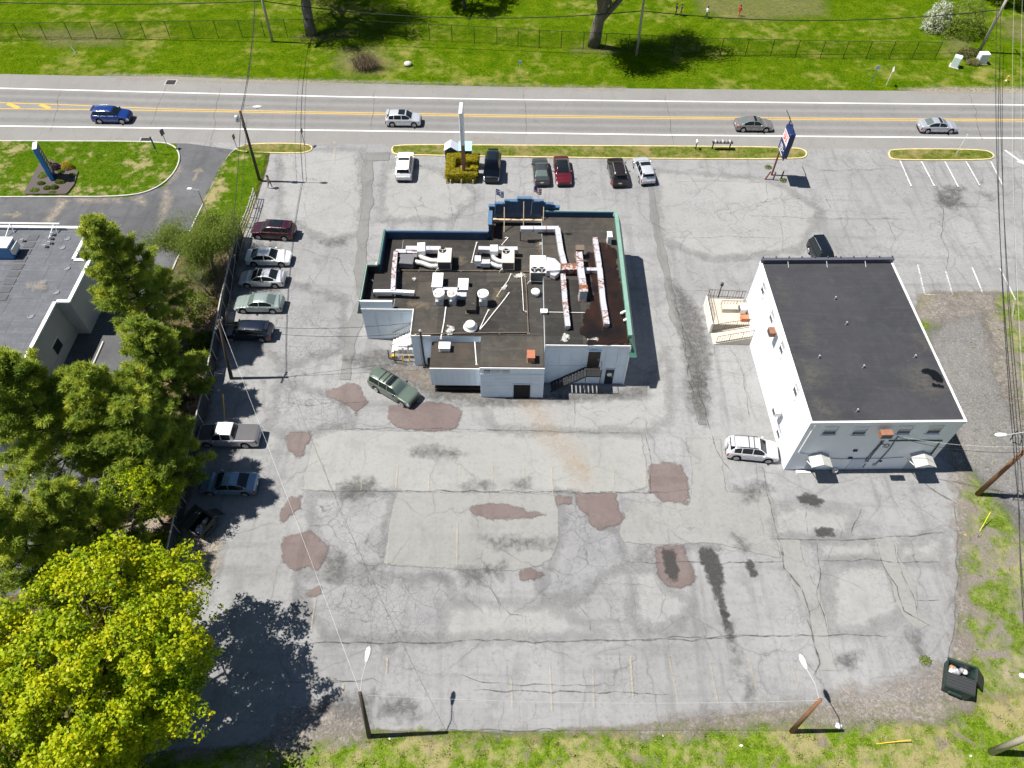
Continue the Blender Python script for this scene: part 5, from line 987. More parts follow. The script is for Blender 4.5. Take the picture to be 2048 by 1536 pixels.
for k, px in enumerate([(475, 180), (460, 215), (455, 255), (412, 285), (215, 235)]):
    c = G(*zb([px])[0], Z3R); t = thing('pipe_vent', ('farthest pipe vent of the close group on the grey roof', 'second pipe vent of the close group on the grey roof', 'third pipe vent of the close group on the grey roof', 'nearest pipe vent of the close group on the grey roof', 'pipe vent standing apart beside the row of pavers')[k], 'vent', (c.x, c.y, Z3R), 'pipe vents on the grey roof'); MB().path([(c.x, c.y, Z3R-.02), (c.x, c.y, Z3R+.35), (c.x-.25, c.y-.1, Z3R+.35)], .06).build('pipe', M_STEEL, t); MB().lathe([(.25, 0), (.1, .08)], (c.x, c.y, Z3R), 12).build('flashing', M_DARKM, t)
y = 57.7; a = G(0, 449, Z3R+.8); b = G(118, 448, Z3R+.8); t = thing('roof_rail', 'long white pipe rail held on struts along the back edge of the grey roof', 'rail', (a.x, y, Z3R)); MB().path([(a.x-8, y, Z3R+.75), (b.x, y, Z3R+.75)], .09).build('pipe', M_WHITEM, t)
for k in range(6): x = b.x - .6 - k*4.4; MB().path([(x, y, Z3R+.75), (x+.3, y-.6, Z3R), ], .04).build('strut', M_STEEL, t); MB().path([(x, y, Z3R+.75), (x-.3, y-1.4, Z3R+.02)], .04).build('strut', M_STEEL, t)
x0, y0, x1, y1 = pbox(-40, 476, 14, 497, Z3R+1.4); t = thing('rooftop_unit', 'blue and white rooftop unit at the left edge of the picture', 'hvac unit', (x1-1, y0, Z3R), 'rooftop package units'); MB().bbox((x0, y0, Z3R), (x1, y1, Z3R+1.4), .05).build('cabinet', plain('blue_unit', (.05, .2, .45), .5), t); MB().box((x0-.05, y0-.05, Z3R+1.402), (x1+.05, y1+.05, Z3R+1.55)).build('lid', M_WHITEM, t); MB().box((x1+.002, y0+.1, Z3R+.5), (x1+.3, y1-.1, Z3R+1.2)).build('hood', M_PVC, t)
# east wall details
for y0, y1, z0, z1, mt, nm in ((38.9, 39.9, .1, 2.2, M_DOOR, 'door'), (43.8, 45.0, 1.2, 2.3, M_GLASS, 'window'), (34.5, 36.0, 1.2, 2.3, M_GLASS, 'window')): 
    o = MB().box((-42.55, y0, z0), (-42.598, y1, z1)).build(nm, mt, B3); MB().box((-42.52, y0-.1, z1+.002), (-42.598, y1+.1, z1+.1)).build('lintel', M_WHITEM, o)
MB().box((-42.55, 33, .0), (-42.59, 38.8, 1.0)).build('base_band', M_WALL3, B3); MB().box((-42.55, 40.0, 0), (-42.59, 47.4, 1.0)).build('base_band', M_WALL3, B3)
layer('dust_stain', [G(u, v, Z3R) for u, v in zb([(270, 615), (370, 600), (380, 660), (290, 665)])], M_DUST, Z3R, parent=B3, margin=.5)
# ================================================================== vehicles
def car_paint(name, col, metal=0.35, rough=0.32):
    if name in MATS: return MATS[name]
    t = NT(name); v = t.n('ShaderNodeTexCoord').outputs['Object']
    c = t.mix(t.map(t.noise(2.2, 4, .6, v), .35, .65, 0, 1), tuple(q*.93 for q in col), col); m = t.done(c, rough, metal)
    t.b.inputs['Coat Weight'].default_value = .7; t.b.inputs['Coat Roughness'].default_value = .05; MATS[name] = m; return m
M_CGLASS = NT('car_glass'); _w = M_CGLASS; _w.done((0.010, 0.014, 0.016), 0.04); M_CGLASS = _w.m
M_CGLASSL = NT('pale_car_glass'); _w = M_CGLASSL; _w.done((0.10, 0.13, 0.12), 0.06); M_CGLASSL = _w.m
M_TYRE = plain('tyre_rubber', (.016, .016, .017), .85); M_RIM = plain('alloy_rim', (.50, .50, .52), .3, .6); M_UNDER = plain('underbody', (.008, .008, .009), .9)
M_HEAD = plain('headlight_lens', (.75, .77, .80), .12, .1); M_TAIL = plain('taillight_lens', (.33, .012, .012), .2); M_TRIMB = plain('black_trim', (.018, .018, .02), .45); M_CHROME = plain('chrome', (.70, .71, .73), .18, .8); M_PLATE = plain('number_plate', (.70, .70, .66), .5)
PROF = {
 'sedan': dict(top=[(0,.56),(.012,.66),(.05,.74),(.16,.84),(.26,.90),(.29,.94),(.41,1.33),(.46,1.41),(.56,1.44),(.66,1.42),(.72,1.36),(.85,1.08),(.88,1.05),(.965,1.02),(.985,.92),(1,.70)], belt=.94, H=1.44, ws=(.292,.43), rw=(.70,.852), side=(.335,.80), pil=[.545], wh=(.19,.80), wr=.33),
 'suv': dict(top=[(0,.62),(.012,.80),(.045,.92),(.15,1.0),(.235,1.06),(.26,1.10),(.37,1.54),(.42,1.63),(.55,1.68),(.80,1.66),(.89,1.60),(.955,1.22),(.975,1.05),(1,.80)], belt=1.08, H=1.68, ws=(.262,.39), rw=(.895,.957), side=(.30,.90), pil=[.53,.735], wh=(.185,.79), wr=.36),
 'boxy': dict(top=[(0,.66),(.012,.86),(.04,.97),(.15,1.03),(.255,1.08),(.275,1.12),(.365,1.60),(.40,1.68),(.55,1.73),(.88,1.72),(.935,1.66),(.972,1.2),(.985,1.05),(1,.80)], belt=1.10, H=1.73, ws=(.277,.375), rw=(.938,.973), side=(.305,.935), pil=[.52,.71], wh=(.17,.78), wr=.37),
 'pickup': dict(top=[(0,.74),(.01,.95),(.04,1.04),(.15,1.08),(.235,1.12),(.25,1.16),(.335,1.66),(.37,1.74),(.48,1.77),(.575,1.75),(.60,1.68),(.628,1.25),(.636,1.17),(.80,1.17),(.975,1.17),(.985,1.12),(1,.85)], belt=1.13, H=1.77, ws=(.252,.345), rw=(.598,.63), side=(.285,.585), pil=[.435], wh=(.17,.785), wr=.38),
 'hatch': dict(top=[(0,.60),(.012,.76),(.045,.88),(.15,.97),(.23,1.03),(.255,1.08),(.38,1.52),(.43,1.59),(.55,1.62),(.78,1.58),(.87,1.50),(.945,1.15),(.97,1.0),(1,.75)], belt=1.03, H=1.62, ws=(.257,.40), rw=(.872,.947), side=(.31,.88), pil=[.53,.74], wh=(.19,.80), wr=.345),
}
def wheel(par, x, y, r, side):
    w = MB().lathe([(r*.62, -.11), (r*.95, -.11), (r, -.07), (r, .07), (r*.95, .11), (r*.62, .11)], (x, y, r), 22, 'y').build('wheel', M_TYRE, par, True)
    rim = MB(); yo = y + side*.100
    rim.lathe([(r*.66, 0), (r*.66, side*.02), (r*.58, side*.012), (.02, side*.006)], (x, yo, r), 20, 'y'); rm_ = rim.build('rim', M_TRIMB, w)
    sp = MB()
    for k in range(5):
        a = k*2*math.pi/5+.3; ca, sa = math.cos(a), math.sin(a); q = []
        for rr, ww in ((.05, .05), (r*.64, .055)):
            for s in (-1, 1): q.append((x+ca*rr-sa*ww*s, yo+side*.02, r+sa*rr+ca*ww*s))
        sp.add(q + [(a_, b_+side*.02, c_) for a_, b_, c_ in q], [(0,1,3,2), (4,6,7,5), (0,4,5,1), (2,3,7,6), (0,2,6,4), (1,5,7,3)])
    sp.lathe([(r*.66, side*.02), (r*.68, side*.035), (r*.60, side*.035), (r*.58, side*.02)], (x, yo, r), 20, 'y'); sp.build('spoke', M_RIM, w); return w
def make_car(kind, label, cat, L, W, H, paint, roof=None, hood=None, sunroof=None, rails=None, bedcover=None, glass=None, spare=False, name=None, rearglass=None, crossbars=0, group=None):
    P = PROF[kind]; sc = H/P['H']; tp = np.array(P['top']); belt0 = P['belt']*sc; glass = glass or M_CGLASS
    t = thing(name or {'sedan': 'sedan', 'suv': 'suv_car', 'boxy': 'suv_car', 'pickup': 'pickup_truck', 'hatch': 'crossover_car'}[kind], label, cat, (0, 0, 0), group)
    ts = sorted(set(list(np.linspace(0, 1, 61)) + [a for a in P['ws']] + list(P['rw']) + list(P['side']) + [.004, .01, .02, .98, .99, .996] + [p+s for p in P['pil'] for s in (-.008, .008)]))
    ts = np.array(ts); top = np.interp(ts, tp[:, 0], tp[:, 1])*sc
    k = np.interp(ts, ts, top); top = np.convolve(np.pad(top, 1, 'edge'), [.2, .6, .2], 'valid')
    plan = np.ones(len(ts)); 
    fr = ts < .12; plan[fr] = 1 - .17*((.12-ts[fr])/.12)**2.2; rr_ = ts > .90; plan[rr_] = 1 - .11*((ts[rr_]-.90)/.10)**2.2
    hw = W/2*plan; x = L/2 - ts*L; R_ = P['wr']*(sc*.5+.5); Ra = R_+.065; xw = [L/2-P['wh'][0]*L, L/2-P['wh'][1]*L]
    n = len(ts); J = 12; V = np.zeros((n, 2*J-1, 3)); cab = np.zeros(n)
    for i in range(n):
        zt = top[i]; endf = max(0, (.02-ts[i])/.02, (ts[i]-.985)/.015); zb0 = .21*sc + .16*endf; zb = zb0
        for q in xw:
            d = abs(x[i]-q)
            if d < Ra: zb = max(zb, R_ + math.sqrt(Ra*Ra-d*d) - .01)
        blt = min(belt0, zt-.035); c = max(0, min(1, (zt-belt0)/(H-belt0))); cab[i] = c
        z2 = zb+.07; z3 = max(min(.60*blt, blt-.2), z2+.05); z4 = max(blt-.09, z3+.03); blt = max(blt, z4+.02); zt = max(zt, blt+.03)
        w_ = hw[i]; wr = w_*(.86-.16*c); wb = w_*(.93-.015*c)
        S = [(0, zb0+.02), (w_*.88, zb), (w_*.975, z2), (w_*1.0, z3), (w_*.985, z4), (w_*.955, blt), (wb, blt+.02*max(c, .2)), ((wb+wr)/2+.02*c, blt+(zt-blt)*.5), (wr, zt-.055*max(c, .25)), (wr*.90, zt-.018), (wr*.5, zt+.004), (0, zt+.012)]
        for j, (a, b) in enumerate(S): V[i, j] = (x[i], -a, b); V[i, 2*J-2-j] = (x[i], a, b)
    groups = {}
    def put(g, f): groups.setdefault(g, []).append(f)
    tm = (ts[:-1]+ts[1:])/2; NJ = 2*J-1
    for i in range(n-1):
        for j in range(NJ-1):
            jj = j if j < J-1 else NJ-2-j; side = 'R' if j < J-1 else 'L'; g = 'body'; tt = tm[i]; c = (cab[i]+cab[i+1])/2
            if jj == 0: g = 'underbody'
            elif jj in (6, 7) and P['side'][0] < tt < P['side'][1] and c > .22 and not any(abs(tt-p) < .0085 for p in P['pil']):
                seg = sum(tt > p for p in P['pil']); g = 'side_window_%s%d' % (side, seg)
            elif jj in (9, 10) and P['ws'][0] < tt < P['ws'][1]: g = 'windshield'
            elif jj in (9, 10) and P['rw'][0] < tt < P['rw'][1]: g = 'rear_window'
            elif jj in (9, 10) and sunroof and sunroof[0] < tt < sunroof[1]: g = 'sunroof'
            elif jj in (8, 9, 10) and hood and .05 < tt < P['ws'][0]-.01: g = 'hood'
            elif jj in (8, 9, 10) and roof and P['ws'][1] < tt < P['rw'][0]: g = 'roof'
            elif jj in (6, 7, 8, 9, 10) and bedcover and .64 < tt < .975: g = 'bed_cover'
            elif jj in (3, 4) and tt < .05 and tt > .006: g = 'headlight_' + side
            elif jj in (3, 4) and tt > .965 and tt < .994: g = 'taillight_' + side
            elif jj in (1,) : g = 'sill'
            a = i*NJ+j; put(g, (a, a+1, a+NJ+1, a+NJ))
    put('body', tuple(range(NJ))); put('body', tuple(reversed(range((n-1)*NJ, n*NJ))))
    flat = V.reshape(-1, 3)
    mats = {'body': paint, 'underbody': M_UNDER, 'sill': M_TRIMB if kind in ('suv', 'boxy', 'hatch', 'pickup') else paint, 'windshield': M_CGLASSL if glass is M_CGLASSL else glass, 'rear_window': rearglass or glass, 'sunroof': M_CGLASS, 'hood': hood, 'roof': roof, 'bed_cover': bedcover}
    for g, fs in groups.items():
        used = sorted({q for f in fs for q in f}); rm = {q: k_ for k_, q in enumerate(used)}
        me = bpy.data.meshes.new(g); me.from_pydata([tuple(flat[q]) for q in used], [], [tuple(reversed([rm[q] for q in f])) for f in fs])
        me.polygons.foreach_set('use_smooth', [len(p.vertices) == 4 for p in me.polygons]); me.update()
        nm = 'side_window' if g.startswith('side') else 'headlight' if g.startswith('head') else 'taillight' if g.startswith('tail') else g
        mt = mats.get(g) or (M_CGLASS if g.startswith('side') else M_HEAD if g.startswith('head') else M_TAIL)
        link_mesh(nm, me, mt, t)
    for q in xw:
        for s in (-1, 1): wheel(t, q, s*(W/2-.125), R_, s)
    # small pieces
    xm = L/2 - (P['ws'][0]+.055)*L; MIR = MB
    for s in (-1, 1): MB().bbox((xm-.09, s*(W/2-.02), belt0+.0), (xm+.08, s*(W/2+.17), belt0+.14), .03).build('mirror', paint if kind != 'boxy' else M_TRIMB, t)
    zg = np.interp(.02, ts, top); MB().box((L/2-.004, -W*.27, zg*.55), (L/2+.015, W*.27, zg*.86)).build('grille', M_TRIMB, t); MB().box((L/2-.02, -W*.36, .30*sc), (L/2+.005, W*.36, .42*sc)).build('bumper_inlet', M_TRIMB, t)
    MB().box((-L/2-.018, -.2, .62*sc), (-L/2+.004, .2, .76*sc)).build('number_plate', M_PLATE, t); MB().box((-L/2-.012, -W*.34, .30*sc), (-L/2+.02, W*.34, .42*sc)).build('rear_bumper', M_TRIMB, t)
    for s in (-1, 1):
        for p in ([P['side'][0]+.16, P['pil'][0]+.16] if kind != 'pickup' else [.40, .56]):
            xx = L/2-p*L; MB().box((xx-.09, s*(W/2*.985), belt0-.14), (xx+.09, s*(W/2+.022), belt0-.10)).build('door_handle', paint if kind != 'pickup' else M_CHROME, t)
    if rails:
        for s in (-1, 1): MB().path([(L/2-.44*L, s*W*.325, H-.01), (L/2-.47*L, s*W*.325, H+.05), (L/2-.84*L, s*W*.325, H+.035), (L/2-.875*L, s*W*.325, H-.05)], .026, 6).build('roof_rail', rails, t)
    for k_ in range(crossbars):
        xx = L/2-(.52+.10*k_)*L; MB().box((xx-.03, -W*.34, H+.03), (xx+.03, W*.34, H+.06)).build('crossbar', M_TRIMB, t)
    if spare: o = MB().lathe([(.30, 0), (.36, -.03), (.36, -.17), (.30, -.21), (.02, -.22)], (0, 0, 0), 20, 'y').build('spare_wheel', paint, t)
    if spare:
        o.rotation_euler = (0, 0, R(-90)); o.location = (-L/2-.02, 0, 1.0)
    if kind in ('suv', 'boxy', 'hatch'):
        MB().box((-L/2+.075*L*.55, -W*.30, H-.06), (-L/2+.11*L, W*.30, H-.02)).build('spoiler', paint, t)
        MB().path([(-L/2+.045*L, -.05, H*.80), (-L/2+.030*L, .25, H*.72)], .012, 4).build('wiper', M_TRIMB, t)
    xb = L/2-(P['ws'][0]+.005)*L; zb = np.interp(P['ws'][0], ts, top)+.03
    for yy in (-.35, .25): MB().path([(xb, yy, zb), (xb-.18, yy+.5, zb+.10)], .012, 4).build('wiper', M_TRIMB, t)
    return t
def put_car(t, px, ang, z=0.03):
    c = G(*px); t.location = (c.x, c.y, z); t.rotation_euler = (0, 0, R(ang)); return t
CP = car_paint
GW = 'cars driving on the road'; GN = 'cars parked along the grass island'; GL = 'cars parked along the board fence'
# px = centre of the footprint on the ground
put_car(make_car('suv', 'deep blue SUV driving on the road past the blue lawn sign', 'car', 4.7, 1.9, 1.70, CP('deep_blue_paint', (.004, .035, .20)), rails=M_CHROME, group=GW), (228, 240), 0, .012)
put_car(make_car('hatch', 'silver white crossover with black sunroof driving on the road', 'car', 4.5, 1.84, 1.64, CP('pale_silver_paint', (.56, .58, .62)), sunroof=(.44, .62), group=GW), (808, 247), 0, .012)
put_car(make_car('sedan', 'bronze grey sedan driving on the road left of the SPA sign', 'car', 4.75, 1.82, 1.45, CP('bronze_grey_paint', (.22, .205, .20)), sunroof=(.46, .54), glass=M_CGLASSL, group=GW), (1505, 257), 0, .012)
put_car(make_car('sedan', 'pale silver sedan driving on the road at the far right', 'car', 4.8, 1.8, 1.43, CP('lilac_silver_paint', (.44, .45, .50)), sunroof=(.47, .54), glass=M_CGLASSL, group=GW), (1871, 260), 0, .012)
put_car(make_car('suv', 'white SUV parked with its tail to us beside the hedge', 'car', 4.85, 1.98, 1.78, CP('white_paint', (.78, .78, .78), 0, .3), rails=None, sunroof=(.50, .60), group=GN), (811, 341), 91)
put_car(make_car('suv', 'black SUV parked nose towards us right of the hedge', 'car', 4.8, 1.95, 1.72, CP('blue_black_paint', (.006, .009, .014), .2), group=GN), (985, 344), -92)
put_car(make_car('sedan', 'dark grey sedan parked left of the red car', 'car', 4.85, 1.85, 1.46, CP('dark_grey_paint', (.055, .062, .065)), glass=M_CGLASSL, group=GN), (1081, 350), 93)
put_car(make_car('sedan', 'dark red sedan parked nose towards us', 'car', 4.8, 1.85, 1.48, CP('dark_red_paint', (.125, .008, .018)), roof=M_CGLASS, group=GN), (1124, 350), -87)
put_car(make_car('suv', 'brown black SUV parked with its tail to us left of the silver SUV', 'car', 4.8, 1.93, 1.75, CP('brown_black_paint', (.022, .014, .013), .3), rails=M_CHROME, group=GN), (1233, 352), 94)
put_car(make_car('hatch', 'silver SUV with dark sunroof at the right end of the parked row', 'car', 4.6, 1.85, 1.66, CP('pale_silver_paint', (.56, .58, .62)), sunroof=(.47, .62), group=GN), (1286, 349), 98)
put_car(make_car('suv', 'maroon SUV with dark glass roof parked nearest the road along the fence', 'car', 4.75, 1.92, 1.68, CP('maroon_paint', (.050, .008, .018)), sunroof=(.46, .75), group=GL), (550, 470), 176)
put_car(make_car('sedan', 'white sedan parked nose out along the fence', 'car', 4.75, 1.84, 1.45, CP('white_paint', (.78, .78, .78), 0, .3), group=GL), (540, 523), 0)
put_car(make_car('sedan', 'silver white sedan with a small sunroof parked below the white sedan', 'car', 4.7, 1.82, 1.46, CP('bright_silver_paint', (.66, .66, .69)), sunroof=(.45, .53), group=GL), (528, 565), 180)
put_car(make_car('sedan', 'pale green grey sedan parked above the black wagon', 'car', 4.85, 1.83, 1.47, CP('green_silver_paint', (.28, .34, .33)), glass=M_CGLASSL, group=GL), (522, 615), 180)
put_car(make_car('hatch', 'blue black wagon half in tree shade along the fence', 'car', 4.85, 1.87, 1.6, CP('navy_black_paint', (.008, .014, .030), .3), group=GL), (499, 671), 180)
put_car(make_car('pickup', 'silver pickup truck with painted dark hood reflection and grey bed cover', 'truck', 5.4, 1.87, 1.78, CP('truck_silver_paint', (.46, .46, .50)), roof=CP('white_paint', (.78, .78, .78)), hood=plain('dark_reflection_hood', (.055, .055, .058), .5), bedcover=plain('bed_cover_vinyl', (.075, .075, .080), .7), group=GL), (463, 879), 180)  # silver hood coloured dark to stand for its reflection
put_car(make_car('sedan', 'grey blue sedan in deep tree shade below the pickup', 'car', 4.75, 1.85, 1.44, CP('grey_blue_paint', (.14, .23, .33)), group=GL), (463, 974), 180)
put_car(make_car('boxy', 'olive green SUV with roof bars parked askew behind the restaurant', 'car', 4.9, 1.85, 1.76, CP('olive_green_paint', (.135, .175, .140)), sunroof=(.45, .56), rails=M_TRIMB, crossbars=3, glass=M_CGLASSL), (789, 785), -33)
put_car(make_car('hatch', 'silver compact SUV with spare wheel parked by the white block', 'car', 4.45, 1.82, 1.70, CP('bright_silver_paint', (.66, .66, .69)), rails=M_TRIMB, crossbars=2, spare=True), (1500, 907), -6)
put_car(make_car('boxy', 'black SUV partly hidden behind the roof of the white block', 'car', 4.7, 1.9, 1.8, CP('blue_black_paint', (.006, .009, .014), .2), rails=M_CHROME), (1640, 522), -84)
# ================================================================== vegetation
def leaf_mat(name, stops, trans=0.3, rough=0.55):
    t = NT(name); a = t.attr('tint').outputs['Fac']; r = t.n('ShaderNodeValToRGB'); t.l(a, r.inputs[0]); cr = r.color_ramp
    cr.elements[0].position = stops[0][0]; cr.elements[0].color = (*stops[0][1], 1); cr.elements[1].position = stops[-1][0]; cr.elements[1].color = (*stops[-1][1], 1)
    for p, c in stops[1:-1]: e = cr.elements.new(p); e.color = (*c, 1)
    t.done(r.outputs[0], rough, spec=.25)
    tr = t.n('ShaderNodeBsdfTranslucent'); t.l(r.outputs[0], tr.inputs[0]); x = t.n('ShaderNodeMixShader'); x.inputs[0].default_value = trans
    t.l(t.b.outputs[0], x.inputs[1]); t.l(tr.outputs[0], x.inputs[2]); t.l(x.outputs[0], t.out.inputs[0]); return t.m
def cards(name, C, size, tint, mat, parent=None, aspect=.75, up=.5, out=None, tri=False, dirs=None, rng=RNG):
    """leaf sized faces at the points C; out: preferred facing per leaf; dirs: long axis per leaf (needles, blades)"""
    N = len(C); nr = rng.normal(size=(N, 3)); nr[:, 2] += up
    if out is not None: nr = nr*.7 + out
    nr /= np.linalg.norm(nr, axis=1)[:, None]+1e-9
    a = dirs if dirs is not None else rng.normal(size=(N, 3)); a = a - (a*nr).sum(1)[:, None]*nr*(0 if dirs is not None else 1); a /= np.linalg.norm(a, axis=1)[:, None]+1e-9
    b = np.cross(nr, a); b /= np.linalg.norm(b, axis=1)[:, None]+1e-9
    s = np.asarray(size)[:, None]
    if tri: V = np.stack([C - b*s*aspect*.5, C + b*s*aspect*.5, C + a*s], 1); k = 3
    else: V = np.stack([C - a*s*.5, C - b*s*aspect*.5, C + a*s*.5, C + b*s*aspect*.5], 1); k = 4
    org = np.array(ORG[parent.name]) if parent is not None else np.zeros(3); V = (V - org).reshape(-1, 3).astype(np.float32)
    me = bpy.data.meshes.new(name); me.vertices.add(len(V)); me.vertices.foreach_set('co', V.ravel()); me.loops.add(len(V)); me.loops.foreach_set('vertex_index', np.arange(len(V), dtype=np.int32))
    me.polygons.add(N); me.polygons.foreach_set('loop_start', np.arange(0, len(V), k, dtype=np.int32)); me.polygons.foreach_set('loop_total', np.full(N, k, dtype=np.int32)); me.update(calc_edges=True)
    at = me.attributes.new('tint', 'FLOAT', 'POINT'); at.data.foreach_set('value', np.repeat(np.clip(tint, 0, 1), k).astype(np.float32))
    return link_mesh(name, me, mat, parent)
def limbs(base, h, levels, spread, r0, seed, up=.25, n0=5, curl=.25, lean=(0, 0), first=.35, ratio=.66):
    """recursive branching; returns list of (points, radii) and the tips"""
    rr = random.Random(seed); out = []; tips = []
    def grow(p, d, L, r, lv):
        pts = [p.copy()]; rad = [r]; k = 4 if lv else 6
        for i in range(k):
            d = (d + Vector((rr.gauss(0, curl), rr.gauss(0, curl), rr.gauss(0, curl)+up*.3))*.45).normalized(); p = p + d*L/k; pts.append(p.copy()); rad.append(max(.008, r*(1-.55*(i+1)/k)))
        out.append((pts, rad)); 
        if lv >= levels: tips.append((p.copy(), d.copy())); return
        nb = n0 if lv == 0 else rr.choice((3, 4))
        for j in range(nb):
            f = first + (1-first)*(j+rr.random()*.6)/nb; f = min(.98, f); i = min(k-1, int(f*k)); q = pts[i].lerp(pts[i+1], f*k-i)
            ang = rr.uniform(0, 6.283); sd = (Vector((math.cos(ang), math.sin(ang), 0)) + d*rr.uniform(.3, .9)/spread*.6 + Vector((0, 0, up))).normalized()
            grow(q, sd, L*ratio*rr.uniform(.75, 1.15)*(1.15-f*.35), rad[i]*.62, lv+1)
        tips.append((p.copy(), d.copy()))
    grow(Vector(base), Vector((lean[0], lean[1], 1)).normalized(), h, r0, 0); return out, tips
M_BARK = plain('bark', (.085, .065, .05), .95, var=.4, scale=4, bump=.6, local=False); M_BARKG = plain('grey_bark', (.165, .140, .115), .95, var=.35, scale=3, bump=.6, local=False)
M_MAPLE = leaf_mat('spring_maple_leaf', [(0, (.045, .120, .005)), (.38, (.190, .300, .006)), (.68, (.385, .465, .006)), (1, (.57, .56, .008))], .42)
M_PINE = leaf_mat('pine_needle', [(0, (.055, .110, .018)), (.4, (.175, .260, .034)), (.75, (.325, .405, .046)), (1, (.50, .53, .06))], .45)
M_BUD = leaf_mat('budding_leaf', [(0, (.10, .15, .02)), (.5, (.19, .26, .035)), (1, (.29, .34, .05))], .4)
M_OAK = leaf_mat('pale_spring_leaf', [(0, (.045, .075, .012)), (.5, (.10, .13, .022)), (1, (.19, .19, .05))], .3)
M_HEDGE = leaf_mat('gold_hedge_leaf', [(0, (.07, .09, .004)), (.5, (.24, .225, .006)), (1, (.40, .33, .010))], .3)
M_SHRUB = leaf_mat('green_shrub_leaf', [(0, (.035, .065, .006)), (.5, (.105, .145, .012)), (1, (.19, .215, .02))], .3)
M_GOLD = leaf_mat('golden_leaf', [(0, (.20, .14, .004)), (.5, (.42, .30, .006)), (1, (.55, .40, .01))], .25); M_PURPLE = leaf_mat('purple_leaf', [(0, (.018, .008, .010)), (.5, (.048, .022, .024)), (1, (.085, .045, .04))], .2)
M_TWIG = plain('dry_twigs', (.20, .14, .095), .95, var=.4, local=False); M_BLOSSOM = leaf_mat('blossom', [(0, (.25, .26, .20)), (.5, (.55, .55, .48)), (1, (.78, .78, .72))], .3)
M_BLADE = leaf_mat('grass_blade', [(0, (.055, .11, .006)), (.45, (.115, .185, .010)), (.75, (.20, .26, .018)), (1, (.38, .32, .13))], .3)
def trunk_obj(parts, mat, par, nm='trunk', nsides=7, minr=0.0):
    mb = MB()
    for pts, rad in parts:
        if max(rad) >= minr: mb.path(pts, rad, nsides if max(rad) > .08 else 4)
    return mb.build(nm, mat, par, True)
def fbm(C, s, seed): return np.array([mnoise.fractal(Vector((p[0]*s+seed, p[1]*s, p[2]*s)), .9, 2.0, 4) for p in C])
def broadleaf(name, label, base, h, rad, seed, mat, clumps, per, leaf, crown_c, flat=.8, gap=-.12, r0=.3, tint0=.45, tintv=.22, bark=None, cr=.34, group=None, shell=.45, levels=3, lumpy=.30):
    """crown: many small leaf clumps spread through an uneven ellipsoid, denser outside"""
    rng = np.random.default_rng(seed); t = thing(name, label, 'tree', base, group)
    br, tips = limbs(base, h*.62, levels, 1.0, r0, seed, up=.35, n0=7, first=.3); trunk_obj(br, bark or M_BARK, t)
    pts = []; c0 = np.array(crown_c); R3 = np.array([rad, rad, rad*flat])
    while len(pts) < clumps:
        u = rng.normal(size=(clumps*2, 3)); u /= np.linalg.norm(u, axis=1)[:, None]; rr = (shell + (1-shell)*rng.random(len(u))**.55)
        lump = 1 + lumpy*fbm(u, 2.0, seed*1.7); P = c0 + u*R3*rr[:, None]*lump[:, None]
        keep = (P[:, 2] > 1.0) & (fbm(P, .42, seed+5) > gap); pts += list(zip(P[keep], u[keep], rr[keep]))
    pts = pts[:clumps]; CC = np.array([p[0] for p in pts]); U = np.array([p[1] for p in pts]); rr = np.array([p[2] for p in pts])
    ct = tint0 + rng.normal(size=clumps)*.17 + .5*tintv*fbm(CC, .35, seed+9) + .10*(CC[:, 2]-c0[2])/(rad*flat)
    off = rng.normal(size=(clumps, per, 3)); off /= np.linalg.norm(off, axis=2)[:, :, None]; off *= cr*(.55+.45*rng.random((clumps, per, 1)))*np.array([1, 1, .75])
    L = (CC[:, None, :] + off).reshape(-1, 3); O = (off/cr*.8 + U[:, None, :]*.35).reshape(-1, 3); T = np.repeat(ct, per) + rng.normal(size=clumps*per)*.10
    cards('crown', L, leaf*rng.uniform(.7, 1.3, len(L)), T, mat, t, .8, .75, O, rng=rng); return t
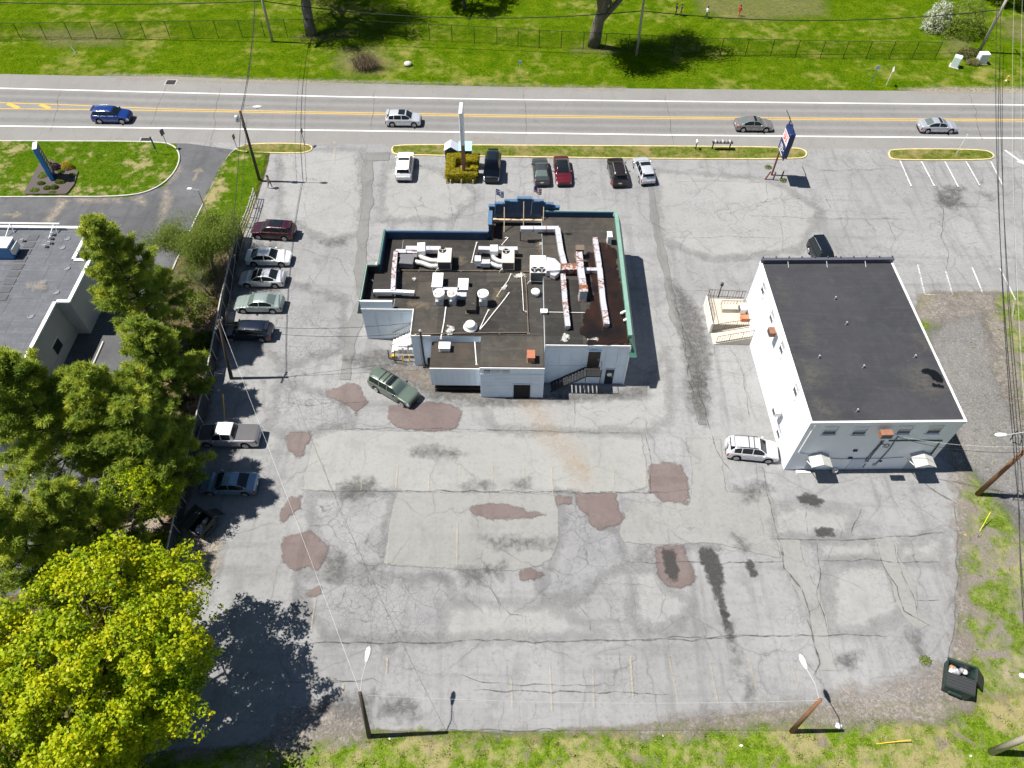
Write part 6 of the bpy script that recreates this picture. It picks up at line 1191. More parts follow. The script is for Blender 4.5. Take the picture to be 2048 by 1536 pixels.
def pine(label, base, h, rad, seed, nb=64, tufts=46, r0=.26, low=.16, group='pines in the tree belt', tint0=.62):
    rng = np.random.default_rng(seed); rs_ = random.Random(seed); t = thing('pine_tree', label, 'tree', base, group); b = Vector(base)
    lean = Vector((rs_.uniform(-.03, .03), rs_.uniform(-.03, .03), 1)); mb = MB(); mb.path([b + lean*h*k/7 for k in range(8)], [max(.03, r0*(1-k/7.4)) for k in range(8)], 8)
    C = []; D = []; TT = []
    for i in range(nb):
        f = low + (1-low)*(i+rs_.random())/nb; z = f*h; prof = (1-f)**.62*min(1, .55+f*1.6); Lb = rad*prof*rs_.uniform(.62, 1.12) + .25
        a = i*2.39996 + rs_.uniform(-.5, .5); el = rs_.uniform(-.12, .28) + f*.55; d = Vector((math.cos(a)*math.cos(el), math.sin(a)*math.cos(el), math.sin(el)))
        p0 = b + lean*z; p1 = p0 + d*Lb + Vector((0, 0, .10*Lb)); mid = p0.lerp(p1, .5) - Vector((0, 0, .04*Lb)); mb.path([p0, mid, p1], [.07*(1-f)+.03, .04, .012], 4)
        n = max(8, int(tufts*(.35+.65*Lb/rad))); side = Vector((-math.sin(a), math.cos(a), 0)); bt = rs_.gauss(0, .13)
        for k in range(n):
            s = rs_.random()**.6*.85+.17; q = p0.lerp(p1, s); wd = Lb*.30*(1.1-s)*math.sin(min(1, s*1.6)*1.57)+.10
            off = side*rs_.uniform(-1, 1)*wd + Vector((0, 0, rs_.uniform(-.12, .20))) ; C.append(q+off); D.append((d*.8+off.normalized()*.7+Vector((0, 0, .35))).normalized()); TT.append(tint0+bt+.16*(s-.5)+rs_.gauss(0, .10)+.12*(f-.5))
    mb.build('trunk', M_BARK, t, True); C = np.array(C); D = np.array(D); per = 15; N = len(C)
    dirs = np.repeat(D, per, 0)*.75 + rng.normal(size=(N*per, 3))*.75; dirs /= np.linalg.norm(dirs, axis=1)[:, None]
    P = np.repeat(C, per, 0) + rng.normal(size=(N*per, 3))*.09; cards('crown', P, rng.uniform(.24, .48, N*per), np.repeat(np.array(TT), per)+rng.normal(size=N*per)*.09, M_PINE, t, .19, 1.8, None, True, dirs, rng); return t
def bp(u, v): c = G(u, v); return (c.x, c.y, 0.0)
def bush(name, label, c, rx, ry, h, seed, mat, n=900, leaf=.10, group=None, cat='shrub', rough=.10, z0=.0, twiggy=None):
    rng = np.random.default_rng(seed); t = thing(name, label, cat, (c[0], c[1], z0), group); mb = MB(); rs_ = random.Random(seed)
    for k in range(7): a = k*.9; mb.path([(c[0], c[1], z0), (c[0]+rx*.3*math.cos(a), c[1]+ry*.3*math.sin(a), z0+h*.4), (c[0]+rx*.62*math.cos(a), c[1]+ry*.62*math.sin(a), z0+h*.62)], [.04, .025, .01], 4)
    mb.build('stem', twiggy or M_BARK, t)
    u = rng.normal(size=(n, 3)); u /= np.linalg.norm(u, axis=1)[:, None]; u[:, 2] = np.abs(u[:, 2])*1.0 - .12; rr = .72+.28*rng.random(n)**.4 + rough*fbm(u, 2.2, seed)
    P = np.array([c[0], c[1], z0+h*.12]) + u*np.array([rx, ry, h*.88])*rr[:, None]; P[:, 2] = np.maximum(P[:, 2], z0+.03)
    cards('foliage', P, leaf*rng.uniform(.7, 1.4, n), .5+.12*fbm(P, 1.5, seed)+rng.normal(size=n)*.14, mat, t, .8, .2, u*1.1, rng=rng); return t

# --- the bright maple, lower left
broadleaf('maple_tree', 'huge bright yellow green maple filling the lower left corner', (-25.6, 13.0, 0), 14, 7.3, 21, M_MAPLE, 8200, 13, .215, (-26.2, 13.2, 8.4), .66, -.10, .40, .62, .50, cr=.36, lumpy=.36)
broadleaf('maple_tree', 'second paler maple at the very bottom left behind the big maple', (-27.5, 4.6, 0), 9, 5.0, 23, M_MAPLE, 2800, 13, .20, (-26.6, 5.4, 5.0), .7, -.1, .25, .42, .25, cr=.32)
# --- pines of the belt
pine('tallest pine whose crown leans over the grey roof corner', bp(338, 688), 15.4, 5.0, 31, 84, 70, .3); pine('shorter dark pine beside the leaning utility pole', bp(374, 800), 10.6, 4.0, 32, 58, 56, tint0=.50)
pine('pine standing between driveway and pickup truck', bp(312, 955), 14.2, 5.4, 33, 76, 68); pine('pine at the left picture edge below the grey roof', bp(185, 945), 14.8, 6.4, 34, 90, 80); pine('pine shading the grey blue sedan', bp(364, 985), 12.4, 4.3, 35, 66, 58, tint0=.55)
pine('small pine left of the yellow green sapling', bp(240, 1130), 11.5, 4.3, 36, 60, 58); pine('pine above the big maple at the left edge', bp(150, 1175), 13.5, 5.2, 37, 70, 66); pine('low pine between the two tall pines', bp(330, 880), 9.0, 3.8, 38, 52, 54, tint0=.56)
broadleaf('young_maple_tree', 'yellow green sapling against the dark pines', bp(328, 1050), 8.2, 2.7, 41, M_MAPLE, 620, 13, .16, (G(328, 1050).x, G(328, 1050).y, 5.4), .95, -.05, .12, .46, .2, cr=.3)
# --- budding tree by the driveway
def budding(name, label, base, h, rad, seed, n, leaf, mat, r0=.14, levels=4, bark=M_BARKG, cz=.62, flat=.75, tint0=.5, cat_group=None, spread=.22, first=.25, up=.3, n0=6, hfrac=.5, ratio=.68):
    rng = np.random.default_rng(seed); t = thing(name, label, 'tree', base, cat_group); br, tips = limbs(base, h*hfrac, levels, 1.0, r0, seed, up=up, n0=n0, first=first, ratio=ratio); trunk_obj(br, bark, t)
    P = []
    for pts, rad_ in br:
        if max(rad_) < r0*.5:
            for a, b in zip(pts, pts[1:]): P += [a.lerp(b, q) for q in (.2, .5, .8)]
    P = np.array([tuple(p) for p in P]); idx = rng.integers(0, len(P), n); C = P[idx] + rng.normal(size=(n, 3))*spread
    cards('crown', C, leaf*rng.uniform(.6, 1.3, n), tint0+rng.normal(size=n)*.18, mat, t, .8, .3, rng=rng); return t
budding('budding_tree', 'thin budding tree with pale new leaves beside the driveway', bp(430, 545), 10.5, 3.5, 51, 44000, .10, M_BUD, .15, 4, spread=.42); budding('budding_tree', 'second thin budding tree nearest the maroon SUV', bp(462, 520), 8.0, 2.6, 52, 22000, .10, M_BUD, .10, 4, spread=.36); budding('bare_tree', 'grey leafless brushy tree between the budding trees and pines', bp(420, 590), 7.4, 2.4, 53, 3500, .07, M_BUD, .11, 4); budding('budding_tree', 'third budding tree leaning over the dark driveway', bp(398, 560), 9.0, 2.6, 54, 26000, .10, M_BUD, .11, 4, spread=.40)
for k, (px, rx, h, mt, lb) in enumerate((((398, 622), 1.9, 2.4, M_BUD, 'bright green bush below the budding trees'), ((300, 1105), 1.7, 1.5, M_MAPLE, 'small yellow green bush beside the lower end of the board fence'), ((335, 1090), 1.0, 1.2, M_MAPLE, 'tiny yellow bush touching the board fence'), ((410, 690), 1.3, 1.6, M_SHRUB, 'dark bush at the foot of the tall pine'), ((350, 900), 1.6, 1.4, M_SHRUB, 'dark bush beside the pickup truck and fence'), ((120, 1010), 1.2, 1.2, M_SHRUB, 'low bush on the far side of the driveway'))):
    c = G(*px); bush('wild_bush', lb, (c.x, c.y), rx, rx, h, 60+k, mt, 2600, .13, 'wild bushes in the tree belt', rough=.3)
# --- park trees beyond the road
budding('park_tree', 'big park tree with thick trunk beyond the road on the left', bp(624, 70), 24, 8, 71, 52000, .21, M_OAK, .85, 4, M_BARKG, tint0=.45, cat_group='park trees beyond the road', first=.42, up=.25, n0=9, spread=.7, ratio=.78); budding('park_tree', 'many stemmed park tree beyond the road near the walkers', bp(1187, 92), 23, 8, 74, 52000, .21, M_OAK, .95, 4, M_BARKG, tint0=.5, cat_group='park trees beyond the road', first=.30, up=.75, n0=10, spread=.7, ratio=.76)
broadleaf('park_evergreen', 'dark evergreen crown at the top of the picture between the park trees', (G(930, 20).x, G(930, 20).y, 0), 9, 5.0, 75, M_SHRUB, 1500, 12, .22, (G(930, 20).x, G(930, 20).y+3, 5.0), .7, -.05, .3, .30, .2, cr=.4)
broadleaf('park_evergreen', 'dark leafy tree at the top right corner', (G(2010, 20).x, G(2010, 20).y+3, 0), 8, 4.4, 76, M_SHRUB, 1300, 12, .2, (G(2010, 20).x, G(2010, 20).y+4, 4.2), .8, -.05, .25, .40, .2, cr=.36)
c = G(1900, 66); bush('lilac_bush', 'large green bush at the end of the mesh fence', (c.x+1.2, c.y+.6), 3.8, 2.8, 4.4, 81, M_BUD, 9000, .14, rough=.6); c = G(1868, 60); bush('blossom_bush', 'white blossoming bush left of the large green bush', (c.x-.2, c.y), 1.9, 1.6, 4.4, 82, M_BLOSSOM, 2200, .16, rough=.4)
c = G(1938, 118); bush('brush_pile', 'brown dry brush between the two utility cabinets', (c.x, c.y+.4), 1.5, 1.2, 1.6, 83, M_PURPLE, 1500, .10, rough=.5, twiggy=M_TWIG)
# dry bramble mound on the far verge
def bramble(label, px, rx, h, seed, n=420):
    c = G(*px); t = thing('bramble_mound', label, 'brush', (c.x, c.y, 0)); rr = random.Random(seed); mb = MB()
    for k in range(n):
        a = rr.uniform(0, 6.283); q = rr.random()**.5*rx; x, y = c.x+math.cos(a)*q*.6, c.y+math.sin(a)*q*.4; x2, y2 = c.x+math.cos(a)*q*1.2, c.y+math.sin(a)*q*.8; hh = h*(1-.4*q/rx)*rr.uniform(.6, 1.1)
        mb.path([(x, y, 0), ((x+x2)/2, (y+y2)/2, hh), (x2, y2, hh*rr.uniform(.2, .9))], [.02, .015, .008], 3)
    mb.build('twigs', M_TWIG, t); rng = np.random.default_rng(seed); u = rng.normal(size=(900, 3)); u /= np.linalg.norm(u, axis=1)[:, None]; u[:, 2] = abs(u[:, 2]); P = np.array([c.x, c.y, 0])+u*np.array([rx, rx*.7, h])*(.6+.4*rng.random((900, 1))); cards('leaves', P, .09*rng.uniform(.6, 1.5, 900), rng.random(900), M_BUD, t, rng=rng)
bramble('dry brown bramble mound on the far verge', (732, 136), 2.3, 2.4, 91); bramble('low dry brush at the foot of the right park cabinet', (1946, 128), 1.1, .9, 92, 160)
c = G(816, 130); t = MB(); t.lathe([(.45, 0), (.6, .15), (.5, .35), (.25, .48), (.02, .5)], (c.x, c.y, 0), 9); o = t.build('boulder', M_CONC, None, True); tag(o, 'single pale boulder on the far verge', 'rock')
# clipped shrubs round the blue sign
zk = zpx(20, 270, .09766)
for k, (px, rx, ry, h, mt, lb) in enumerate((((1195, 690), .75, .65, 1.05, M_GOLD, 'golden clipped ball shrub, largest in the sign bed'), ((965, 700), .62, .55, .95, M_PURPLE, 'dark purple ball shrub between the golden shrubs'), ((815, 600), .3, .3, .5, M_GOLD, 'tiny golden shrub against the blue sign'), ((1060, 780), .42, .35, .5, M_SHRUB, 'small green shrub below the golden ball'), ((1290, 850), .5, .38, .45, M_BUD, 'pale grey green shrub at the right of the sign bed'), ((1050, 985), .68, .42, .6, M_SHRUB, 'wide green shrub right of the sign foot'), ((930, 1100), .48, .42, .6, M_SHRUB, 'round green shrub in front of the sign foot'), ((780, 1110), .5, .36, .5, M_SHRUB, 'green shrub second left of the round front shrub'), ((655, 1015), .55, .36, .5, M_SHRUB, 'green shrub left of the sign foot'), ((520, 1150), .62, .45, .4, M_BUD, 'low spreading shrub at the bottom left of the bed'), ((700, 840), .7, .8, .4, M_BUD, 'yellowish spreading shrub left of the blue sign'), ((880, 1190), .6, .25, .3, M_BUD, 'low ground cover beside the concrete kerb of the bed'))):
    c = G(*zk([px])[0], .1); bush('clipped_shrub', lb, (c.x, c.y), rx, ry, h, 100+k, mt, 1500, .075, 'clipped shrubs round the blue sign', rough=.03, z0=.1)
# square clipped hedge round the tall sign
a, b = G(893, 368), G(957, 330); hx0, hx1, hy0, hy1 = a.x-.1, b.x+.0, a.y+.2, a.y+4.3
HG = thing('clipped_hedge', 'yellow green clipped hedge round the foot of the tall white sign', 'hedge', ((hx0+hx1)/2, (hy0+hy1)/2, 0)); rng = np.random.default_rng(5); seg = [((hx0, hy0), (hx1, hy0+1.25)), ((hx0, hy0+1.0), (hx0+1.0, hy1)), ((hx0+.8, hy1-1.0), (hx0+2.1, hy1)), ((hx1-1.55, hy1-1.5), (hx1, hy1-.35)), ((hx1-.8, hy0+1.0), (hx1, hy0+1.6))]
for k, (p, q) in enumerate(seg):
    z1 = 1.25 + .012*k; MB().bbox((p[0]+.12, p[1]+.12, .25), (q[0]-.12, q[1]-.12, z1-.1), .12).build('hedge_core', plain('hedge_core', (.020, .026, .005), .95), HG)
    n = 4200; u = rng.random((n, 3)); f = rng.integers(0, 6, n); S_ = np.array([q[0]-p[0], q[1]-p[1], z1-.18]); 
    w_ = np.array([S_[1]*S_[2], S_[1]*S_[2], S_[0]*S_[2], S_[0]*S_[2], 0, S_[0]*S_[1]]); f = rng.choice(6, n, p=w_/w_.sum()); nr = np.zeros((n, 3))
    for ax in range(3): u[f == 2*ax, ax] = 0; u[f == 2*ax+1, ax] = 1; nr[f == 2*ax, ax] = -1; nr[f == 2*ax+1, ax] = 1
    cu_ = (u[:, :2]-.5)*2; sc_ = np.maximum(1, (np.abs(cu_)**7).sum(1)**(1/7)); u[:, :2] = cu_/sc_[:, None]/2+.5
    P = np.array([p[0], p[1], .18]) + u*S_ + rng.normal(size=(n, 3))*.05 + .06*fbm(u*3, 1.5, k)[:, None]*nr; cc = (u[:, :2]-.5)*2; rd = np.maximum(0, (np.abs(cc)).max(1)-.8); P[:, 2] -= np.where(f == 5, rd*.5, 0)
    cards('hedge_foliage', P, .10*rng.uniform(.7, 1.4, n), .84+.25*fbm(P, 1.2, k)+rng.normal(size=n)*.17, M_HEDGE, HG, .8, .2, nr*1.3, rng=rng)
MB().box((hx0+.9, hy0+1.1, .02), (hx1-.7, hy1-.9, .3)).build('mulch', M_TWIG, HG)
for x in (hx0+.1, hx0+.6, (hx0+hx1)/2, hx1-.5): MB().tube((x, hy0-.12, 0), (x, hy0-.12, .55), .07).build('guard_stake', M_WOODL, HG)
# grass blades and weeds that give the verges their nap
def blades(name, label, poly, n, hmin, hmax, seed, thr=-1, z=.02, wmul=.30, tint=.45, clump=.9, tv=.2):
    rng = np.random.default_rng(seed); Pp = np.array([(p.x, p.y) for p in Gp(poly)]); lo, hi = Pp.min(0), Pp.max(0); V = lo + rng.random((n*3, 2))*(hi-lo); ins = np.zeros(len(V), bool); Q = np.roll(Pp, -1, 0)
    for a_, b_ in zip(Pp, Q): c_ = (a_[1] > V[:, 1]) != (b_[1] > V[:, 1]); xi = a_[0]+(V[:, 1]-a_[1])*(b_[0]-a_[0])/((b_[1]-a_[1]) or 1e-9); ins ^= c_ & (V[:, 0] < xi)
    V = V[ins][:n]; f = np.array([mnoise.fractal(Vector((x*clump, y*clump, seed)), .9, 2, 4) for x, y in V]); k_ = f > thr; V = V[k_]; f = f[k_]; per = 4; N = len(V)*per
    C = np.zeros((N, 3)); C[:, :2] = np.repeat(V, per, 0) + rng.normal(size=(N, 2))*.06; C[:, 2] = z; d = rng.normal(size=(N, 3))*.55; d[:, 2] = 1; s = rng.uniform(hmin, hmax, N)*np.repeat(np.clip(.8+f*.8, .4, 1.6), per)
    o = cards(name, C, s, np.repeat(tint-.10*f, per)+rng.normal(size=N)*tv, M_BLADE, None, wmul, .0, None, True, d, rng); return tag(o, label, 'grass', kind='stuff')
blades('grass', 'weeds and grass tufts along the bottom verge', [(560, 1500), (745, 1466), (1000, 1474), (1300, 1464), (1500, 1448), (1700, 1440), (1900, 1435), (2060, 1400), (2060, 1560), (430, 1560)], 15000, .10, .26, 201, -.25, wmul=.40, tint=.68, clump=1.6, tv=.22)
blades('grass', 'sparse weeds on the right hand dirt verge', [(1940, 600), (2060, 600), (2060, 1400), (1930, 1400), (1935, 960)], 6000, .10, .26, 202, .02, wmul=.40, tint=.68, clump=1.6, tv=.22)
blades('grass', 'undergrowth below the pines', [(430, 470), (480, 480), (445, 640), (420, 760), (380, 950), (340, 1120), (220, 1140), (265, 800), (345, 560)], 7000, .10, .30, 204, -.05, tint=.5)

for k, (px, lb) in enumerate((((1566, 362), 'weed tuft growing at the right bollard of the SPA sign'), ((1536, 335), 'weed tuft growing in the asphalt left of the SPA sign'), ((506, 392), 'bright weed at the broken end of the board fence'), ((1850, 1322), 'weed patch near the lower right corner of the asphalt'))):
    c = G(*px); bush('weed_tuft', lb, (c.x, c.y), .45, .4, .35, 300+k, M_BUD, 260, .09, None, 'weed', .4)
# ================================================================== poles, wires, fences, signs and small things
M_POLE = plain('weathered_pole_wood', (.155, .115, .085), .9, var=.3, scale=1.0, bump=.3); M_POLED = plain('dark_pole_wood', (.062, .045, .036), .9, var=.3, scale=1.0); M_POLEL = plain('pale_pole_wood', (.40, .36, .29), .9, var=.2, scale=1.0); M_POLER = plain('red_brown_pole_wood', (.205, .098, .048), .85, var=.25, scale=.8)
M_WIRE = plain('black_cable', (.014, .014, .015), .6); M_WIREL = plain('bare_cable', (.60, .60, .58), .4, .3); M_LAMPW = plain('lamp_head_white', (.80, .80, .78), .35)
def cobra(t, top, head, mat=M_STEEL):
    top, head = Vector(top), Vector(head); mid = top.lerp(head, .45) + Vector((0, 0, .35)); MB().path([top, mid, head], [.04, .035, .03], 6).build('arm', mat, t)
    d = Vector((head.x-top.x, head.y-top.y, 0)).normalized(); n = Vector((-d.y, d.x, 0)); vs = []; fs = []
    for k, (s, w_, hh) in enumerate(((-.1, .07, .06), (.1, .13, .10), (.45, .19, .13), (.72, .15, .10), (.85, .05, .04))):
        c = head + d*s
        for i in range(8): a = i*.7854; vs.append(tuple(c + n*math.cos(a)*w_ + Vector((0, 0, math.sin(a)*hh+.02))))
        if k:
            for i in range(8): fs.append(((k-1)*8+i, (k-1)*8+(i+1) % 8, k*8+(i+1) % 8, k*8+i))
    fs += [tuple(range(7, -1, -1)), tuple(range(32, 40))]; MB().add(vs, fs).build('lamp_head', M_LAMPW, t, True)
    c = head + d*.35; MB().lathe([(.12, -.14), (.15, -.08)], tuple(c), 10).build('lens', M_STEEL, t)
def pole(name, label, base_px, top, r0, mat, cat='utility pole', arms=(), heads=(), extra=None, group='poles round the lot'):
    b = G(*base_px); top = Vector(top); t = thing(name, label, cat, (b.x, b.y, 0), group); MB().path([(b.x, b.y, -.02), tuple(b.lerp(top, .5)), tuple(top)], [r0, r0*.85, r0*.68], 10).build('shaft', mat, t, True)
    for z_, L, a in arms:
        f = (z_)/top.z; c = b.lerp(top, f); d = Vector((math.cos(a), math.sin(a), 0))*L/2; MB().path([c-d+Vector((0, 0, 0)), c+d], .07, 4).build('crossarm', M_POLED, t)
        for k in (-.9, -.5, .5, .9): MB().lathe([(.05, 0), (.07, .06), (.05, .14), (.02, .18)], tuple(c+d*k+Vector((0, 0, .06))), 8).build('insulator', M_STEEL, t)
    for hp in heads: cobra(t, b.lerp(top, .97), hp)
    return t, b, top
TL = G(480, 222, 9.1); pole('utility_pole', 'dark utility pole with street lamp where the fence meets the road', (520, 362), TL, .19, M_POLED, heads=[G(508, 214, 9.6)], arms=())
t = COL.objects['utility_pole']; c = G(478, 232, 8.5); MB().lathe([(.2, -.35), (.24, -.3), (.24, .3), (.12, .38)], (c.x-.3, c.y, 8.2), 14).build('transformer', M_STEEL, t, True); MB().cbox((G(484, 250, 7.4).x+.2, G(484, 250, 7.4).y, 7.3), (.3, .2, .4)).build('cutout_box', M_STEEL, t)
TM = G(437, 640, 7.6); pole('utility_pole', 'grey utility pole leaning beside the black wagon', (463, 757), TM, .18, M_POLED, arms=((7.1, 1.4, 1.4),))
TA = G(739, 1474); TA = G(720, 1386, 8.6); pole('lot_lamp_pole', 'dark wooden lamp pole at the bottom edge left of centre', (739, 1474), TA, .17, M_POLED, 'lamp post', heads=[TA + Vector((.15, 1.9, .0))])
TB = G(1641, 1399, 7.0); pole('lot_lamp_pole', 'red brown wooden lamp pole at the bottom edge right of centre', (1582, 1464), TB, .17, M_POLER, 'lamp post', heads=[TB + Vector((-.45, 1.9, .0))])
b = G(1953, 990); TR = Vector((b.x+.35, b.y+.1, 9.6)); pole('utility_pole', 'thick red brown utility pole by the right edge and gravel track', (1953, 990), TR, .21, M_POLER, arms=((9.0, 2.4, 1.57),), heads=[G(2012, 870, 9.0)])
t = [o for o in bpy.data.objects if o.get('label', '').startswith('thick red brown')][0]; c = G(2040, 872, 8.2); MB().path([G(2020, 880, 8.8), G(2034, 862, 8.6), G(2046, 872, 8.4), G(2040, 890, 8.2), G(2026, 884, 8.4)], .04, 6).build('cable_loop', M_WIRE, t)
b = G(1980, 1505); pole('utility_pole', 'pale weathered pole cut off by the lower right picture edge', (1980, 1505), (b.x+.25, b.y+.1, 8.0), .24, M_POLEL)
b = G(545, 83); T5 = Vector((b.x+.1, b.y, 10.2)); pole('utility_pole', 'pale utility pole on the far verge left of the big park tree', (545, 83), T5, .2, M_POLEL, arms=((9.7, 2.6, 1.57), (5.9, 1.2, 0.0)))
b = G(1273, 110); T6 = Vector((b.x-.1, b.y, 10.2)); pole('utility_pole', 'pale utility pole on the far verge near the many stemmed tree', (1273, 110), T6, .2, M_POLEL, arms=((9.7, 2.6, 1.57),))
b = G(1958, 104); T7 = Vector((b.x, b.y, 10.5)); pole('utility_pole', 'pale utility pole behind the right utility cabinet', (1958, 104), T7, .24, M_POLEL, arms=((10.0, 2.6, 1.57),))
def wire(label, a, b_, sag, r=.022, mat=M_WIRE, n=16, group='overhead wires'):
    a, b_ = Vector(a), Vector(b_); mb = MB(); mb.path([a.lerp(b_, i/n) - Vector((0, 0, sag*4*(i/n)*(1-i/n))) for i in range(n+1)], r, 5); return tag(mb.build('wire', mat, None), label, 'wire', group)
V3 = Vector
wire('black cable from the road corner pole to the leaning pole', TL+V3((0, 0, -.3)), TM+V3((0, 0, -.1)), 1.0, .03); wire('thin wire from the road corner pole to the leaning pole', TL+V3((.35, 0, -1.2)), TM+V3((.3, 0, -.9)), .9, .016)
wire('thick cable crossing the road to the far left pole', TL+V3((0, 0, -.2)), T5+V3((0, 0, -.8)), 1.2, .035); wire('thin wire crossing the road to the far left pole', TL+V3((-.3, 0, -1.0)), T5+V3((0, 0, -1.8)), 1.2, .016); wire('black cable from the far left pole crossarm to the road corner pole', TL+V3((.3, 0, 0)), T5+V3((0, 1.0, -.5)), 1.0, .02)
wire('sunlit cable from the leaning pole to the bottom lamp pole', TM+V3((.1, 0, -.1)), TA+V3((0, 0, -.15)), 1.0, .009, M_WIREL); wire('sunlit cable between the two bottom lamp poles', TA+V3((0, 0, -.4)), TB+V3((0, 0, -.2)), 1.2, .008, M_WIREL)
cB = V3((-8.9, 45.0, 4.9)); wire('service drop from the leaning pole to the restaurant corner', TM+V3((0, 0, -.5)), cB, .7, .02); wire('lower service drop from the leaning pole to the service mast', TM+V3((0, 0, -1.0)), V3((-8.25, 43.7, 5.1)), .9, .02)
Pn = lambda tp, z: V3((tp.x, tp.y, z))
wire('thick bundle along the far fence left of the left pole', V3((T5.x-60, T5.y+1, 5.7)), Pn(T5, 5.7), .9, .06); wire('thick bundle along the far fence between the two middle poles', Pn(T5, 5.7), Pn(T6, 6.2), 1.6, .06); wire('thick bundle along the far fence right of the many stemmed tree', Pn(T6, 6.2), Pn(T7, 6.0), 1.4, .06)
for k, (dz, dy) in enumerate(((9.8, 1.1), (9.8, -1.1))):
    s = ('rear', 'front')[k]; wire(s+' high line between the two middle far poles', Pn(T5, dz)+V3((0, dy, 0)), Pn(T6, dz)+V3((0, dy, 0)), 1.6, .02); wire(s+' high line from the far middle pole to the cabinet pole', Pn(T6, dz)+V3((0, dy, 0)), Pn(T7, dz)+V3((0, dy, 0)), 1.4, .02)
A = G(1996, -40, 9.0); Bq = TR+V3((.6, .4, -.6)); wire('left one of the dark cables falling down the right side', A, G(2036, 930, 7.6), 1.6, .035); wire('right one of the dark cables falling down the right side', A+V3((.5, 0, 0)), G(2046, 900, 8.2), 1.5, .03); wire('left pale cable at the right picture edge', G(2030, -40, 9.5), G(2052, 860, 9.2), 1.2, .012, M_WIREL); wire('right pale cable at the right picture edge', G(2046, -40, 9.5), G(2075, 860, 9.2), 1.2, .012, M_WIREL)
wire('dark cable running down past the right edge pole', G(2036, 930, 7.6), G(2075, 1400, 6.5), .6, .03)
pS = Matrix.Rotation(B2A, 3, 'Z') @ L2(*zs([(1255, 255)])[0], 1, -.05) + B2O
wire('sunlit service wire from the white block to the right pole', pS, TR+V3((-.05, 0, -2.2)), .5, .012, M_WIREL); wire('dark service wire from the white block to the right pole', pS+V3((0, -.03, -.1)), TR+V3((-.1, 0, -3.0)), .7, .018)
# yellow guards on guy wires and marker stakes
def stake(label, p0, p1, r, mat, name='guy_guard', cat='stake'):
    t = thing(name, label, cat, (p0[0], p0[1], 0)); p0, p1 = V3(p0), V3(p1); MB().path([p0, p0.lerp(p1, .5), p1], r, 8).build('tube', mat, t); MB().tube(p0-V3((0, 0, .0)), p0.lerp(p1, .04), r*1.5).build('anchor', M_STEEL, t); return t
c = G(449, 838); stake('yellow guy guard beside the pickup truck', (c.x, c.y, 0), G(446, 788, 2.3), .045, M_YELP); c = G(1958, 1065); stake('yellow guy guard leaning on the right verge', (c.x, c.y, 0), G(1981, 1024, 1.5), .032, plain('lime_guard', (.62, .60, .02), .5)); c = G(1742, 1489); stake('yellow guy guard lying low on the bottom verge', (c.x, c.y, .02), G(1822, 1480, .7), .032, M_YELP); c = G(2025, 635); stake('pale marker post on the weedy strip at the right', (c.x, c.y, 0), G(2028, 606, 1.3), .08, M_POLEL, 'marker_post', 'post')
# --- board fence on the left
FB = Gp([(514, 398), (487, 475), (452, 620), (427, 757), (384, 950), (347, 1132)])
F1 = thing('board_fence', 'dark board fence with pale top rail along the left side of the lot', 'fence', FB[0]); M_FEN = plain('dark_fence_board', (.032, .036, .046), .8, var=.35, scale=1.5, local=False); M_FRAIL = plain('pale_fence_rail', (.42, .40, .36), .8, var=.25, local=False)
for a, b in zip(FB[1:], FB[2:]):
    n = round((b-a).length/2.4); d = (b-a).normalized(); nr = V3((-d.y, d.x, 0)); ang = math.atan2(d.y, d.x); st_ = (b-a).length/n
    for i in range(n):
        p = a.lerp(b, i/n); MB().cbox((p.x, p.y, .9), (.11, .11, 1.8), ang).build('post', M_FRAIL, F1); q = a.lerp(b, (i+.5)/n); lean = random.uniform(-.01, .01)
        MB().cbox((q.x, q.y, 1.78+lean), (st_-.02, .10, .1), ang).build('top_rail', M_FRAIL, F1)
        m_ = int(st_/.3)
        for k in range(m_):
            if random.random() < .03: continue
            w = a.lerp(b, (i+(k+.5)/m_)/n); MB().cbox((w.x+nr.x*.03, w.y+nr.y*.03,   .88), (st_/m_-.02, .03, 1.62+random.uniform(-.05, .05)), ang).build('board', M_FEN, F1)
a, b = FB[0], FB[1]
for i in range(5): p = a.lerp(b, i/4); MB().tube((p.x, p.y, 0), (p.x-.05, p.y, 1.55), .06).build('post', M_FRAIL, F1)
for z_ in (.5, 1.0, 1.5): MB().path([a+V3((0, 0, z_)), a.lerp(b, .5)+V3((.12, 0, z_+.05)), b+V3((0, 0, z_))], .045, 5).build('loose_rail', M_FRAIL, F1)
MB().path([a.lerp(b, .15)+V3((.1, 0, 1.5)), a.lerp(b, .3)+V3((.9, -.3, .05))], .05, 5).build('fallen_rail', M_FRAIL, F1)
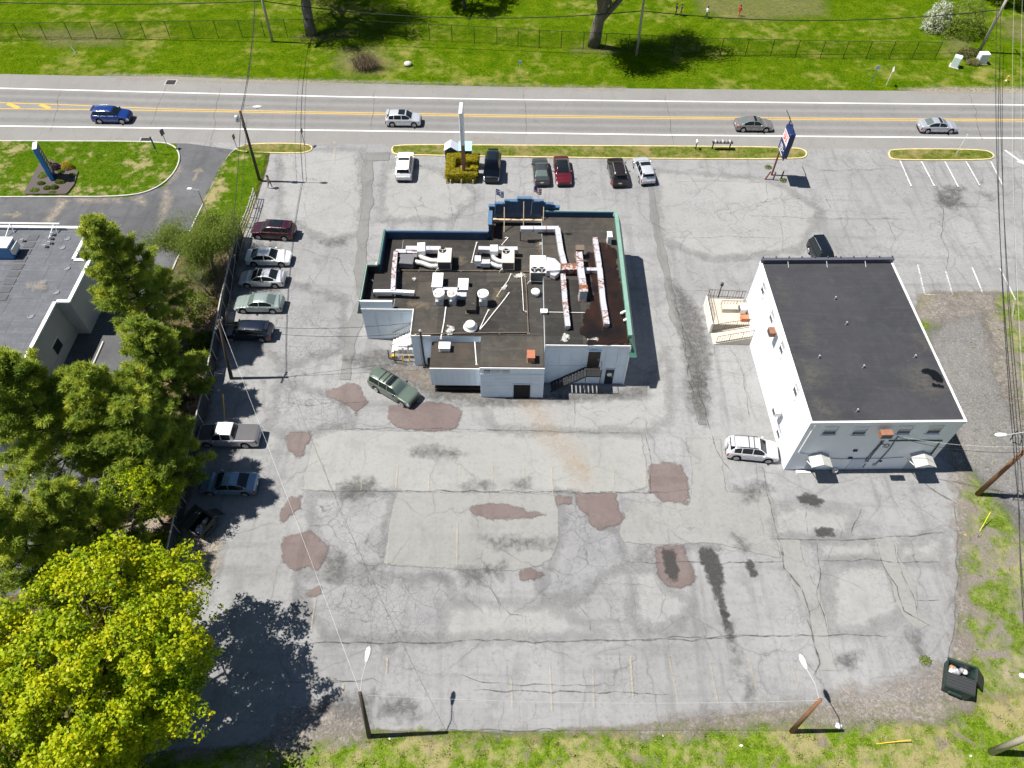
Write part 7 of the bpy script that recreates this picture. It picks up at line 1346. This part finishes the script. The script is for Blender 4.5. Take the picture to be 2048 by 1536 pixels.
# --- mesh fence on the far verge
NFp = Gp([(-130, 84), (44, 80.5), (244, 78.5), (485, 74.5), (620, 73), (720, 76), (860, 82), (994, 89), (1078, 95), (1210, 101), (1390, 110), (1640, 116), (1869, 119)]); F2 = thing('mesh_fence', 'tall dark green mesh fence along the park field', 'fence', NFp[0]); M_FGR = plain('dark_green_steel', (.012, .022, .014), .6)
_t = NT('fence_mesh'); _t.done((.012, .022, .014), .6); _t.alpha(.20); M_MESH = _t.m
FH = 2.5; run = []
for a, b in zip(NFp, NFp[1:]): n = max(1, round((b-a).length/3.4)); run += [a.lerp(b, i/n) for i in range(n)]
run.append(NFp[-1])
for p in run: MB().tube((p.x, p.y, 0), (p.x, p.y, FH), .045, n=6).build('post', M_FGR, F2)
for a, b in zip(run, run[1:]):
    MB().path([a+V3((0, 0, FH)), b+V3((0, 0, FH))], .03, 5).build('top_rail', M_FGR, F2); MB().path([a+V3((0, 0, .12)), b+V3((0, 0, .12))], .018, 4).build('bottom_wire', M_FGR, F2)
    d = (b-a).normalized(); nn = V3((-d.y, d.x, 0))*.012; MB().add([a+nn+V3((0, 0, .1)), b+nn+V3((0, 0, .1)), b+nn+V3((0, 0, FH-.03)), a+nn+V3((0, 0, FH-.03))], [(0, 1, 2, 3)]).build('mesh_panel', M_MESH, F2)
# --- SPA sign
b = G(1543, 350); SX, SY = b.x, b.y; SP = thing('spa_sign', 'blue and white SPA sign on a red brown pole by the road', 'sign', (SX, SY, 0)); M_NAVY = plain('navy_panel', (.010, .025, .105), .4, var=.15); M_REDP = plain('rust_red_paint', (.16, .045, .035), .7, var=.25); M_SIGNW = plain('sign_white', (.80, .80, .80), .4, var=.03); M_SIGNR = plain('sign_red', (.62, .015, .03), .5)
MB().tube((SX, SY, 0), (SX, SY, 7.2), .12, .1).build('pole', M_REDP, SP); MB().tube((SX, SY-1.75, 3.3), (SX, SY-1.75, 3.75), .07).build('stub', M_DARKM, SP)
up_ = MB().bbox((SX-.3, SY-2.15, 5.25), (SX+.3, SY-.1, 6.95), .03).build('upper_cabinet', M_NAVY, SP); lo_ = MB().bbox((SX-.3, SY-2.0, 3.75), (SX+.3, SY+.15, 5.15), .03).build('lower_cabinet', M_NAVY, SP)
MB().box((SX-.315, SY-2.08, 5.3), (SX-.302, SY-.17, 6.5)).build('white_panel', M_SIGNW, up_); MB().box((SX+.302, SY-2.08, 5.3), (SX+.315, SY-.17, 6.5)).build('white_panel', M_SIGNW, up_)
def text_obj(body, size, mat, par, fn, ext=.006, nm='lettering', sx=1.0):
    cu = bpy.data.curves.new(nm, 'FONT'); cu.body = body; cu.size = size; cu.extrude = ext; cu.align_x = 'CENTER'; cu.align_y = 'CENTER'; cu.offset = size*.018
    o = bpy.data.objects.new('tmp', cu); COL.objects.link(o); dg = bpy.context.evaluated_depsgraph_get(); me = bpy.data.meshes.new_from_object(o.evaluated_get(dg)); bpy.data.objects.remove(o); bpy.data.curves.remove(cu)
    og = ORG[par.name]
    for v in me.vertices: q = fn(v.co.x*sx, v.co.y, v.co.z); v.co = V3(q)-og
    me.materials.clear(); return link_mesh(nm, me, mat, par)
# on the west face the viewer's right hand is -y
text_obj('SPA', .85, M_SIGNR, up_, lambda x, y, z: (SX-.322-z, SY-1.12-x, 5.72+y)); text_obj('SPA', .85, M_SIGNR, up_, lambda x, y, z: (SX+.322+z, SY-1.12+x, 5.72+y))
rs_ = random.Random(4)
MB().box((SX-.324, SY-1.95, 6.16), (SX-.317, SY-.3, 6.40)).build('small_line', plain('faint_red', (.62, .30, .33), .5), up_)
for z_, mx in ((4.75, .9), (4.5, 1.5), (4.22, 1.0)):
    y = SY - .25
    while y > SY-.25-mx: L = rs_.uniform(.08, .2); MB().box((SX-.312, y-L, z_-.06), (SX-.303, y, z_+rs_.uniform(.02, .09))).build('script_mark', M_SIGNW, lo_); y -= L+.04
MB().box((SX-.312, SY-1.7, 3.86), (SX-.303, SY-.2, 3.98)).build('script_mark', M_SIGNW, lo_)
for y in (-.4, -1.8): MB().path([(SX, SY+y, 6.95), (SX, SY+y+.6, 7.45), (SX, SY+y+2.4, 7.35)], .04, 6).build('lamp_arm', M_DARKM, SP)
for k, (px, lb) in enumerate((((1530, 359), 'left rusty bollard at the foot of the SPA sign'), ((1546, 360), 'middle rusty bollard at the foot of the SPA sign'), ((1562, 358), 'right rusty bollard at the foot of the SPA sign'))):
    c = G(*px); t = thing('bollard', lb, 'bollard', (c.x, c.y, 0), 'bollards round the SPA sign'); dx = (.35, 0, 0)[k]; MB().path([(c.x, c.y, 0), (c.x+dx, c.y, 1.1)], [.085, .085], 10).build('pipe', M_REDP if k < 2 else M_DARKM, t); MB().lathe([(.085, 0), (.06, .05), (.01, .07)], (c.x+dx, c.y, 1.1), 10).build('cap', M_REDP, t)
# --- tall edge-on sign in the hedge
b = G(929, 352); PX, PY = b.x, b.y; PS = thing('pylon_sign', 'tall thin white sign on brown posts rising from the hedge', 'sign', (PX, PY, 0)); M_BROWNP = plain('brown_steel', (.22, .085, .05), .6, var=.2)
for y in (-.55, .55): MB().box((PX-.17, PY+y-.14, 0), (PX+.17, PY+y+.14, 4.9)).build('post', M_BROWNP, PS)
cab_ = MB().bbox((PX-.2, PY-1.05, 4.9), (PX+.2, PY+1.05, 9.0), .05).build('cabinet', M_SIGNW, PS); MB().box((PX-.08, PY-1.06, 5.0), (PX+.08, PY-1.052, 7.4)).build('edge_panel', M_STEEL, cab_); MB().box((PX-.21, PY-.95, 5.2), (PX-.202, PY+.95, 8.8)).build('face_panel', M_SIGNW, cab_); MB().box((PX+.202, PY-.95, 5.2), (PX+.21, PY+.95, 8.8)).build('face_panel', M_SIGNW, cab_)
# --- blue lawn sign
b = G(107, 362, .1); BX, BY = b.x, b.y; LS = thing('blue_lawn_sign', 'tall bright blue sign slab with white lettering marks on the left lawn', 'sign', (BX, BY, .1)); M_SBLUE = plain('bright_sign_blue', (.012, .24, .66), .4, var=.08); M_SDARK = plain('deep_sign_blue', (.006, .025, .10), .4, var=.1)
sl = MB().bbox((BX-.22, BY-.15, .09), (BX+.22, BY+1.25, 4.5), .02).build('slab', M_SBLUE, LS); MB().box((BX-.23, BY-.16, 4.502), (BX+.23, BY+1.26, 4.56)).build('cap', M_SIGNW, LS); MB().box((BX+.222, BY-.12, .2), (BX+.232, BY+1.22, 4.45)).build('face_panel', M_SDARK, sl)
for k in range(7): z_ = 3.6-k*.36; MB().box((BX+.234, BY+.25+rs_.uniform(0, .15), z_), (BX+.242, BY+.9, z_+rs_.uniform(.1, .2))).build('letter_mark', M_SIGNW, sl)
MB().lathe([(.42, .234), (.42, .242), (.34, .242), (.34, .234)], (0, 0, 0), 20, 'y').build('ring_mark', M_SIGNW, sl); o = sl.children[-1]; o.data.transform(Matrix.Translation(V3((BX, BY+.55, 1.35))-0*V3((0, 0, 0))) @ Matrix.Rotation(R(-90), 4, 'Z') @ Matrix.Translation(ORG[sl.name]) if True else Matrix()); o.data.transform(Matrix.Translation(-ORG[sl.name]))
LS.rotation_euler = (0, 0, R(18))
# --- donation bins behind the hedge
for k, (px, lb, gab) in enumerate((((903, 322), 'gable roofed donation bin with pale roof left of the tall sign', True), ((931, 322), 'teal donation bin with light blue roof right of the tall sign', False))):
    c = G(*px); t = thing('donation_bin', lb, 'bin', (c.x, c.y, 0), 'donation bins behind the hedge'); wv = .72; M_B = plain('bin_blue', (.02, .06, .12), .6) if gab else plain('bin_teal', (.02, .14, .20), .6); M_R = plain('bin_pale_roof', (.55, .58, .68), .5) if gab else plain('bin_cyan_roof', (.33, .58, .66), .5)
    MB().box((c.x-wv, c.y, 0), (c.x+wv, c.y+1.3, 1.5)).build('body', M_B, t); MB().box((c.x-.35, c.y-.02, .95), (c.x+.35, c.y-.002, 1.2)).build('chute', M_BLACK, t)
    if gab:
        for s in (-1, 1): MB().add([(c.x, c.y-.1, 2.05), (c.x, c.y+1.4, 2.05), (c.x+s*(wv+.1), c.y+1.4, 1.5), (c.x+s*(wv+.1), c.y-.1, 1.5), (c.x, c.y-.1, 1.98), (c.x, c.y+1.4, 1.98), (c.x+s*(wv+.1), c.y+1.4, 1.43), (c.x+s*(wv+.1), c.y-.1, 1.43)], [(0,1,2,3) if s > 0 else (3,2,1,0), (4,7,6,5) if s > 0 else (5,6,7,4), (0,3,7,4), (1,5,6,2), (2,6,7,3)]).build('roof_slope', M_R, t)
        MB().add([(c.x-wv, c.y+.02, 1.5), (c.x+wv, c.y+.02, 1.5), (c.x, c.y+.02, 1.98)], [(0, 1, 2)]).build('gable', M_B, t)
    else: MB().add([(c.x-wv-.08, c.y-.1, 1.45), (c.x+wv+.08, c.y-.1, 1.45), (c.x+wv+.08, c.y+1.4, 1.75), (c.x-wv-.08, c.y+1.4, 1.75), (c.x-wv-.08, c.y-.1, 1.52), (c.x+wv+.08, c.y-.1, 1.52), (c.x+wv+.08, c.y+1.4, 1.82), (c.x-wv-.08, c.y+1.4, 1.82)], [(0,3,2,1),(4,5,6,7),(0,1,5,4),(1,2,6,5),(2,3,7,6),(3,0,4,7)]).build('roof_slope', M_R, t)
# --- mailboxes
def mailbox(t, x, y, z, mat):
    o = MB(); n = 8; vs = []; 
    prof = [(-.1, 0), (.1, 0)] + [(.1*math.cos(a), .16+.1*math.sin(a)) for a in np.linspace(0, math.pi, n)]
    m_ = len(prof); vs = [(x+a, y-.26, z+b_) for a, b_ in prof] + [(x+a, y+.26, z+b_) for a, b_ in prof]; o.add(vs, [tuple(range(m_-1, -1, -1)), tuple(range(m_, 2*m_))] + [(i, (i+1) % m_, m_+(i+1) % m_, m_+i) for i in range(m_)])
    return o.build('box', mat, t)
c = G(1391, 298, .1); t = thing('mailbox', 'single white mailbox on a dark post at the island edge', 'mailbox', (c.x, c.y, .1)); MB().box((c.x-.05, c.y-.05, .1), (c.x+.05, c.y+.05, 1.05)).build('post', M_DARKM, t); mailbox(t, c.x, c.y, 1.05, M_SIGNW)
c0, c1 = G(1424, 298, .1), G(1459, 296, .1); t = thing('mailbox_rack', 'wooden rack carrying the row of grey mailboxes', 'rack', (c0.x, c0.y, .1))
for p in (c0, c1): MB().box((p.x-.06, p.y-.06, .1), (p.x+.06, p.y+.06, 1.15)).build('post', M_DARKM, t)
MB().box((c0.x-.15, c0.y-.22, 1.0), (c1.x+.15, c0.y+.22, 1.06)).build('shelf', M_DARKM, t)
for k, w_ in enumerate(('leftmost', 'second', 'middle', 'fourth', 'rightmost')):
    x = c0.x+.22+k*(c1.x-c0.x-.44)/4; t = thing('mailbox', w_+' mailbox of the five on the rack', 'mailbox', (x, c0.y, 1.06), 'mailboxes on the rack'); mailbox(t, x, c0.y, 1.062, plain('grey_mailbox', (.30, .31, .33), .45, .3) if k % 2 else plain('pale_mailbox', (.52, .53, .55), .45, .3)); MB().box((x+.102, c0.y-.1, 1.2), (x+.115, c0.y+.02, 1.34)).build('signal_arm', M_SIGNR, t)
# --- road signs
def road_sign(label, base, top, face, w_, h_, mat, post=M_STEEL, shape='rect', ang=0.0):
    b = G(*base); B_ = V3((b.x, b.y, 0)); hz = None
    best = min(np.arange(.8, 4.2, .05), key=lambda z: (G(*top, z)-b).to_2d().length); t = thing('road_sign', label, 'sign', B_); MB().tube(B_, (b.x, b.y, best), .035).build('post', post, t); ca, sa = math.cos(ang), math.sin(ang)
    if shape == 'diamond': q = [(0, -w_*.7), (w_*.7, 0), (0, w_*.7), (-w_*.7, 0)]
    else: q = [(-w_/2, -h_/2), (w_/2, -h_/2), (w_/2, h_/2), (-w_/2, h_/2)]
    zc = best-h_/2; vs = []
    for o_ in (-.012, .012):
        for x, z in q: vs.append((b.x+x*ca-(o_-.05)*sa, b.y+x*sa+(o_-.05)*ca, zc+z))
    MB().add(vs, [(3,2,1,0), (4,5,6,7)] + [(i, (i+1) % 4, 4+(i+1) % 4, 4+i) for i in range(4)]).build('plate', mat, t); return t
M_SBACK = plain('sign_back_grey', (.10, .11, .125), .5, .3); M_SGRN = plain('sign_teal', (.01, .16, .22), .5); M_SPALE = plain('sign_pale', (.45, .52, .58), .5)
road_sign('grey backed road sign on the left lawn by the driveway', (337, 297), (325, 258), None, .6, .75, M_SBACK, M_DARKM, ang=1.2); road_sign('narrow teal sign post on the left lawn', (316, 309), (301, 273), None, .2, 1.7, M_SGRN, M_SGRN); road_sign('dark sign at the left end of the small kerbed island', (477, 305), (472, 268), None, .45, .6, M_SBACK, M_DARKM, ang=1.3); road_sign('dark sign at the right end of the small kerbed island', (610, 292), (602, 258), None, .5, .55, M_SBACK, M_DARKM, ang=1.3)
road_sign('small pale round sign on the far verge mid picture', (1039, 155), (1040, 121), None, .45, .45, M_SPALE); road_sign('pale blue sign on the far verge left of the diamond sign', (1741, 169), (1753, 130), None, .5, .5, M_SPALE, M_SGRN); road_sign('white posted diamond sign on the far verge', (1772, 171), (1792, 134), None, .6, .8, M_SIGNW, M_SIGNW, 'diamond', 1.45); road_sign('thin white leaning post on the right kerbed island', (1912, 309), (1949, 273), None, .12, .3, M_SIGNW, M_SIGNW, ang=1.2)
c = G(152, 106); stake('small white pipe marker on the far verge', (c.x, c.y, 0), (c.x-.4, c.y+.2, .9), .08, M_PVC, 'marker_post', 'post')
b = G(417, 432); t = thing('driveway_lamp', 'slim grey area lamp beside the neighbour driveway', 'lamp post', (b.x, b.y, 0)); MB().tube((b.x, b.y, 0), (b.x, b.y, 3.6), .06).build('post', M_STEEL, t); MB().path([(b.x, b.y, 3.55), (b.x-.7, b.y, 3.75)], .04).build('arm', M_STEEL, t); MB().bbox((b.x-1.1, b.y-.15, 3.68), (b.x-.6, b.y+.15, 3.82), .04).build('lamp_head', M_SIGNW, t)
# --- utility cabinets and hydrant
for px, w_, d_, h_, lb, ang, mt in (((1908, 133), 1.0, .9, 1.5, 'pale blue green utility cabinet at the end of the mesh fence', -.55, plain('cabinet_mint', (.60, .70, .68), .5)), ((1960, 126), 1.3, .9, 1.5, 'white utility cabinet under the pale pole', 0.05, plain('cabinet_white', (.68, .70, .76), .5))):
    c = G(*px); t = thing('utility_cabinet', lb, 'cabinet', (c.x, c.y, 0), 'utility cabinets', ang); ORG[t.name] = V3((0, 0, 0)); MB().box((-w_/2-.15, -d_/2-.15, 0), (w_/2+.15, d_/2+.15, .1)).build('pad', M_CONC, t); MB().bbox((-w_/2, -d_/2, .1), (w_/2, d_/2, h_), .04).build('case', mt, t); MB().box((-w_/2+.06, -d_/2-.015, .2), (-.01, -d_/2-.002, h_-.12)).build('door', mt, t); MB().box((.01, -d_/2-.015, .2), (w_/2-.06, -d_/2-.002, h_-.12)).build('door', mt, t)
c = G(2012, 162); t = thing('fire_hydrant', 'yellow and orange fire hydrant on the far verge at the right', 'hydrant', (c.x, c.y, 0)); MB().lathe([(.16, 0), (.16, .08), (.11, .1), (.11, .55), (.14, .58)], (c.x, c.y, 0), 12).build('barrel', plain('hydrant_cream', (.75, .68, .40), .5), t, True); MB().lathe([(.14, .58), (.13, .68), (.06, .76), (.04, .82)], (c.x, c.y, 0), 12).build('bonnet', plain('hydrant_orange', (.80, .35, .02), .5), t, True)
for s in (-1, 1): MB().tube((c.x, c.y, .45), (c.x+s*.2, c.y, .45), .06).build('nozzle', plain('hydrant_orange', (.80, .35, .02), .5), t)
# --- dumpsters
def dumpster(label, px, ang, mat, w_=2.1, d_=1.75, h_=1.45, lid2=True, z=.03, fl=1):
    c = G(*px); t = thing('dumpster', label, 'dumpster', (c.x, c.y, z), 'dumpsters', ang); ORG[t.name] = V3((0, 0, 0)); W2, D2, e = w_/2, d_/2, .05
    # hollow tub, front lower than back
    def wallq(a, b, c_, d): 
        return MB().add([a, b, c_, d, (a[0]*.94, a[1]*.94, a[2]), (b[0]*.94, b[1]*.94, b[2]), (c_[0]*.94, c_[1]*.94, c_[2]), (d[0]*.94, d[1]*.94, d[2])], [(0,1,2,3), (7,6,5,4), (3,2,6,7), (0,3,7,4), (1,5,6,2), (0,4,5,1)]).build('side', mat, t)
    f = .82; A0, B0, C0, D0 = (-W2, -D2*f, .12), (W2, -D2*f, .12), (W2, D2, .12), (-W2, D2, .12); A1, B1_, C1, D1 = (-W2, -D2, h_*.8), (W2, -D2, h_*.8), (W2, D2, h_), (-W2, D2, h_)
    wallq(A0, B0, B1_, A1); wallq(B0, C0, C1, B1_); wallq(C0, D0, D1, C1); wallq(D0, A0, A1, D1); MB().box((-W2+.06, -D2*f+.06, .1), (W2-.06, D2-.06, .16)).build('floor', mat, t)
    for s in (-1, 1): MB().bbox((s*W2-.02 if s > 0 else -W2-.14, -.45, .55), (s*W2+.14 if s > 0 else -W2+.02, .45, .72), .03).build('fork_sleeve', mat, t)
    MB().path([(-W2-.03, -D2-.03, h_*.8), (W2+.03, -D2-.03, h_*.8), (W2+.03, D2+.03, h_), (-W2-.03, D2+.03, h_), (-W2-.03, -D2-.03, h_*.8)], .045, 6).build('rim', mat, t)
    M_LID = plain('lid_plastic', (.022, .024, .026), .55)
    ld = MB().add([(fl*a_, b_, c_) for a_, b_, c_ in [(-W2, -D2-.02, h_*.8+.05), (-.0, -D2-.02, h_*.8+.05), (0, D2+.03, h_+.06), (-W2, D2+.03, h_+.06), (-W2, -D2-.02, h_*.8+.09), (0, -D2-.02, h_*.8+.09), (0, D2+.03, h_+.10), (-W2, D2+.03, h_+.10)]], [(0,3,2,1),(4,5,6,7),(0,1,5,4),(1,2,6,5),(2,3,7,6),(3,0,4,7)]).build('lid', M_LID, t)
    for k in range(5): x = fl*(-W2+.12+k*(W2-.2)/4); MB().add([(x-.03, -D2, h_*.8+.092), (x+.03, -D2, h_*.8+.092), (x+.03, D2, h_+.102), (x-.03, D2, h_+.102), (x-.02, -D2, h_*.8+.12), (x+.02, -D2, h_*.8+.12), (x+.02, D2, h_+.13), (x-.02, D2, h_+.13)], [(4,5,6,7),(0,1,5,4),(1,2,6,5),(2,3,7,6),(3,0,4,7)]).build('rib', M_LID, ld)
    if lid2: 
        o2 = MB().add([(fl*a_, b_, c_) for a_, b_, c_ in [(.02, D2+.05, h_), (W2, D2+.05, h_), (W2, D2+.85, .55), (.02, D2+.85, .55), (.02, D2+.10, h_+.02), (W2, D2+.10, h_+.02), (W2, D2+.90, .57), (.02, D2+.90, .57)]], [(0,3,2,1),(4,5,6,7),(0,1,5,4),(1,2,6,5),(2,3,7,6),(3,0,4,7)]).build('lid', M_LID, t)
    rr = random.Random(int(px[0]))
    for k in range(12):
        x, y = fl*rr.uniform(.12, W2-.2), rr.uniform(-D2*.7, D2*.75); mt = [M_SIGNW, plain('grey_bag', (.25, .25, .28), .5), plain('lilac_bag', (.4, .4, .5), .5), plain('grey_bag', (.25, .25, .28), .5), plain('cardboard', (.36, .22, .11), .8), M_PVC][k % 6]
        tr_ = MB(); tr_.lathe([(.10, 0), (.22, .06), (.20, .18), (.08, .28), (.02, .30)], (x, y, .42+rr.random()*.12), 7); tr_.build('rubbish', mt, t, True)
    return t
dumpster('dark green dumpster with one lid open at the lower right', (1904, 1364), R(-115), plain('dumpster_green', (.018, .038, .034), .5, .1), fl=-1); dumpster('dark dumpster full of rubbish in tree shade by the fence', (404, 1056), R(-32), plain('dumpster_dark', (.030, .036, .034), .55, .1))
# --- litter
for k, (px, s, mt, lb, nm, ct) in enumerate((((1676, 1452), .42, M_SIGNW, 'round white lid lying on the bottom verge', 'lid', 'lid'), ((1482, 1492), .25, M_SIGNW, 'crumpled white paper on the bottom verge', 'paper_scrap', 'litter'), ((1929, 1071), .22, plain('orange_plastic', (.75, .33, .03), .5), 'orange scrap at the right edge of the asphalt', 'plastic_scrap', 'litter'), ((780, 1478), .15, M_SIGNW, 'small white scrap beside the left lamp pole', 'paper_scrap', 'litter'), ((1325, 1472), .16, M_SIGNW, 'small white scrap on the verge below mid lot', 'paper_scrap', 'litter'), ((386, 1105), .2, M_SIGNW, 'white scrap below the shaded dumpster', 'paper_scrap', 'litter'), ((2043, 1352), .35, M_SIGNW, 'white object at the right picture edge', 'plastic_tub', 'tub'), ((1940, 1512), .2, M_SIGNW, 'white scrap beside the pale cut off pole', 'paper_scrap', 'litter'))):
    c = G(*px); o = MB(); rr = random.Random(k); n = 9; vs = [(0, 0, .10+s*.2)] + [(s*rr.uniform(.7, 1.1)*math.cos(i*6.283/n), s*rr.uniform(.5, .9)*math.sin(i*6.283/n), rr.uniform(.02, .08)) for i in range(n)] + [(0, 0, 0)]
    o.add([(c.x+a, c.y+b_, z+.04) for a, b_, z in vs], [(0, 1+i, 1+(i+1) % n) for i in range(n)] + [(n+1, 1+(i+1) % n, 1+i) for i in range(n)]); tag(o.build(nm, mt, None), lb, ct)
# --- people
def person(label, px, h, face, pose, shirt, trousers, skin=(.42, .25, .17), hair=(.02, .015, .012), skirt=None):
    c = G(*px); t = thing('person', label, 'person', (c.x, c.y, .03 if px[1] > 250 else -.02), None, face); ORG[t.name] = V3((0, 0, 0)); s = h/1.75
    la, ra_, lk, rk = pose                              # leg swing left/right, arm swing
    J = {'pelvis': (0, 0, .95), 'belly': (0, 0, 1.12), 'chest': (.0, 0, 1.35), 'neck': (.01, 0, 1.50), 'head': (.03, 0, 1.60), 'crown': (.03, 0, 1.70)}
    for sd, k, sw, ar in (('l', 1, la, lk), ('r', -1, ra_, rk)):
        J[sd+'hip'] = (0, .10*k, .92); J[sd+'knee'] = (sw*.45+.03, .11*k, .50); J[sd+'ankle'] = (sw*.85-.04, .11*k, .09); J[sd+'toe'] = (sw*.85+.14, .12*k, .04); J[sd+'sh'] = (0, .19*k, 1.42); J[sd+'elb'] = (ar*.25-.02, .25*k, 1.14); J[sd+'wr'] = (ar*.45+.10, .23*k, .92); J[sd+'hand'] = (ar*.5+.15, .22*k, .84)
        for f in range(5): J['%sf%d' % (sd, f)] = (ar*.5+.17+(.02 if f < 4 else .03), (.22+.022*(f-1.5)*(1 if f < 4 else -1.6))*k, .745 if f < 4 else .80)
    names = list(J); E_ = [('pelvis', 'belly'), ('belly', 'chest'), ('chest', 'neck'), ('neck', 'head'), ('head', 'crown')]
    for sd in 'lr':
        E_ += [('pelvis', sd+'hip'), (sd+'hip', sd+'knee'), (sd+'knee', sd+'ankle'), (sd+'ankle', sd+'toe'), ('chest', sd+'sh'), (sd+'sh', sd+'elb'), (sd+'elb', sd+'wr'), (sd+'wr', sd+'hand')] + [(sd+'hand', '%sf%d' % (sd, f)) for f in range(5)]
    RAD = {'pelvis': .15, 'belly': .14, 'chest': .155, 'neck': .06, 'head': .10, 'crown': .075, 'hip': .10, 'knee': .065, 'ankle': .045, 'toe': .04, 'sh': .075, 'elb': .045, 'wr': .033, 'hand': .035}
    me = bpy.data.meshes.new('body'); me.from_pydata([tuple(q*s for q in J[n]) for n in names], [(names.index(a), names.index(b_)) for a, b_ in E_], []); o = link_mesh('body', me, None, t)
    md = o.modifiers.new('skin', 'SKIN'); md.use_smooth_shade = True
    for i, n in enumerate(names):
        r = RAD.get(n) or RAD.get(n[1:]) or .010; me.skin_vertices[0].data[i].radius = (r*s, r*s)
    me.skin_vertices[0].data[0].use_root = True; sub = o.modifiers.new('sub', 'SUBSURF'); sub.levels = 1; sub.render_levels = 2
    m_ = NT('clothes_and_skin'); tc = m_.n('ShaderNodeTexCoord').outputs['Object']; sep = m_.n('ShaderNodeSeparateXYZ'); m_.l(tc, sep.inputs[0]); z_ = sep.outputs[2]; ya = m_.math('ABSOLUTE', sep.outputs[1])
    col = m_.mix(m_.math('GREATER_THAN', z_, .94*s), trousers, shirt); col = m_.mix(m_.math('GREATER_THAN', z_, 1.47*s), col, skin); col = m_.mix(m_.math('LESS_THAN', z_, .09*s), col, (.5, .5, .5)); hm = m_.math('MULTIPLY', m_.math('GREATER_THAN', ya, .17*s), m_.math('LESS_THAN', z_, 1.10*s)); hm = m_.math('MULTIPLY', hm, m_.math('GREATER_THAN', z_, .62*s)); col = m_.mix(hm, col, skin)
    me.materials.append(m_.done(col, .8))
    hr = MB(); hr.lathe([(.02, -.13), (.105, -.12), (.125, .0), (.115, .07), (.06, .125), (.01, .135)], (.005*s, 0, 1.645*s), 12); hr.build('hair', plain('dark_hair', hair, .7), t, True)
    if skirt: MB().lathe([(.30*s, .45*s), (.22*s, .75*s), (.17*s, 1.02*s)], (0, 0, 0), 14).build('skirt', plain('dark_skirt', skirt, .8), t, True)
    for k, (x, y, z) in enumerate(((.115, .035, 1.625), (.115, -.035, 1.625))): MB().lathe([(.004, 0), (.011, .005), (.004, .01)], (x*s, y*s, z*s), 6).build('eye', M_BLACK, t)
    MB().tube((.10*s, 0, 1.61*s), (.135*s, 0, 1.575*s), .008*s, .014*s, 5).build('nose', plain('skin_tone', skin, .6), t); MB().box((.112*s, -.025*s, 1.548*s), (.122*s, .025*s, 1.556*s)).build('mouth', plain('lip_tone', (.3, .1, .09), .6), t)
    for k in (-1, 1): MB().lathe([(.008, 0), (.022, .01), (.008, .03)], (.02*s, k*.105*s, 1.59*s), 7).build('ear', plain('skin_tone', skin, .6), t)
    return t
person('person in a pale tan top and dark trousers walking beside the dark road corner pole', (541, 376), 1.75, -.3, (.25, -.25, -.3, .3), (.42, .33, .26), (.055, .032, .035)); person('person in a white shirt and dark trousers walking on the park field', (1412, 36), 1.75, .3, (.3, -.3, -.3, .3), (.75, .76, .80), (.02, .022, .03)); person('person in bright red clothes walking on the park field', (1477, 33), 1.75, .6, (.3, -.25, -.2, .3), (.55, .02, .03), (.50, .05, .04)); person('left one of the two dark clothed people beside the many stemmed tree', (1351, 29), 1.7, .2, (.2, -.2, -.2, .2), (.03, .03, .035), (.02, .02, .025)); person('right one of the two dark clothed people beside the many stemmed tree', (1361, 31), 1.75, 2.8, (.15, -.2, -.2, .2), (.025, .025, .03), (.05, .05, .06))
